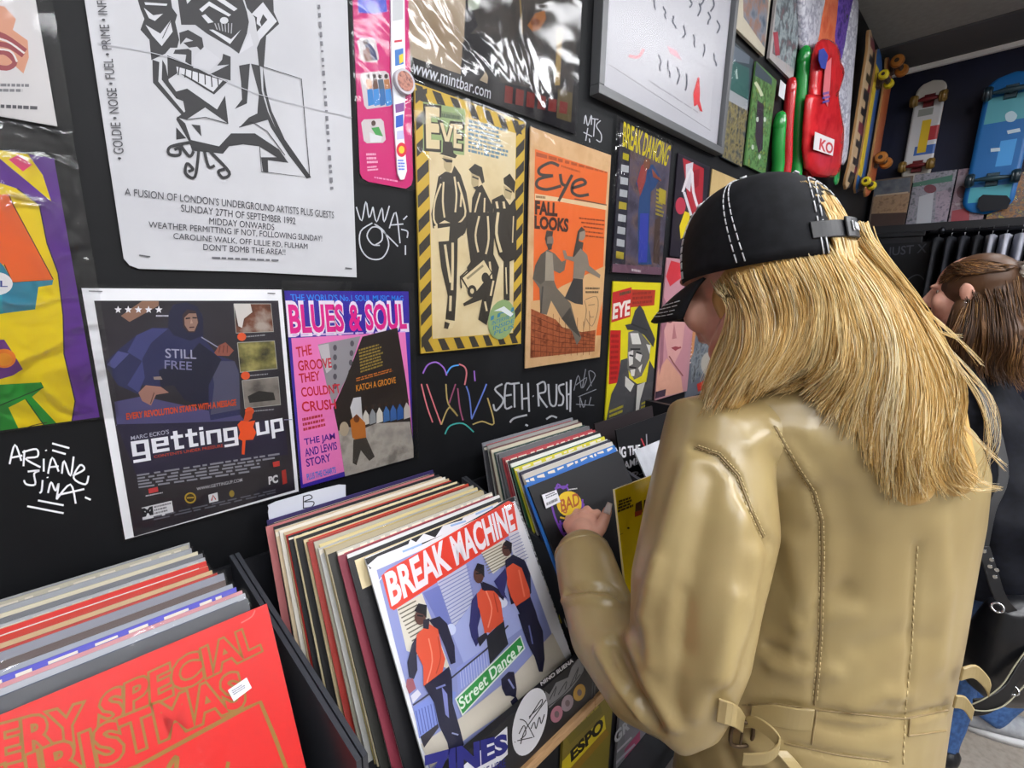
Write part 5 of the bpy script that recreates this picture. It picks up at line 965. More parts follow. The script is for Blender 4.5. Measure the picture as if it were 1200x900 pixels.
# front record of the middle bin
def d_break(p):
    p.view(420, 560, 4.4444); W_ = '#dcdce2'; S = '#8f97c8'
    p.poly([(95, 480), (800, 170), (830, 320), (1010, 820), (1160, 1200), (380, 1560), (200, 900)], '#8a92c4')
    p.poly([(30, 425), (809, 86), (818, 118), (60, 475)], '#1d1d22')
    p.poly([(48, 455), (100, 410), (200, 370), (260, 345), (270, 320), (300, 335), (340, 290), (400, 310), (440, 250), (540, 220), (560, 165), (620, 170), (660, 130), (690, 100), (740, 85), (770, 110), (690, 165), (600, 215), (480, 280), (330, 340), (200, 420), (80, 480)], W_)
    for L in ([(230, 385), (330, 345)], [(480, 250), (560, 225)], [(610, 190), (700, 150)]): p.ln(L, 10, '#8fb0d8')
    p.poly([(120, 510), (150, 480), (780, 120), (808, 130), (830, 270), (800, 290), (185, 690), (165, 680)], '#d8402e'); p.poly([(128, 512), (152, 488), (782, 126), (802, 134), (822, 266), (796, 282), (188, 680), (172, 672)], '#d23a2a')
    p.tx('BREAK', (175, 660), (478, 470), (140, 505), W_, tr=(440, 330), bold=.035); p.tx('MACHINE', (512, 452), (816, 262), (476, 312), W_, tr=(790, 140), bold=.035)
    # buildings, railing, ground
    p.poly([(200, 680), (330, 600), (480, 1000), (250, 900)], '#d4cfc0'); p.poly([(410, 540), (560, 450), (600, 640), (480, 800)], '#b9bcd0'); p.poly([(640, 390), (760, 320), (800, 420), (700, 500)], '#d4cfc0'); p.poly([(780, 290), (830, 270), (880, 440), (810, 420)], '#c9c8d0'); p.poly([(335, 600), (420, 560), (500, 800), (430, 780)], '#6f78b4')
    for i in range(13): p.ln([(205+i*9, 690+i*20), (300+i*8, 640+i*20)], 7, '#6a6458')
    for i in range(14): p.ln([(415+i*5, 550+i*18), (575+i*3, 462+i*18)], 5, '#7a80b0')
    for i in range(8): p.ln([(640+i*5, 400+i*14), (745+i*5, 345+i*14)], 5, '#77705f')
    for i in range(9): p.ln([(785+i*6, 310+i*16), (835+i*6, 285+i*16)], 4, '#7a80a8')
    p.poly([(480, 800), (600, 640), (700, 700), (760, 640), (900, 660), (880, 760), (560, 1000)], '#a0a8d4'); p.el(480, 790, 26, 30, '#c8d0e8'); p.el(740, 650, 34, 28, '#d0d4e4')
    p.view(430, 720, 4.6154)
    p.poly([(290, 700), (500, 560), (790, 330), (1000, 100), (1100, 300), (900, 420), (560, 650), (340, 830)], '#c4bdb0'); p.poly([(250, 500), (400, 400), (480, 420), (440, 560), (360, 640), (280, 670)], '#7f8fd0'); p.poly([(480, 290), (640, 180), (680, 250), (490, 430)], '#8f98d0')
    for i in range(9): p.ln([(262+i*16, 520-i*7), (288+i*15, 650-i*9)], 4, '#4a5490')
    for i in range(12): p.ln([(500+i*14, 300-i*10), (510+i*14, 400-i*10)], 4, '#b4bce0')
    p.ln([(245, 490), (420, 370), (640, 190), (760, 60)], 9, '#3a3a4a'); p.poly([(285, 660), (380, 590), (385, 610), (305, 720)], '#35323a')
    p.poly([(260, -30), (420, -60), (440, 40), (330, 110)], '#8a92c4') if False else None
    K, O, SK = '#23233a', '#d0563c', '#5a3a34'
    # dancer one (near)
    p.poly([(330, 30), (390, 10), (430, 50), (470, 170), (475, 260), (450, 270), (420, 180), (390, 110)], K); p.poly([(270, 110), (310, 80), (300, 130), (265, 220), (270, 300), (250, 350), (225, 340), (215, 260), (240, 160)], K); p.poly([(212, 350), (245, 345), (262, 400), (225, 430), (208, 390)], '#9a5a64')
    p.poly([(265, 110), (330, 50), (380, 80), (400, 180), (420, 240), (405, 310), (330, 390), (302, 385), (300, 280), (262, 200)], O); p.ln([(330, 130), (350, 250), (320, 370)], 7, '#e08a70', smooth=3); p.ln([(380, 120), (395, 230), (370, 320)], 6, '#a83f2c', smooth=3)
    p.poly([(305, 385), (405, 310), (440, 280), (455, 340), (460, 480), (500, 620), (520, 700), (500, 740), (470, 770), (440, 740), (430, 690), (385, 600), (360, 480)], K); p.poly([(400, 390), (430, 430), (440, 560), (420, 540)], '#7f84c0'); p.ln([(370, 400), (420, 380)], 10, '#7a80b8'); p.poly([(232, 440), (270, 405), (290, 430), (245, 480)], '#d0d0dc'); p.ln([(455, 640), (490, 650)], 8, '#9aa0c8')
    p.el(285, 15, 30, 42, SK); p.poly([(252, -20), (275, -60), (320, -50), (318, 20), (300, 0), (270, -10)], '#1c1a22'); p.ln([(268, 5), (300, 10)], 9, '#18181c'); p.poly([(300, 30), (335, 20), (330, 80), (300, 75)], '#2a2a3a')
    # dancer two
    p.poly([(600, -40), (640, -60), (700, -80), (720, 0), (735, 20), (660, 100), (632, 95)], O); p.ln([(660, -40), (675, 60)], 6, '#e08a70'); p.poly([(560, 0), (600, -60), (610, 10), (590, 90), (600, 150), (585, 175), (560, 120), (548, 60)], '#2f3062'); p.poly([(640, 120), (735, 30), (745, 100), (760, 160), (660, 270), (650, 190)], '#2a2c34'); p.poly([(720, 350), (760, 310), (790, 310), (805, 400), (800, 450), (770, 440), (745, 440), (725, 400)], K); p.ln([(760, 350), (790, 400)], 10, '#8a90c0'); p.poly([(770, 470), (800, 440), (815, 470), (785, 500)], K)
    p.poly([(590, 130), (640, 95), (650, 120), (605, 175)], '#2c2c38')
    p.view(420, 560, 4.4444); p.poly([(585, 640), (612, 600), (625, 640), (612, 740), (622, 830), (592, 845), (575, 760)], '#35356a'); p.poly([(612, 605), (642, 570), (692, 562), (716, 600), (738, 650), (750, 748), (690, 795), (652, 810), (640, 720), (618, 670)], O); p.ln([(660, 590), (690, 680), (670, 780)], 7, '#e08a70', smooth=3); p.ln([(700, 600), (722, 700)], 6, '#a83f2c'); p.poly([(630, 545), (690, 560), (760, 600), (750, 640), (700, 590), (640, 585)], K); p.el(622, 505, 27, 45, SK); p.poly([(600, 480), (615, 445), (650, 455), (652, 520), (635, 500)], '#1c1a22'); p.ln([(606, 500), (632, 498)], 8, '#18181c'); p.poly([(640, 540), (690, 560), (700, 580), (650, 590)], K)
    # dancer three
    p.el(768, 370, 25, 40, SK); p.poly([(748, 350), (765, 325), (795, 340), (792, 400), (775, 365)], '#1c1a22'); p.ln([(752, 368), (778, 366)], 8, '#18181c'); p.poly([(760, 430), (800, 400), (860, 430), (890, 500), (895, 600), (875, 620), (850, 640), (790, 660), (770, 560)], K)
    p.poly([(765, 470), (800, 445), (845, 470), (885, 580), (890, 620), (850, 660), (815, 670), (790, 620), (770, 560)], O); p.ln([(830, 480), (860, 620)], 8, '#e0785c'); p.poly([(700, 540), (760, 470), (770, 520), (755, 600), (770, 630), (740, 610)], '#35356a'); p.poly([(815, 670), (890, 620), (920, 700), (950, 820), (930, 900), (900, 880), (860, 800), (840, 720)], K)
    p.view(430, 720, 4.6154); p.poly([(810, 0), (900, -20), (945, 90), (955, 240), (945, 310), (925, 310), (900, 230), (860, 150)], K); p.ln([(870, 60), (890, 160)], 8, '#6a70a8')
    p.poly([(470, 455), (825, 112), (850, 185), (510, 548)], '#d8e0d8'); p.poly([(480, 458), (822, 122), (842, 182), (512, 536)], '#2f8a44'); p.tx('Street Dance', (505, 515), (800, 228), (488, 458), '#dce8dc', tr=(782, 172), bold=.02); p.poly([(805, 168), (835, 172), (815, 208)], '#dce8dc')
bk = lean_sleeve(.277, .592, -.19, 1.090, 32, .315, '#dcdce0', 'record_sleeve', 'street dance record cover with three dancers at the front of the middle bin', 'record', 'records in the middle bin', draw=d_break, film_=True, seed=41)
# record with printed spine edge just right of it
lean_sleeve(.29, .605, -.182, 1.085, 31, .315, MIX(['#1a1a1e', '#d0d0d0', '#16161a'], 120, .4), 'record_sleeve', 'black and white speckled record sleeve directly behind the three dancers cover', 'record', 'records in the middle bin')
# front records of the third bin
def d_bad(p):
    p.view(600, 450, 4); V = '#6a3aa0'
    for L in ([(185, 560), (200, 620), (230, 690), (250, 715)], [(200, 490), (250, 480), (265, 500)], [(205, 500), (215, 470), (240, 490), (262, 470)], [(225, 640), (240, 700), (290, 670), (325, 620), (335, 560)], [(215, 660), (250, 650), (300, 640), (320, 600)], [(330, 540), (325, 600), (300, 650)]): p.ln(L, 9, V, smooth=4)
    p.el(268, 562, 58, 60, '#d8b41e', rot=-25); p.ln([(240, 550), (255, 600), (240, 600)], 7, '#a8582a', smooth=3); p.tx('BAD', (232, 600), (318, 565), (226, 545), '#a0501e', tr=(310, 508), bold=.02); p.ln([(225, 625), (262, 632), (300, 620)], 8, '#c8a428', smooth=3); p.gk((265, 500), (305, 495), (265, 490), 1, '#c8c8c8', ragged=0)
bad = lean_sleeve(.61, .925, -.213, 1.114, 33, .315, '#17171b', 'record_sleeve', 'black record cover with yellow and purple badge under the hand', 'record', 'records in the bin under the shopper hand', draw=d_bad, film_=False, seed=42)
sticker(lplane(0, -.213, 1.114, 33), [(635, 580), (652, 574), (657, 588), (640, 596)], bad, lambda p: (p.gk((640, 585), (654, 579), (639, 580), 2, '#55555f'), p.gk((641, 594), (656, 587), (640, 588), 1, '#2a2a30', wl=(.02, .05))))
lean_sleeve(.606, .921, -.206, 1.116, 32.4, .315, '#2a66b4', 'record_sleeve', 'blue record sleeve with cream edge directly behind the black badge cover', 'record', 'records in the bin under the shopper hand')
def d_tag(p):
    p.view(600, 450, 4)
    for t, bl, br, tl, tr in (('NG THE', (490, 355), (600, 320), (485, 300), (600, 285)), ('JAM?', (515, 420), (590, 385), (512, 370), (588, 345)), ('LP-', (540, 465), (612, 425), (535, 420), (608, 405))): p.tx(t, bl, br, tl, '#d4d4d8', tr=tr, bold=.03)
    p.ln([(605, 255), (625, 300)], 6, '#a83a44'); p.ln([(630, 235), (632, 290)], 5, '#8a8a90'); p.ln([(600, 375), (622, 370)], 10, '#8a4a4a')
lean_sleeve(1.034, 1.349, -.13, 1.123, 14, .315, '#18181b', 'record_sleeve', 'black sleeve with white graffiti lettering right of the badge cover', 'record', 'records in the last bin', draw=d_tag, seed=43)
lean_sleeve(1.036, 1.351, -.19, 1.08, 33, .315, MIX(['#a8aab0', '#c0c2c8'], 20, .2), 'record_sleeve', 'grey sleeve in shiny film standing behind the yellow record', 'record', 'records in the last bin', film_=True, seed=44)
# yellow record tilted forward in the hand
yA = Vector((.626, -.4, 1.168)); yB = yA+Vector((.3, .0, -.0219)); dn = Vector((-.07, -.25, -.96)).normalized()
N_ = (yB-yA).cross(dn).normalized(); N_ = -N_ if N_.dot(CAM-yA) < 0 else N_
pl = Plane(yA, N_); p = Print(pl); pv = lambda u, v: yA+(yB-yA).normalized()*(.315*u)+dn*(.315*v)
p.base([pv(0, 0), pv(1, 0), pv(1, 1), pv(0, 1)], MIX(['#ecd200', '#f2dc10', '#e4ca00'], 5, .4), .004, back=M('#d8cca0', .6)); p.view(600, 450, 4)
p.gk((495, 605), (570, 575), (500, 545), 4, '#3a3208', tr=(575, 520), fill=.75, wl=(.08, .3)); p.poly([(580, 560), (608, 545), (612, 600), (575, 620)], '#4a2a2a'); p.poly([(575, 600), (608, 590), (608, 612), (575, 624)], '#a83a2a'); p.poly([(618, 545), (665, 525), (662, 575), (616, 595)], '#241f18'); p.gk((620, 585), (660, 565), (622, 550), 2, '#6a6030'); p.el(545, 675, 6, 5, '#4a3f10'); p.ln([(470, 720), (520, 700)], 2, '#8a7a00')
yr = p.build('record_sleeve', 'yellow record with black type pulled upright by the shopper', 'record', 'records in the bin under the shopper hand', origin=pv(.5, 1))
film('plastic_cover', [v+N_*(p.h+.0012) for v in (pv(0, -.012), pv(1, -.012), pv(1, 1), pv(0, 1))], N_, yr, FILM(.25, 12, .1, .9), sub=2, bulge=.001)
pr = lean_sleeve(1.032, 1.347, -.06, 1.125, 12, .315, '#2a2426', 'record_sleeve', 'dark brown record sleeve at the far end of the last bin', 'record', 'records in the last bin')
# ================================================================== THE SHOPPER IN THE TAN JACKET
import numpy as np
AZ = math.radians(48); FW = Vector((math.cos(AZ), math.sin(AZ), 0)); LF = Vector((-math.sin(AZ), math.cos(AZ), 0))
def ringtube(bm, rings, seg=32):
    """stack of horizontal ellipses: (z, half width, half depth, cx, cy)"""
    L = []
    for z, a, b, x, y in rings:
        L.append([bm.verts.new(Vector((x, y, z))+LF*(a*math.cos(2*math.pi*k/seg))+FW*(b*math.sin(2*math.pi*k/seg))) for k in range(seg)])
    for A, B in zip(L, L[1:]):
        for k in range(seg): bm.faces.new((A[k], A[(k+1) % seg], B[(k+1) % seg], B[k]))
    bm.faces.new(L[0][::-1]); bm.faces.new(L[-1])
TOR = [(.62, .2, .165, .79, -.69), (.8, .192, .15, .79, -.685), (.93, .172, .13, .79, -.695), (1.05, .164, .13, .805, -.695), (1.2, .166, .13, .801, -.687), (1.27, .172, .125, .782, -.679), (1.32, .175, .115, .755, -.662), (1.36, .14, .095, .742, -.655), (1.395, .085, .075, .735, -.645)]
SHL = Vector((.615, -.56, 1.30)); ELB = atD(800, 808, .575); CUF = atD(684, 655, .802)
SHR = Vector((.865, -.735, 1.275)); ELR = Vector((.97, -.64, 1.04)); CUR = Vector((1.02, -.50, 1.09))
HC = Vector((.684, -.562, 1.510))
HR = Matrix.Rotation(math.radians(80-90), 3, 'Z') @ Matrix.Rotation(math.radians(-17), 3, 'X')
def H(x, y, z): return HC+HR @ Vector((x, y, z))         # head space: x right, y forward, z up
# ---- body: one continuous surface
bm = bmesh.new()
ell(bm, H(0, -.012, .025), (.074, .093, .085), HR); ell(bm, H(0, .026, -.035), (.058, .06, .068), HR); ell(bm, H(0, .042, -.08), (.03, .032, .024), HR)
for s in (-1, 1):
    ell(bm, H(s*.04, .062, -.025), (.028, .022, .03), HR); tube(bm, [H(s*.058, -.005, -.05), H(s*.04, .04, -.085)], [.022, .018], 10); ell(bm, H(s*.071, -.014, -.014), (.007, .016, .028), HR)
    ell(bm, H(s*.03, .077, .026), (.02, .012, .008), HR)
tube(bm, [H(0, .088, .018), H(0, .104, -.012), H(0, .1, -.024)], [.008, .0125, .012], 10)
ell(bm, H(0, .086, -.05), (.022, .01, .006), HR); ell(bm, H(0, .084, -.061), (.02, .01, .007), HR)
tube(bm, [H(0, -.025, -.04), Vector((.735, -.635, 1.44)), Vector((.745, -.655, 1.36))], [.056, .055, .065], 16)
ringtube(bm, [(z, a-.022, b-.022, x, y) for z, a, b, x, y in TOR[1:]])
tube(bm, [SHL, (SHL+ELB)/2, ELB], [.05, .045, .038], 14); tube(bm, [ELB, atD(752, 795, .615), atD(712, 742, .69), atD(692, 685, .76), CUF, atD(683, 624, .85)], [.036, .036, .035, .032, .028, .026], 14)
tube(bm, [SHR, (SHR+ELR)/2, ELR], [.05, .045, .038], 14); tube(bm, [ELR, ELR.lerp(CUR, .4), CUR, Vector((1.02, -.46, 1.1))], [.038, .038, .028, .027], 14)
for s in (-1, 1):
    hip = Vector((.79, -.69, .82))+LF*(-s*.085); knee = Vector((.80, -.70, .48))+LF*(-s*.09); ank = Vector((.80, -.72, .09))+LF*(-s*.1)
    tube(bm, [hip, hip.lerp(knee, .5), knee, knee.lerp(ank, .35), ank], [.085, .075, .055, .055, .036], 16); tube(bm, [ank-Vector((0, 0, .045)), ank-Vector((0, 0, .06))+FW*.14], [.036, .028], 12)
def hand(bm, wrist, knuck, fingers, thumb, pw=.017):
    for k in knuck: tube(bm, [wrist, wrist.lerp(k, .55), k], [.018, .016, .0115], 10)
    for f, r in fingers: tube(bm, f, [r, r*.98, r*.9, r*.8][:len(f)], 10)
    tube(bm, thumb, [.0145, .0125, .0105, .009], 10)
wr = atD(683, 632, .84)
kn = [atD(692, 609, .868), atD(682, 606, .872), atD(673, 609, .873), atD(666, 615, .87)]
fg = [([kn[0], atD(700, 601, .89), atD(702, 606, .915), atD(699, 614, .925)], .0088), ([kn[1], atD(688, 597, .897), atD(692, 602, .925), atD(690, 612, .932)], .009), ([kn[2], atD(676, 600, .897), atD(680, 605, .922), atD(680, 615, .928)], .0085), ([kn[3], atD(666, 607, .89), atD(670, 611, .91), atD(671, 620, .915)], .0075)]
th_ = [atD(694, 630, .842), atD(704, 618, .848), atD(709, 607, .853), atD(712, 598, .857)]
hand(bm, wr, kn, fg, th_)
wr2 = Vector((1.02, -.47, 1.1)); kn2 = [wr2+Vector((dx, .075, .01-abs(dx)*.1)) for dx in (-.03, -.01, .011, .031)]
fg2 = [([k, k+Vector((0, .035, .012)), k+Vector((0, .052, -.01)), k+Vector((0, .05, -.032))], r) for k, r in zip(kn2, (.0085, .009, .0088, .0075))]
hand(bm, wr2, kn2, fg2, [wr2+Vector((-.025, .012, 0)), wr2+Vector((-.045, .04, -.005)), wr2+Vector((-.05, .065, -.012)), wr2+Vector((-.045, .082, -.02))])
b2 = remesh(bm, .0034, 5)
SKIN = MIX(['#c48a78', '#cf9a86', '#d8a692'], 18, .45, 4, spec=.35)
P1 = bm_obj('person', b2, SKIN, None, (.8, -.7, 0), True)
tag(P1, 'person in a shiny tan jacket and black cap with long blonde hair, leafing through records', 'person')
# nails, eyes
def nail(P, c, d, n, w=.0062, l=.0085, m='#f6f2f2'):
    d, n = d.normalized(), n.normalized(); u = d.cross(n).normalized(); bm = bmesh.new(); R = []
    for j in range(6):
        t = j/5; ww = w*(1-.25*t*t); R.append([bm.verts.new(c+d*(l*(2*t-1))+u*(ww*math.sin(a))+n*(.0022*(math.cos(a)-.6)+.001)) for a in (-1.2, -.6, 0, .6, 1.2)])
    for A, B in zip(R, R[1:]):
        for k in range(4): bm.faces.new((A[k], A[k+1], B[k+1], B[k]))
    bmesh.ops.solidify(bm, geom=bm.faces[:], thickness=.0008); o = bm_obj('nail', bm, M(m, .2, coat=.5), P, c, True); return o
dv = (th_[3]-th_[2]).normalized(); nv = (CAM-th_[3]).normalized()
nail(P1, th_[3]+nv*.0085+dv*.004, dv, nv-dv*nv.dot(dv), .0068, .0105)['label'] = 'long white painted thumb nail'
for f, r in fg:
    d = (f[1]-f[0]).normalized()
for s in (-1, 1):
    bm = bmesh.new(); c = H(s*.029, .066, .008); ell(bm, c, (.0125, .0125, .0125), HR); e = bm_obj('eye', bm, M('#e8e6e2', .1, coat=.5), P1, c, True)
    bm = bmesh.new(); ell(bm, c+HR @ Vector((0, .0112, -.002)), (.0055, .002, .0055), HR); bm_obj('iris', bm, M('#4a6070', .1), e, c, True)
# ---- trousers and shoes
bm = bmesh.new()
for s in (-1, 1):
    hip = Vector((.79, -.69, .84))+LF*(-s*.08); knee = Vector((.80, -.70, .48))+LF*(-s*.09); ank = Vector((.80, -.72, .075))+LF*(-s*.1)
    tube(bm, [hip, hip.lerp(knee, .5), knee, knee.lerp(ank, .5), ank], [.105, .092, .075, .07, .066], 18, caps=False)
ringtube(bm, [(.74, .165, .125, .79, -.69), (.84, .165, .125, .79, -.69), (.92, .15, .112, .79, -.69)])
bm_obj('trousers', remesh(bm, .008, 4), M('#23252c', .8, bump=.3), P1, (.8, -.7, .5), True)
for s in (-1, 1):
    ank = Vector((.80, -.72, .09))+LF*(-s*.1); bm = bmesh.new(); tube(bm, [ank-Vector((0, 0, .048))-FW*.03, ank-Vector((0, 0, .048))+FW*.06, ank-Vector((0, 0, .055))+FW*.16], [(.042, .04), (.046, .04), (.038, .033)], 16, up=(0, 0, 1)); tube(bm, [ank-Vector((0, 0, .04)), ank+Vector((0, 0, .03))], [.044, .042], 14)
    for v in bm.verts: v.co.z = max(v.co.z, .0)
    bm_obj('shoe', remesh(bm, .006, 3), M('#1a1a1c', .5), P1, ank-Vector((0, 0, .09)), True)
# ---- jacket
bm = bmesh.new(); ringtube(bm, TOR, 40)
um = atD(811, 690, .585)
bs = bmesh.new()
tube(bs, [Vector((.70, -.62, 1.325)), SHL+Vector((.005, -.0, 0)), atD(829, 610, .6), um, atD(805, 765, .575), ELB+Vector((0, 0, -.003))], [.06, .08, .083, .08, .073, .062], 24)
tube(bs, [ELB, atD(752, 795, .615), atD(712, 742, .69), atD(692, 685, .76), CUF], [.062, .058, .057, .052, .05], 22)
tube(bm, [Vector((.80, -.69, 1.32)), SHR, (SHR+ELR)/2, ELR], [.06, .074, .078, .065], 20); tube(bm, [ELR, ELR.lerp(CUR, .5), CUR], [.06, .057, .048], 18)
tube(bm, [Vector((.655, -.6, 1.335)), Vector((.735, -.65, 1.362)), Vector((.85, -.735, 1.335))], [.05, .07, .05], 16)
tube(bm, [Vector((.735, -.65, 1.33)), Vector((.66, -.60, 1.305)), Vector((.63, -.575, 1.285))], [.07, .07, .06], 18)
JK = remesh(bm, .0062, 7); SV = remesh(bs, .0058, 7)
# ---- folds traced across the cloth: (photo polyline, height m, half width m)
FOLDS = [([(805, 545), (775, 640), (748, 720)], .006, .016), ([(835, 560), (812, 660), (800, 760)], -.006, .016), ([(868, 605), (850, 700), (838, 790)], .007, .018), ([(880, 650), (872, 720), (850, 790)], .008, .016),
         ([(722, 750), (741, 808), (768, 852)], -.012, .009), ([(735, 745), (758, 800), (788, 850)], .008, .012), ([(700, 762), (722, 800), (752, 842)], .005, .008), ([(712, 752), (716, 780), (735, 812)], -.007, .006),
         ([(665, 694), (688, 690), (712, 690), (728, 700)], -.009, .007), ([(662, 704), (690, 700), (720, 706)], .006, .008), ([(860, 700), (842, 770), (815, 838)], .006, .015), ([(800, 700), (795, 770), (790, 830)], -.005, .013),
         ([(770, 660), (755, 720), (760, 780)], .005, .012), ([(940, 720), (965, 705), (990, 690)], -.004, .012), ([(935, 735), (965, 724), (1000, 715)], .004, .012), ([(905, 780), (935, 790), (975, 785)], .006, .013), ([(900, 760), (935, 770)], -.006, .012),
         ([(930, 640), (940, 700), (930, 770)], .006, .018), ([(985, 580), (1000, 640), (990, 700)], -.005, .022), ([(880, 520), (915, 500), (945, 505)], .005, .014), ([(915, 520), (935, 540), (945, 560)], .006, .012), ([(1010, 760), (1050, 745), (1090, 750)], -.003, .018),
         ([(1000, 830), (1035, 812), (1060, 815)], .005, .014), ([(960, 850), (1010, 860), (1060, 850)], -.005, .012), ([(880, 870), (905, 900), (930, 940)], .007, .018), ([(800, 880), (815, 900), (820, 940)], .006, .02), ([(850, 875), (860, 900)], -.006, .014), ([(1100, 620), (1110, 700), (1100, 780)], .004, .02), ([(1075, 640), (1071, 700), (1068, 760), (1061, 830)], -.0035, .007),
         ([(905, 500), (930, 545), (951, 577), (960, 610), (960, 690), (956, 780), (952, 825)], -.004, .006), ([(814, 525), (840, 535), (862, 560), (878, 600), (900, 640)], -.006, .007), ([(870, 828), (910, 826), (952, 832), (1000, 838), (1060, 842), (1110, 832)], -.006, .006), ([(920, 872), (980, 885), (1040, 893)], -.005, .006)]
class Trees:
    def __init__(s, *t): s.t = t
    def ray_cast(s, o, d):
        h = [q for q in (t.ray_cast(o, d) for t in s.t) if q[0] is not None]
        return min(h, key=lambda q: q[3]) if h else (None, None, None, None)
def surf(tree, x, y, lift=0):
    v = ray(x, y); h = tree.ray_cast(CAM, v.normalized())
    return None if h[0] is None else (h[0]+h[1]*lift, h[1])
def densify(p, n=5): return [(a[0]+(b[0]-a[0])*k/n, a[1]+(b[1]-a[1])*k/n) for a, b in zip(p, p[1:]) for k in range(n)]+[p[-1]]
tr = Trees(BVHTree.FromBMesh(JK), BVHTree.FromBMesh(SV)); rs = np.random.RandomState(4); FQ = [(rs.normal(size=3)*[15, 15, 9], rs.rand()*6.28) for k in range(7)]
FS = []
for pts, h, w in FOLDS:
    S = [surf(tr, *q) for q in densify(pts, 26)]; S = [np.array(q[0][:]) for q in S if q]
    if S: FS.append((np.array(S), h, w))
for B_ in (JK, SV):
    B_.verts.ensure_lookup_table(); B_.normal_update()
    co_ = np.array([v.co[:] for v in B_.verts]); no_ = np.array([v.normal[:] for v in B_.verts]); D_ = np.zeros(len(co_))
    for S, h, w in FS:
        d2 = np.full(len(co_), 9.)
        for q in S: d2 = np.minimum(d2, ((co_-q)**2).sum(1))
        D_ += h*np.exp(-d2/(2*(w*.6)**2))
    for f, ph in FQ: D_ += .0007*np.sin(co_ @ f+ph)
    for v, d, n in zip(B_.verts, D_, no_): v.co += Vector(n)*float(d)
TAN = MIX(['#99855a', '#a18d60', '#a99668'], 7, .31, 3, spec=.6, bump=.05)
jtree = Trees(BVHTree.FromBMesh(JK), BVHTree.FromBMesh(SV))
JO = bm_obj('jacket', JK, TAN, P1, (.79, -.69, .62), True); JO['label'] = 'shiny tan jacket with stitched seams'
SO = bm_obj('sleeve', SV, TAN, JO, SHL, True)
TAND = M('#8c7852', .4, .5)
def stitch(name, lines, rad=.0009, dash=(1, 0), mat=None, lift=.0006):
    bm = bmesh.new()
    for pts in lines:
        S = [surf(jtree, *q, lift) for q in densify(pts, 10)]; S = [q[0] for q in S if q]
        if len(S) < 3: continue
        S = crom(S, 2)
        if dash == (1, 0): tube(bm, S, [rad]*len(S), 6)
        else:
            i = 0
            while i+dash[0] < len(S): seg = S[i:i+dash[0]+1]; tube(bm, seg, [rad]*len(seg), 5, caps=False); i += sum(dash)
    return bm_obj(name, bm, mat or TAND, JO, SHL, True)
def stitches(name, lines, *a):
    for l in lines: stitch(name, [l], *a)
def off(p, dx, dy=0): return [(a+dx, b+dy) for a, b in p]
PR = [(905, 500), (930, 545), (951, 577), (960, 610), (961, 650), (960, 690), (959, 740), (956, 780), (952, 825)]
AH = [(814, 525), (840, 534), (862, 558), (878, 600), (892, 630)]
CB = [(1075, 640), (1071, 700), (1068, 760), (1061, 830), (1058, 895)]
stitches('stitching', [PR, off(PR, 5), AH, off(AH, 4, -3), CB], .0007, (2, 1), M('#d0bb8c', .5))
stitches('seam', [off(PR, 2.5), off(AH, 2, -1), [(870, 826), (910, 825), (952, 831), (1000, 836), (1060, 842), (1110, 832)], [(920, 871), (980, 884), (1040, 892)], [(957, 832), (951, 872)], [(1066, 842), (1064, 862), (1108, 856)]], .0012)
# cuff: a rolled hem round the wrist
bm = bmesh.new(); dC = (CUF-atD(692, 685, .76)).normalized(); u = dC.orthogonal().normalized(); v = dC.cross(u)
tube(bm, [CUF+dC*.012+(u*math.cos(a)+v*math.sin(a))*.0455 for a in (2*math.pi*i/36 for i in range(37))], [.0045]*37, 8, caps=False); bm_obj('cuff_hem', bm, TAN, JO, CUF, True)
# belt tab with buckle at the side, free strap, tabs at the other side
def ribbon(name, P, W, th, mat, parent, label=None):
    """strap through points P with width vectors W"""
    P = [Vector(p) for p in P]; bm = bmesh.new(); n = len(P); T = []
    for i in range(n):
        d = (P[min(i+1, n-1)]-P[max(i-1, 0)]).normalized(); w = Vector(W[i]) if isinstance(W, list) else Vector(W); nn = d.cross(w).normalized()*th*.5
        T.append([bm.verts.new(q) for q in (P[i]-w*.5-nn, P[i]+w*.5-nn, P[i]+w*.5+nn, P[i]-w*.5+nn)])
    for A, B in zip(T, T[1:]):
        for k in range(4): bm.faces.new((A[k], A[(k+1) % 4], B[(k+1) % 4], B[k]))
    bm.faces.new(T[0][::-1]); bm.faces.new(T[-1]); bmesh.ops.recalc_face_normals(bm, faces=bm.faces)
    bmesh.ops.bevel(bm, geom=[e for e in bm.edges if e.calc_face_angle(0) > .8], offset=th*.3, segments=1, affect='EDGES')
    o = bm_obj(name, bm, mat, parent, P[0]); 
    if label: o['label'] = label
    return o
def on(x, y, l=.004):
    q = surf(jtree, x, y, l); return q[0] if q else atD(x, y, .55)
zv = Vector((.0, -.01, .034)); dp = .02
st = ribbon('belt', crom([on(838, 828), on(856, 834, .006), on(874, 846, .008)], 4), Vector((0, 0, .03)), .003, TAN, P1, 'tan side strap of the jacket')
ribbon('strap_end', crom([on(874, 843, .012), on(890, 838, .02), on(908, 846, .026), on(915, 858, .028), on(905, 868, .034), on(890, 871, .036), on(879, 872, .036)], 4), Vector((0, 0, .02)), .003, TAN, st)
ribbon('hanging_strap', crom([on(914, 872, .012), on(925, 884, .012), on(938, 905, .01), on(945, 940, .01)], 4), LF*-.018, .003, TAN, st)
bm = bmesh.new(); c = on(874, 855, .014); ax = [(-.013, .017), (.013, .017), (.013, -.017), (-.013, -.017)]
loop = crom([c-LF*a+Vector((0, 0, b)) for a, b in ax], 4, True); tube(bm, loop+[loop[0]], [.0028]*(len(loop)+1), 8, caps=False); tube(bm, [c+Vector((0, 0, .016)), c-Vector((0, 0, .016))], [.002, .002], 8); bm_obj('buckle', bm, M('#5a4a38', .3, metal=.7), st, c, True)
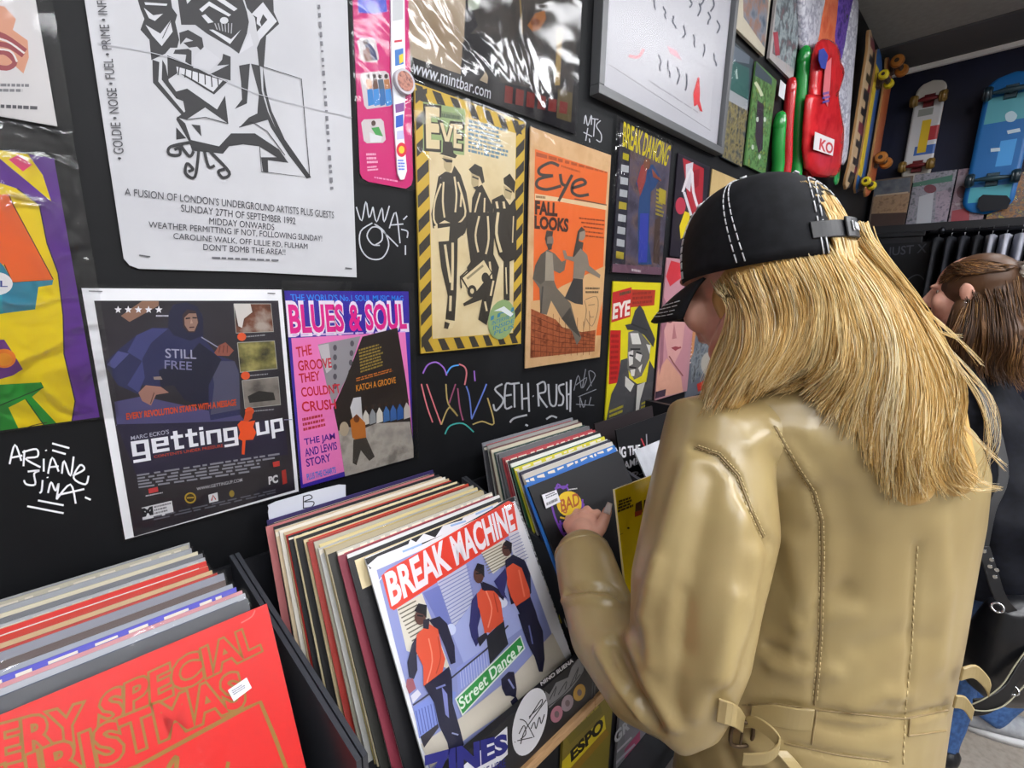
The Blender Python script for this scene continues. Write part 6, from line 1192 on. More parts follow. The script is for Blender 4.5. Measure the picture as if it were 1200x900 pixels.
wb = ribbon('waist_tab', crom([on(880, 838, .003), on(905, 836, .004), on(930, 840, .004), on(952, 842, .003)], 4), Vector((0, 0, .034)), .003, TAN, JO)
e1 = on(1118, 795, .0); R0 = -LF
for nm, pts in (('tab', [(1126, 790), (1142, 787), (1156, 800), (1160, 810)]), ('tab', [(1118, 822), (1130, 824), (1140, 838)])):
    D0 = .6; P = [atD(a, b, D0) for a, b in pts]; ribbon(nm, crom(P, 4), cu*.02-FW*.004, .0035, TAN, JO)
# ---- cap
CAPM = MIX(['#101114', '#15161a', '#1a1b1f'], 60, .75, 5, spec=.2, bump=.15)
def C(th, t, off=0):
    """cap surface: th angle from the front, t 0 rim .. 1 crown"""
    a, b, h = .107+off, .088+off, .126+off; ph = min(t, 1)*math.pi/2; r = max(math.cos(ph), 0)**.82
    return H(b*math.sin(th)*r, -.012+a*math.cos(th)*r, .012+h*math.copysign(abs(math.sin(ph))**.92, ph)-.012*(1-t)*math.cos(th)*-1)
bm = bmesh.new(); n, m = 72, 20; G = []
for j in range(m+1): G.append([bm.verts.new(C(2*math.pi*i/n, j/m)) for i in range(n)] if j < m else [bm.verts.new(C(0, 1))])
def hole(i, j): a = abs(2*math.pi*(i+.5)/n-math.pi); return (a/.42)**2+((j+.5)/m/.42)**2 < 1
for j in range(m):
    for i in range(n):
        if hole(i, j): continue
        if j < m-1: bm.faces.new((G[j][i], G[j][(i+1) % n], G[j+1][(i+1) % n], G[j+1][i]))
        else: bm.faces.new((G[j][i], G[j][(i+1) % n], G[m][0]))
for v in [v for v in bm.verts if not v.link_faces]: bm.verts.remove(v)
bmesh.ops.recalc_face_normals(bm, faces=bm.faces); bmesh.ops.solidify(bm, geom=bm.faces[:], thickness=.0025)
cap = bm_obj('cap', bm, CAPM, P1, H(0, 0, .036), True); cap['label'] = 'black cap with white contrast stitching'
# brim
bm = bmesh.new(); G = []; nn = 28
for j in range(9):
    s = j/8; row = []
    for i in range(nn+1):
        th = -1.25+2.5*i/nn; base = Vector((.085*math.sin(th), -.012+.106*math.cos(th), .012)); k = math.cos(th*.94)**.6
        row.append(bm.verts.new(H(base.x*(1+.06*s), base.y+.072*s*k, .016-.004*s-.03*s*s*.7-.34*abs(base.x)**1.35*(s*.9+.1)*2.0)))
    G.append(row)
for A, B in zip(G, G[1:]):
    for i in range(nn): bm.faces.new((A[i], A[i+1], B[i+1], B[i]))
bmesh.ops.recalc_face_normals(bm, faces=bm.faces); bmesh.ops.solidify(bm, geom=bm.faces[:], thickness=.0045)
brim = bm_obj('brim', bm, CAPM, cap, H(0, .1, .036), True)
WS = M('#c9cace', .6)
def cline(f, n, rad=.0008, dash=2):
    P = [f(k/n) for k in range(n+1)]; return P
bm = bmesh.new()
def dash(P, rad=.00085, a=3, g=1):
    i = 0
    while i+a < len(P): tube(bm, P[i:i+a+1], [rad]*(a+1), 5, caps=False); i += a+g
for th in (-.78, -.72, -1.82, -1.73, .78, .72, 1.82, 1.73): dash([C(th*(1-.15*k/60), .02+.93*k/60, .0008) for k in range(61)])
for th in (-.29-.0, ): pass
for e, sc in ((.47, 1.12), (.53, 1.27)):
    dash([C(math.pi+e*math.cos(a), .47*sc*.93*math.sin(a), .0008) for a in (math.pi*k/60 for k in range(61))])
for s in (.88, .8, .7, .6): dash([(lambda th, k: H(.085*math.sin(th)*(1+.06*s), -.012+.106*math.cos(th)+.072*s*k, .0168-.004*s-.03*s*s*.7-.34*abs(.085*math.sin(th))**1.35*(s*.9+.1)*2.0))(-1.1+2.2*q/70, math.cos((-1.1+2.2*q/70)*.94)**.6) for q in range(71)], .0006)
bm_obj('stitching', bm, WS, cap, H(0, 0, .05), True)
for th, t in ((-1.9, .8), (-.75, .62), (1.9, .8), (.75, .62)):
    bm = bmesh.new(); q = C(th, t, .001); n_ = (q-H(0, -.01, .03)).normalized(); cyl(bm, q-n_*.002, q+n_*.001, .0042, seg=14); bm_obj('eyelet', bm, WS, cap, q)
bm = bmesh.new(); ell(bm, C(0, 1, .001), (.008, .008, .004), HR); bm_obj('top_button', bm, CAPM, cap, C(0, 1), True)
bm = bmesh.new(); q = [C(math.pi+a, t, .0012) for a, t in ((-.5, .66), (-.1, .6), (-.12, .78), (-.75, .84))]; v_ = [bm.verts.new(p) for p in q]; bm.faces.new(v_); bmesh.ops.solidify(bm, geom=bm.faces[:], thickness=.001); pa = bm_obj('patch', bm, M('#2a2c30', .6), cap, q[0])
bm = bmesh.new(); tube(bm, crom([C(math.pi-.5, .7, .003), C(math.pi-.38, .72, .003), C(math.pi-.3, .68, .003), C(math.pi-.2, .7, .003)], 4), [.0014]*13, 5); bm_obj('lettering', bm, WS, pa, q[0], True)
S_ = [C(math.pi+e, .12, .001) for e in [-.62+1.24*k/20 for k in range(21)]]
sp = ribbon('strap', S_, HR @ Vector((0, 0, .02)), .003, M('#17181c', .4), cap)
Sb = [C(math.pi+e, .12, .0045) for e in [-.12+.3*k/8 for k in range(9)]]
bk_ = ribbon('strap_label', Sb, HR @ Vector((0, 0, .024)), .003, M('#1c1d21', .4), sp)
bm = bmesh.new(); z0 = HR @ Vector((0, 0, 1)); 
for e0, pts in ((-.06, [(-.02, .005), (-.02, -.005), (.0, -.005)]), (.0, [(-.01, .004), (-.03, 0), (-.01, -.004), (.01, 0), (-.01, .004)]), (.07, [(-.03, -.004), (-.03, .004), (-.01, .0), (.0, .004), (.0, -.004)])):
    P = [C(math.pi-e0-a, .12, .0068)+z0*b for a, b in pts]; tube(bm, P, [.0009]*len(P), 5)
bm_obj('lettering', bm, WS, bk_, Sb[4], True)
# ---- hair
HCOL = ['#cca664', '#dab878', '#e6c98e', '#f0dcaa', '#ac8648', '#f6e8c4']
HM = [M(c, .42, .35) for c in HCOL]
bm = bmesh.new(); ell(bm, H(0, -.03, -.015), (.083, .085, .085), HR); ell(bm, H(0, -.075, .055), (.03, .026, .03), HR)
for pts, rr in (([(965, 335, .60), (990, 400, .58), (1030, 480, .57), (1060, 565, .555)], [.06, .065, .055, .03]), ([(985, 335, .60), (1028, 400, .585), (1068, 470, .575), (1108, 555, .56)], [.05, .058, .05, .03])): tube(bm, [atD(*q) for q in pts], rr, 16)
tube(bm, [atD(900, 345, .585), atD(892, 410, .575), atD(858, 465, .575)], [.042, .04, .018], 14); tube(bm, [atD(930, 350, .58), atD(925, 400, .572), atD(895, 445, .57)], [.055, .045, .016], 14); tube(bm, [atD(960, 370, .58), atD(975, 430, .565), atD(1005, 500, .56)], [.06, .045, .02], 14)
tube(bm, [H(.075, -.02, .02), H(.09, -.03, -.08), Vector((.84, -.60, 1.36))], [.04, .05, .03], 14)
HB = remesh(bm, .006, 5); htree = BVHTree.FromBMesh(HB)
GD = [[(836, 338), (856, 358), (850, 392), (834, 422), (826, 460), (819, 500)], [(862, 322), (882, 365), (884, 410), (862, 450), (836, 492)], [(893, 310), (912, 360), (906, 410), (884, 448), (862, 482)], [(925, 300), (948, 350), (944, 405), (916, 438), (874, 470)], [(948, 294), (975, 350), (978, 405), (955, 440), (915, 462)],
      [(962, 288), (995, 345), (1010, 410), (1000, 465), (985, 520)], [(972, 286), (1015, 350), (1035, 425), (1022, 500), (1012, 570)], [(984, 284), (1035, 355), (1060, 440), (1042, 525), (1048, 604)], [(994, 282), (1052, 360), (1085, 450), (1068, 535), (1090, 596)], [(1002, 280), (1065, 360), (1106, 455), (1100, 540), (1128, 596)], [(1012, 279), (1076, 356), (1124, 445), (1126, 530), (1160, 582)]]
def resample(g, n=22):
    c = [(v.x, v.y) for v in crom([(a, b, 0) for a, b in g], 6)]
    return [(c[j][0]*(1-f)+c[min(j+1, len(c)-1)][0]*f, c[j][1]*(1-f)+c[min(j+1, len(c)-1)][1]*f) for j, f in ((int(k*(len(c)-1)/(n-1)), k*(len(c)-1)/(n-1) % 1) for k in range(n))]
GD = [resample(g) for g in GD]
rh = random.Random(77); V_, F_, MI_ = [], [], []
def strand(P, r0, r1, mi):
    b = len(V_); n = len(P)
    for i, p in enumerate(P):
        d = (P[min(i+1, n-1)]-P[max(i-1, 0)]).normalized(); u = d.orthogonal().normalized(); v = d.cross(u); r = r0+(r1-r0)*i/(n-1)
        for k in range(3): a = 2*math.pi*k/3; V_.append(p+u*(r*math.cos(a))+v*(r*math.sin(a)))
    for i in range(n-1):
        for k in range(3): F_.append((b+3*i+k, b+3*i+(k+1) % 3, b+3*i+3+(k+1) % 3, b+3*i+3+k)); MI_.append(mi)
def drape(pxs, lift, trees=None, d0=None):
    P = []; last = None; trees = trees or (htree, jtree)
    for q in pxs:
        v = ray(*q).normalized(); hs = [h[3] for h in (t.ray_cast(CAM, v) for t in trees) if h[0] is not None]
        t = min(hs) if hs else (last if last is not None else (d0 or (HC-CAM).length*.97))
        if last is not None: t = max(min(t, last+.006), last-.008)
        last = t; P.append(CAM+v*(t-lift*min(1, len(P)/5)+.016*max(0, 1-len(P)/5)))
    for _ in range(3): P = [P[0]]+[(P[i-1]+P[i]*2+P[i+1])/4 for i in range(1, len(P)-1)]+[P[-1]]
    return P
def hairfall(GD, nc, per, wts, amp0, amp1, r0, r1, trees=None, d0=None, lmax=.014, sp=.0028, freq=10, ln0=.74):
    NG = len(GD)-1; NCOL = len(wts)
    for c in range(nc):
        u = rh.random()*NG; k = min(int(u), NG-1); f = u-k; wav = u*1.5+rh.gauss(0, .55); amp = (amp0+(amp1-amp0)*u/NG)*rh.uniform(.5, 1.3); col = rh.choices(range(NCOL), wts)[0]; lift = rh.uniform(.001, lmax); ln = rh.uniform(ln0, 1.0); fq = freq*rh.uniform(.85, 1.15)
        A, B = GD[k], GD[k+1]; n = len(A); base = []
        for i in range(n):
            t = i/(n-1)*ln; x = t*(n-1); j = min(int(x), n-2); g = x-j
            ax, ay = A[j][0]*(1-g)+A[j+1][0]*g, A[j][1]*(1-g)+A[j+1][1]*g; bx, by = B[j][0]*(1-g)+B[j+1][0]*g, B[j][1]*(1-g)+B[j+1][1]*g
            base.append((ax*(1-f)+bx*f+amp*t*math.sin(wav+t*fq), ay*(1-f)+by*f+amp*.3*t*math.cos(wav+t*8)))
        P = drape(base, lift, trees, d0); N_s = len(P)
        for s in range(per):
            o1 = Vector((rh.gauss(0, 1), rh.gauss(0, 1), rh.gauss(0, .6)))*sp; o2 = Vector((rh.gauss(0, 1), rh.gauss(0, 1), rh.gauss(0, 1)))*sp*.7; e = rh.uniform(.85, 1)
            Q = [p+o1*(1-.5*math.sin(2.2*i/(N_s-1)))+o2*math.sin(3.0*i/N_s+s)+o1*.8*max(0, i/(N_s-1)-.75)*4 for i, p in enumerate(P)]
            strand(Q[:max(4, int(N_s*e))], r0, r1, col if rh.random() < .85 else rh.randrange(NCOL))
GD = [[(g[0][0]-2, g[0][1]-14)]+g for g in GD]
hairfall(GD, 620, 14, [2.5, 4.5, 5.5, 4, 1, 1.6], 3.5, 13, .0007, .00028, freq=12)
# wisps
for g in ([(1040, 318), (1095, 390), (1140, 440), (1163, 475), (1165, 515), (1150, 545)], [(1050, 330), (1100, 400), (1150, 470), (1158, 520), (1148, 560)], [(1060, 345), (1110, 385), (1150, 425)], [(1075, 380), (1112, 392), (1125, 396)], [(1100, 470), (1150, 520), (1178, 548)], [(1110, 540), (1150, 565), (1172, 571)], [(850, 345), (868, 365), (885, 372), (890, 378)], [(842, 345), (862, 350), (875, 370), (868, 400)], [(1090, 560), (1140, 575), (1170, 573)]):
    for s in range(14):
        q = [(a+rh.uniform(-9, 9)*(i/4), b+rh.uniform(-9, 9)*(i/4)) for i, (a, b) in enumerate(g)]; P = drape([(v.x, v.y) for v in crom([(a, b, 0) for a, b in q], 5)], rh.uniform(.002, .012)); strand(P, .00028, .00012, rh.choice([2, 3, 5, 1]))
# hair in the cap opening and on the far side
for k in range(160):
    e = rh.uniform(-.4, .4); P = [C(math.pi+e*(1-.2*q/8), .5-.6*q/8, -.004+rh.uniform(0, .004)) for q in range(9)]; strand(P, .0011, .0009, rh.randrange(6))
for k in range(260):
    th = rh.uniform(1.2, 2.7); P0 = C(th, .02, -.004); end = Vector((.80+.09*rh.random(), -.60-.1*rh.random(), 1.33+rh.uniform(-.04, .05))); mid = P0.lerp(end, .5)+HR @ Vector((.03, -.01, 0)); strand(crom([P0, mid, end], 5), .0012, .0004, rh.randrange(6))
me = bpy.data.meshes.new('hair'); HB.verts.index_update(); nb = len(HB.verts); o_ = HC
vv = [v.co-o_ for v in HB.verts]+[v-o_ for v in V_]; ff = [tuple(v.index for v in f.verts) for f in HB.faces]; mm = [0]*len(ff)+MI_
ff += [tuple(nb+i for i in q) for q in F_]
me.from_pydata([tuple(v) for v in vv], [], ff)
for m_ in HM: me.materials.append(m_)
me.polygons.foreach_set('material_index', mm); me.polygons.foreach_set('use_smooth', [True]*len(ff)); me.update()
hr = obj('hair', me, P1, o_-wpos(P1)); hr['label'] = 'long wavy blonde hair'
# ================================================================== PEOPLE FURTHER BACK
def figure(name, label, head, hr_, hips, feet, facing, sh_w, hands, skin, extra=None):
    """standing person: one continuous skin surface (head with face, torso, limbs, five-fingered hands)"""
    F = Vector((math.cos(facing), math.sin(facing), 0)); L = Vector((-F.y, F.x, 0)); bm = bmesh.new()
    def h(x, y, z): return head+hr_ @ Vector((x, y, z))
    ell(bm, h(0, -.012, .025), (.074, .093, .085), hr_); ell(bm, h(0, .03, -.04), (.058, .062, .075), hr_); ell(bm, h(0, .052, -.09), (.03, .034, .026), hr_)
    for s in (-1, 1):
        ell(bm, h(s*.04, .062, -.025), (.028, .022, .03), hr_); tube(bm, [h(s*.058, -.005, -.05), h(s*.038, .04, -.088)], [.022, .018], 10); ell(bm, h(s*.078, -.012, -.006), (.009, .019, .032), hr_); ell(bm, h(s*.03, .077, .026), (.02, .012, .008), hr_)
    tube(bm, [h(0, .088, .018), h(0, .108, -.012), h(0, .102, -.026)], [.008, .0135, .012], 10); ell(bm, h(0, .087, -.05), (.022, .01, .006), hr_); ell(bm, h(0, .085, -.061), (.02, .01, .007), hr_)
    nb = head+Vector((0, 0, -.2))*.95+(hips-head)*.03; ch = nb.lerp(hips, .3)+Vector((0, 0, -.02)); shc = nb+Vector((0, 0, -.05))
    tube(bm, [h(0, -.025, -.04), nb], [.054, .058], 14); R = lambda c, a, b: [bm.verts.new(c+L*(a*math.cos(2*math.pi*k/24))+F*(b*math.sin(2*math.pi*k/24))) for k in range(24)]
    rg = [R(nb+Vector((0, 0, .01)), .06, .055), R(shc, sh_w*.9, .085), R(ch, sh_w*.86, .105), R(ch.lerp(hips, .55), .125, .09), R(hips, .155, .11), R(hips-Vector((0, 0, .08)), .15, .105)]
    for A, B in zip(rg, rg[1:]):
        for k in range(24): bm.faces.new((A[k], A[(k+1) % 24], B[(k+1) % 24], B[k]))
    bm.faces.new(rg[0]); bm.faces.new(rg[-1][::-1]); J = {}
    for s, wr, ft in ((1, hands[0], feet[0]), (-1, hands[1], feet[1])):
        S = shc+L*s*sh_w+Vector((0, 0, -.012)); E = S.lerp(wr, .5)+Vector((0, 0, -.09))-F*.06; d = (wr-E).normalized()
        tube(bm, [S, (S+E)/2, E], [.048, .044, .037], 12); tube(bm, [E, E.lerp(wr, .45), wr], [.037, .036, .026], 12)
        u = d.cross(Vector((0, 0, 1))).normalized(); dn = u.cross(d)
        kn_ = [wr+d*.085+u*q for q in (-.028, -.009, .01, .028)]
        fg_ = [([k, k+d*.035+dn*.006*1, k+d*.055-Vector((0, 0, .018)), k+d*.06-Vector((0, 0, .04))], r) for k, r in zip(kn_, (.0085, .009, .0088, .0075))]
        hand(bm, wr, kn_, fg_, [wr+d*.02-u*s*.025, wr+d*.05-u*s*.045, wr+d*.075-u*s*.05, wr+d*.095-u*s*.046])
        hp = hips+L*s*.085-Vector((0, 0, .05)); an = Vector((ft.x, ft.y, .09)); kn2_ = hp.lerp(an, .5)+F*.025
        tube(bm, [hp, hp.lerp(kn2_, .5), kn2_, kn2_.lerp(an, .35), an], [.085, .075, .055, .055, .036], 14); tube(bm, [an-Vector((0, 0, .045)), an-Vector((0, 0, .06))+F*.14], [.036, .028], 10); J[s] = (S, E, wr, hp, kn2_, an)
    P = bm_obj(name, remesh(bm, .0055, 4), skin, None, (hips.x, hips.y, 0), True); tag(P, label, 'person')
    for s in (-1, 1):
        bm = bmesh.new(); c = h(s*.028, .061, .008); ell(bm, c, (.0115, .0115, .0115), hr_); e = bm_obj('eye', bm, M('#e8e6e2', .1), P, c, True); bm = bmesh.new(); ell(bm, c+hr_ @ Vector((0, .0112, -.001)), (.0055, .002, .0055), hr_); bm_obj('iris', bm, M('#4a3626', .1), e, c, True)
    return P, F, L, nb, shc, ch, hips, J, h
def clothes(P, F, L, nb, shc, ch, hips, J, sh_w, top, topn, hemz, jean, shoe, toplab):
    bm = bmesh.new(); R = lambda c, a, b: [bm.verts.new(c+L*(a*math.cos(2*math.pi*k/28))+F*(b*math.sin(2*math.pi*k/28))) for k in range(28)]
    hem = Vector((hips.x, hips.y, hemz)); rg = [R(nb+Vector((0, 0, -.005)), .075, .07), R(shc, sh_w*.98, .105), R(ch, sh_w*.98, .13), R(ch.lerp(hips, .55), .16, .12), R(hips, .212, .165), R(hips.lerp(hem, .5), .225, .178), R(hem, .228, .18)]
    for A, B in zip(rg, rg[1:]):
        for k in range(28): bm.faces.new((A[k], A[(k+1) % 28], B[(k+1) % 28], B[k]))
    bm.faces.new(rg[0]); bm.faces.new(rg[-1][::-1])
    for s in (1, -1):
        S, E, w, hp, kn_, an = J[s]; tube(bm, [S, (S+E)/2, E], [.072, .068, .058], 16); tube(bm, [E, E.lerp(w, .5), E.lerp(w, .95)], [.056, .052, .044], 16)
    b2 = remesh(bm, .009, 6)
    for v in b2.verts: n = v.co; v.co += v.normal*(.004*math.sin(n.z*38+n.x*21)+.003*math.sin(n.y*60-n.z*25))
    bm_obj(topn, b2, top, P, ch, True)['label'] = toplab
    bm = bmesh.new()
    for s in (1, -1):
        S, E, w, hp, kn_, an = J[s]; a2 = an-Vector((0, 0, .02)); tube(bm, [hp, hp.lerp(kn_, .5), kn_, kn_.lerp(a2, .5), a2], [.1, .09, .074, .068, .064], 16, caps=False)
    rg = [R(hips-Vector((0, 0, .1)), .165, .12), R(hips, .165, .12), R(hips+Vector((0, 0, .06)), .145, .11)]
    for A, B in zip(rg, rg[1:]):
        for k in range(28): bm.faces.new((A[k], B[k], B[(k+1) % 28], A[(k+1) % 28]))
    bm.faces.new(rg[0][::-1]); bm.faces.new(rg[-1])
    b2 = remesh(bm, .009, 4)
    for v in b2.verts: v.co += v.normal*(.0022*math.sin(v.co.z*34+v.co.x*14)+.0012*math.sin(v.co.z*60-v.co.y*40))
    bm_obj('jeans', b2, jean, P, hips, True)
    for s in (1, -1):
        an = J[s][5]; g = Vector((an.x, an.y, 0)); bm = bmesh.new(); tube(bm, [g+Vector((0, 0, .05))-F*.035, g+Vector((0, 0, .05))+F*.07, g+Vector((0, 0, .042))+F*.17], [(.043, .038), (.048, .036), (.04, .028)], 16, up=(0, 0, 1)); tube(bm, [g+Vector((0, 0, .06)), g+Vector((0, 0, .115))], [.047, .045], 14)
        for v in bm.verts: v.co.z = max(v.co.z, .022)
        so = bm_obj('shoe', remesh(bm, .006, 3), shoe[0], P, g, True)
        bm = bmesh.new(); n = 26; B = []; T = []
        for k in range(n):
            a = 2*math.pi*k/n; c = F*(.068+.122*math.cos(a))+L*((.044+.008*math.cos(a))*math.sin(a)); B.append(g+c+Vector((0, 0, .0005))); T.append(g+c+Vector((0, 0, .027)))
        hexa(bm, B, T); bm_obj('sole', bm, shoe[1], so, g, True)
NAVY = MIX(['#0b0d14', '#0f1119', '#13151f'], 60, .75, 4, spec=.2)
h2 = atD(1137, 341, 1.45); R2 = Matrix.Rotation(math.radians(78-90), 3, 'Z') @ Matrix.Rotation(math.radians(-10), 3, 'X')
hip2 = Vector((2.03, -.93, .87)); ft2 = CAM+ray(1088, 888)*((.0-CAM.z)/ray(1088, 888).z)
res = figure('person', 'person in a dark navy coat with brown ponytail, standing beyond the blonde shopper', h2, R2, hip2, [Vector((2.0, -.76, 0)), Vector((ft2.x, ft2.y, 0))], math.radians(80), .165, [Vector((2.0, -.52, 1.06)), Vector((2.2, -.55, 1.06))], SKIN)
P2, F2, L2, nb2, shc2, ch2, hp2, J2, hh = res
clothes(P2, F2, L2, nb2, shc2, ch2, hp2, J2, .165, NAVY, 'coat', .62, MIX(['#2c4a78', '#34568a', '#3f639a'], 80, .8), (M('#15161a', .4), M('#1c1c20', .5)), 'dark navy coat')
# brown hair pulled into a ponytail
BR = [M(c, .45, .3) for c in ['#3a2718', '#4c3320', '#5e4028', '#75522f', '#8f6838']]
bm = bmesh.new(); ell(bm, hh(0, -.022, .02), (.083, .098, .092), R2); ell(bm, hh(0, -.055, -.03), (.076, .07, .075), R2)
pt = [hh(0, -.105, .05), hh(0, -.15, .03), hh(-.01, -.165, -.05), hh(-.015, -.16, -.14), hh(-.02, -.15, -.21)]; tube(bm, pt, [.022, .035, .045, .042, .02], 14)
tube(bm, [hh(-.06, -.04, -.05), hh(-.075, -.06, -.13), hh(-.07, -.08, -.2)], [.03, .04, .02], 12); tube(bm, [hh(.05, -.04, -.05), hh(.06, -.06, -.13), hh(.06, -.08, -.2)], [.03, .04, .02], 12)
tube(bm, [hh(-.07, .0, -.05), hh(-.082, .0, -.12), hh(-.085, -.01, -.21)], [.026, .042, .03], 12); tube(bm, [hh(-.05, -.07, -.05), hh(-.06, -.09, -.14), hh(-.06, -.1, -.22)], [.03, .05, .03], 12)
HB2 = remesh(bm, .006, 4); ht2 = BVHTree.FromBMesh(HB2); V_, F_, MI_ = [], [], []
def HH(th, el, k=1.0): return hh(.085*k*math.sin(th)*math.cos(el), -.022+.1*k*math.cos(th)*math.cos(el), .02+.094*k*math.sin(el))
for k in range(520):
    s = rh.choice((-1, 1)); th = s*rh.uniform(.25, 1.15)+rh.gauss(0, .1); el = rh.uniform(.1, .9)
    P0 = HH(th, el); t2 = s*rh.uniform(1.5, 2.3); P1_ = HH(t2, .25+.5*rh.random()*el, 1.03); P3 = pt[0]+Vector((rh.gauss(0, .008), rh.gauss(0, .008), rh.gauss(0, .008)))
    strand(crom([P0, HH((th+t2)/2, (el+.35)/2+.15, 1.03), P1_, P3], 4), .0013, .001, rh.choices(range(5), [2, 3, 3, 2, 1])[0])
for k in range(420):
    o1 = Vector((rh.gauss(0, .02), rh.gauss(0, .02), rh.gauss(0, .012))); w = rh.uniform(0, 6); P = crom([p+o1*(.3+.9*i/4)+Vector((.008*math.sin(w+i*1.6), .008*math.cos(w+i*1.4), 0))*(i > 0) for i, p in enumerate(pt)], 5); strand(P, .0012, .0004, rh.choices(range(5), [2, 3, 3, 3, 2])[0])
for k in range(360):
    s = rh.choice((-1, -1, 1)); b0 = hh(s*rh.uniform(.05, .085), rh.uniform(-.09, .0), rh.uniform(-.06, .0)); w = rh.uniform(0, 6)
    P = crom([b0, b0+R2 @ Vector((s*.008, -.015, -.06))+Vector((.006*math.sin(w), 0, 0)), b0+R2 @ Vector((0, -.03, -.13))+Vector((.014*math.sin(w+2), .01, 0)), b0+R2 @ Vector((s*.01, -.04+rh.uniform(-.03, .03), -.2))], 5); strand(P, .0011, .0004, rh.choices(range(5), [3, 3, 3, 1, 1])[0])
G2_ = [[(1128, 362), (1112, 396), (1106, 424), (1120, 450)], [(1142, 352), (1136, 396), (1130, 428), (1142, 457)], [(1156, 345), (1160, 398), (1152, 430), (1162, 458)], [(1172, 335), (1182, 400), (1176, 430), (1187, 460)], [(1190, 325), (1203, 400), (1199, 440), (1207, 464)]]
hairfall([[(v.x, v.y) for v in crom([(a, b, 0) for a, b in g], 5)] for g in G2_], 150, 8, [2, 3, 3, 3, 2], 4, 7, .0013, .0005, (ht2,), (h2-CAM).length*.96, .025, .006, 9, .75)
me = bpy.data.meshes.new('hair'); HB2.verts.index_update(); nb_ = len(HB2.verts)
ff = [tuple(v.index for v in f.verts) for f in HB2.faces]; mm = [1]*len(ff)+MI_; vv = [v.co-h2 for v in HB2.verts]+[v-h2 for v in V_]; ff += [tuple(nb_+i for i in q) for q in F_]
me.from_pydata([tuple(v) for v in vv], [], ff)
for m_ in BR: me.materials.append(m_)
me.polygons.foreach_set('material_index', mm); me.polygons.foreach_set('use_smooth', [True]*len(ff)); me.update(); ho = obj('hair', me, P2, h2-wpos(P2)); ho['label'] = 'brown hair in a ponytail'
bm = bmesh.new(); c0 = hh(0, -.128, .05)
ax = (pt[1]-pt[0]).normalized(); u = ax.orthogonal().normalized(); v = ax.cross(u); tube(bm, [c0+(u*math.cos(a)+v*math.sin(a))*.026 for a in (2*math.pi*i/30 for i in range(31))], [.012+.003*math.sin(i*2.4) for i in range(31)], 10, caps=False); bm_obj('scrunchie', bm, M('#d8d4cc', .7), ho, c0, True)
bm = bmesh.new(); tube(bm, [hh(-.083, -.01, -.034), hh(-.085, -.01, -.044)], [.004, .004], 8); bm_obj('earring', bm, M('#d8d8dc', .2, metal=1), P2, hh(-.083, -.01, -.03), True)
# shoulder bag hanging at the near side
bc = atD(1196, 760, 1.24); bag = empty('shoulder_bag', bc-Vector((0, 0, .17))); tag(bag, 'black shoulder bag with silver eyelets and chain beside the navy coat', 'bag')
LEA = M('#0e0f13', .35, .5, bump=.15, bscale=40)
sd = (cr-Vector((0, 0, cr.z))).normalized(); bw = Vector((sd.x, sd.y, 0)); bd_ = Vector((-bw.y, bw.x, 0))
bm = bmesh.new(); n = 32
prof = [(.15, .04, .02), (.13, .105, .045), (.06, .125, .06), (-.05, .13, .065), (-.12, .11, .055), (-.16, .06, .035)]
rg = [[bm.verts.new(bc+Vector((0, 0, z))+bw*(a*math.copysign(abs(math.cos(t))**.7, math.cos(t)))+bd_*(b*math.copysign(abs(math.sin(t))**.7, math.sin(t)))) for t in (2*math.pi*k/n for k in range(n))] for z, a, b in prof]
for A, B in zip(rg, rg[1:]):
    for k in range(n): bm.faces.new((A[k], B[k], B[(k+1) % n], A[(k+1) % n]))
bm.faces.new(rg[0]); bm.faces.new(rg[-1][::-1]); bmesh.ops.recalc_face_normals(bm, faces=bm.faces); bmesh.ops.subdivide_edges(bm, edges=bm.edges, cuts=1, use_grid_fill=True)
bm_obj('bag_body', remesh(bm, .008, 4), LEA, bag, bc, True)
sp_ = [atD(1152, 640, 1.2), atD(1161, 668, 1.19), atD(1172, 700, 1.185), atD(1190, 720, 1.19)]
S2 = ribbon('strap', crom(sp_, 4), bw*.034, .004, LEA, bag)
bm = bmesh.new(); topp = [atD(1152, 640, 1.2), atD(1160, 600, 1.22), atD(1175, 540, 1.27), shc2+L2*.1+Vector((0, -.04, .09))]; 
ribbon('shoulder_strap', crom(topp, 5), bw*.03, .004, LEA, bag)
for i, (x, y) in enumerate([(1153, 646), (1162, 656), (1160, 664), (1168, 668), (1166, 676)]):
    bm = bmesh.new(); c = atD(x, y, 1.178); cyl(bm, c, c-ray(x, y).normalized()*.006, .0055, .0045, 12); bm_obj('eyelet', bm, M('#c9ccd2', .15, metal=1), S2, c)
for (x, y, r) in ((1169, 712, .011), (1187, 809, .01)):
    bm = bmesh.new(); c = atD(x, y, 1.165); nn_ = -ray(x, y).normalized(); uu = nn_.orthogonal().normalized(); vv_ = nn_.cross(uu); tube(bm, [c+(uu*math.cos(a)+vv_*math.sin(a))*r for a in (2*math.pi*i/20 for i in range(21))], [.0028]*21, 8, caps=False); bm_obj('ring', bm, M('#c9ccd2', .15, metal=1), bag, c, True)
fl = ribbon('flap_strap', crom([atD(1212, 765, 1.165), atD(1195, 785, 1.165), atD(1178, 812, 1.165), atD(1158, 826, 1.17), atD(1140, 829, 1.18)], 5), cu*.045, .005, LEA, bag)
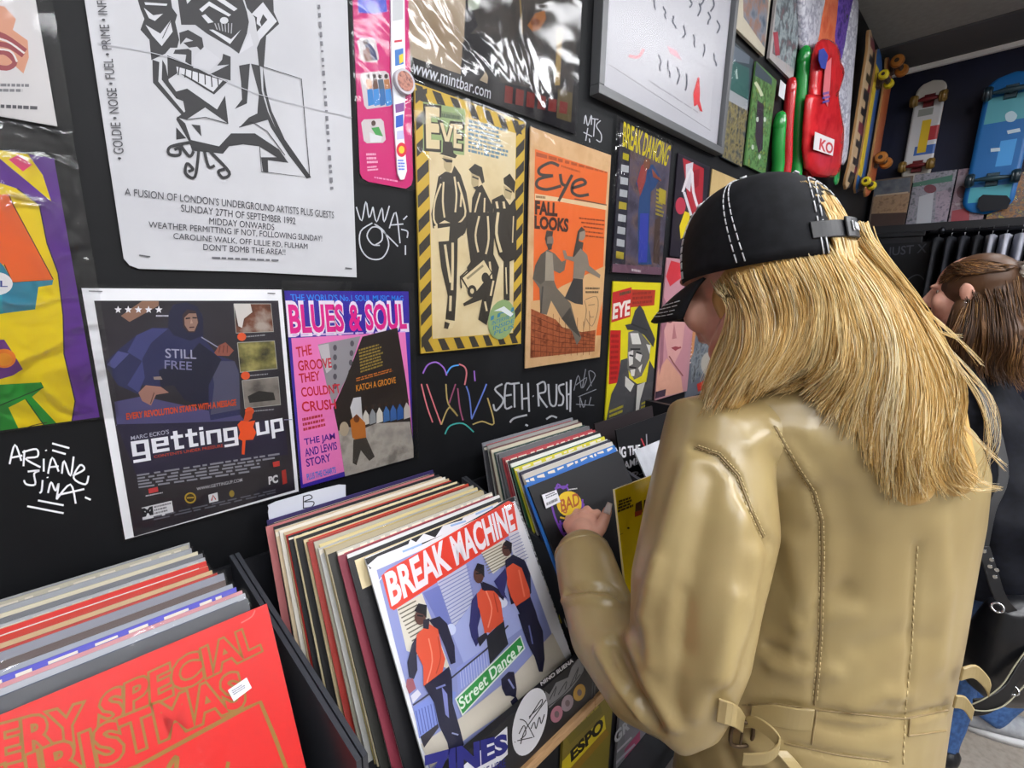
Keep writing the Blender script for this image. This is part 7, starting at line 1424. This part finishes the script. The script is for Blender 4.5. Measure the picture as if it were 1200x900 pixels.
bm = bmesh.new(); E_ = crom([atD(1206, 757, 1.16), atD(1190, 779, 1.16), atD(1174, 803, 1.16), atD(1155, 818, 1.165), atD(1138, 826, 1.175)], 5); tube(bm, E_, [.0016]*len(E_), 6); E_ = crom([atD(1216, 785, 1.16), atD(1198, 806, 1.16), atD(1178, 826, 1.16), atD(1158, 833, 1.165), atD(1140, 832, 1.175)], 5); bm_obj('piping', bm, M('#9a9680', .4), fl, E_[0], True)
bm = bmesh.new(); tube(bm, E_, [.0016]*len(E_), 6); bm_obj('piping', bm, M('#9a9680', .4), fl, E_[0], True)
# chain
bm = None
for i in range(9):
    x, y = 1146+i*.3, 528+i*5.5; c = atD(1134+(i % 2)*3+i*1.6, 530+i*4, 1.33)
# third person: grey sneakers
g3 = CAM+ray(1140, 852)*((0-CAM.z)/ray(1140, 852).z); F3 = math.radians(-62)
hd3 = Vector((g3.x+.24, g3.y-.46, 1.60)); hip3 = Vector((g3.x+.2, g3.y-.36, .9))
r3 = figure('person', 'person in blue jeans and grey sneakers walking past, seen behind the shoulder bag', hd3, Matrix.Rotation(F3-math.pi/2, 3, 'Z'), hip3, [Vector((g3.x, g3.y, 0)), Vector((g3.x+.3, g3.y-.55, 0))], F3, .17, [hip3+Vector((.22, .2, .02)), hip3+Vector((-.05, -.28, .02))], SKIN)
clothes(*r3[:8], .17, M('#23262e', .8), 'jumper', .8, MIX(['#2f4f80', '#3a5c90', '#456aa0'], 80, .8), (MIX(['#8f9298', '#a2a5aa'], 60, .7), M('#cfd0d2', .6)), 'dark jumper')
P3, h3f = r3[0], r3[8]
bm = bmesh.new(); ell(bm, h3f(0, -.02, .04), (.084, .1, .085), Matrix.Rotation(F3-math.pi/2, 3, 'Z')); ell(bm, h3f(0, -.06, -.02), (.076, .062, .075), Matrix.Rotation(F3-math.pi/2, 3, 'Z')); bm_obj('hair', remesh(bm, .006, 3), MIX(['#2c1d12', '#3a281a'], 60, .5, stretch=(4, 4, .4)), P3, hd3, True)
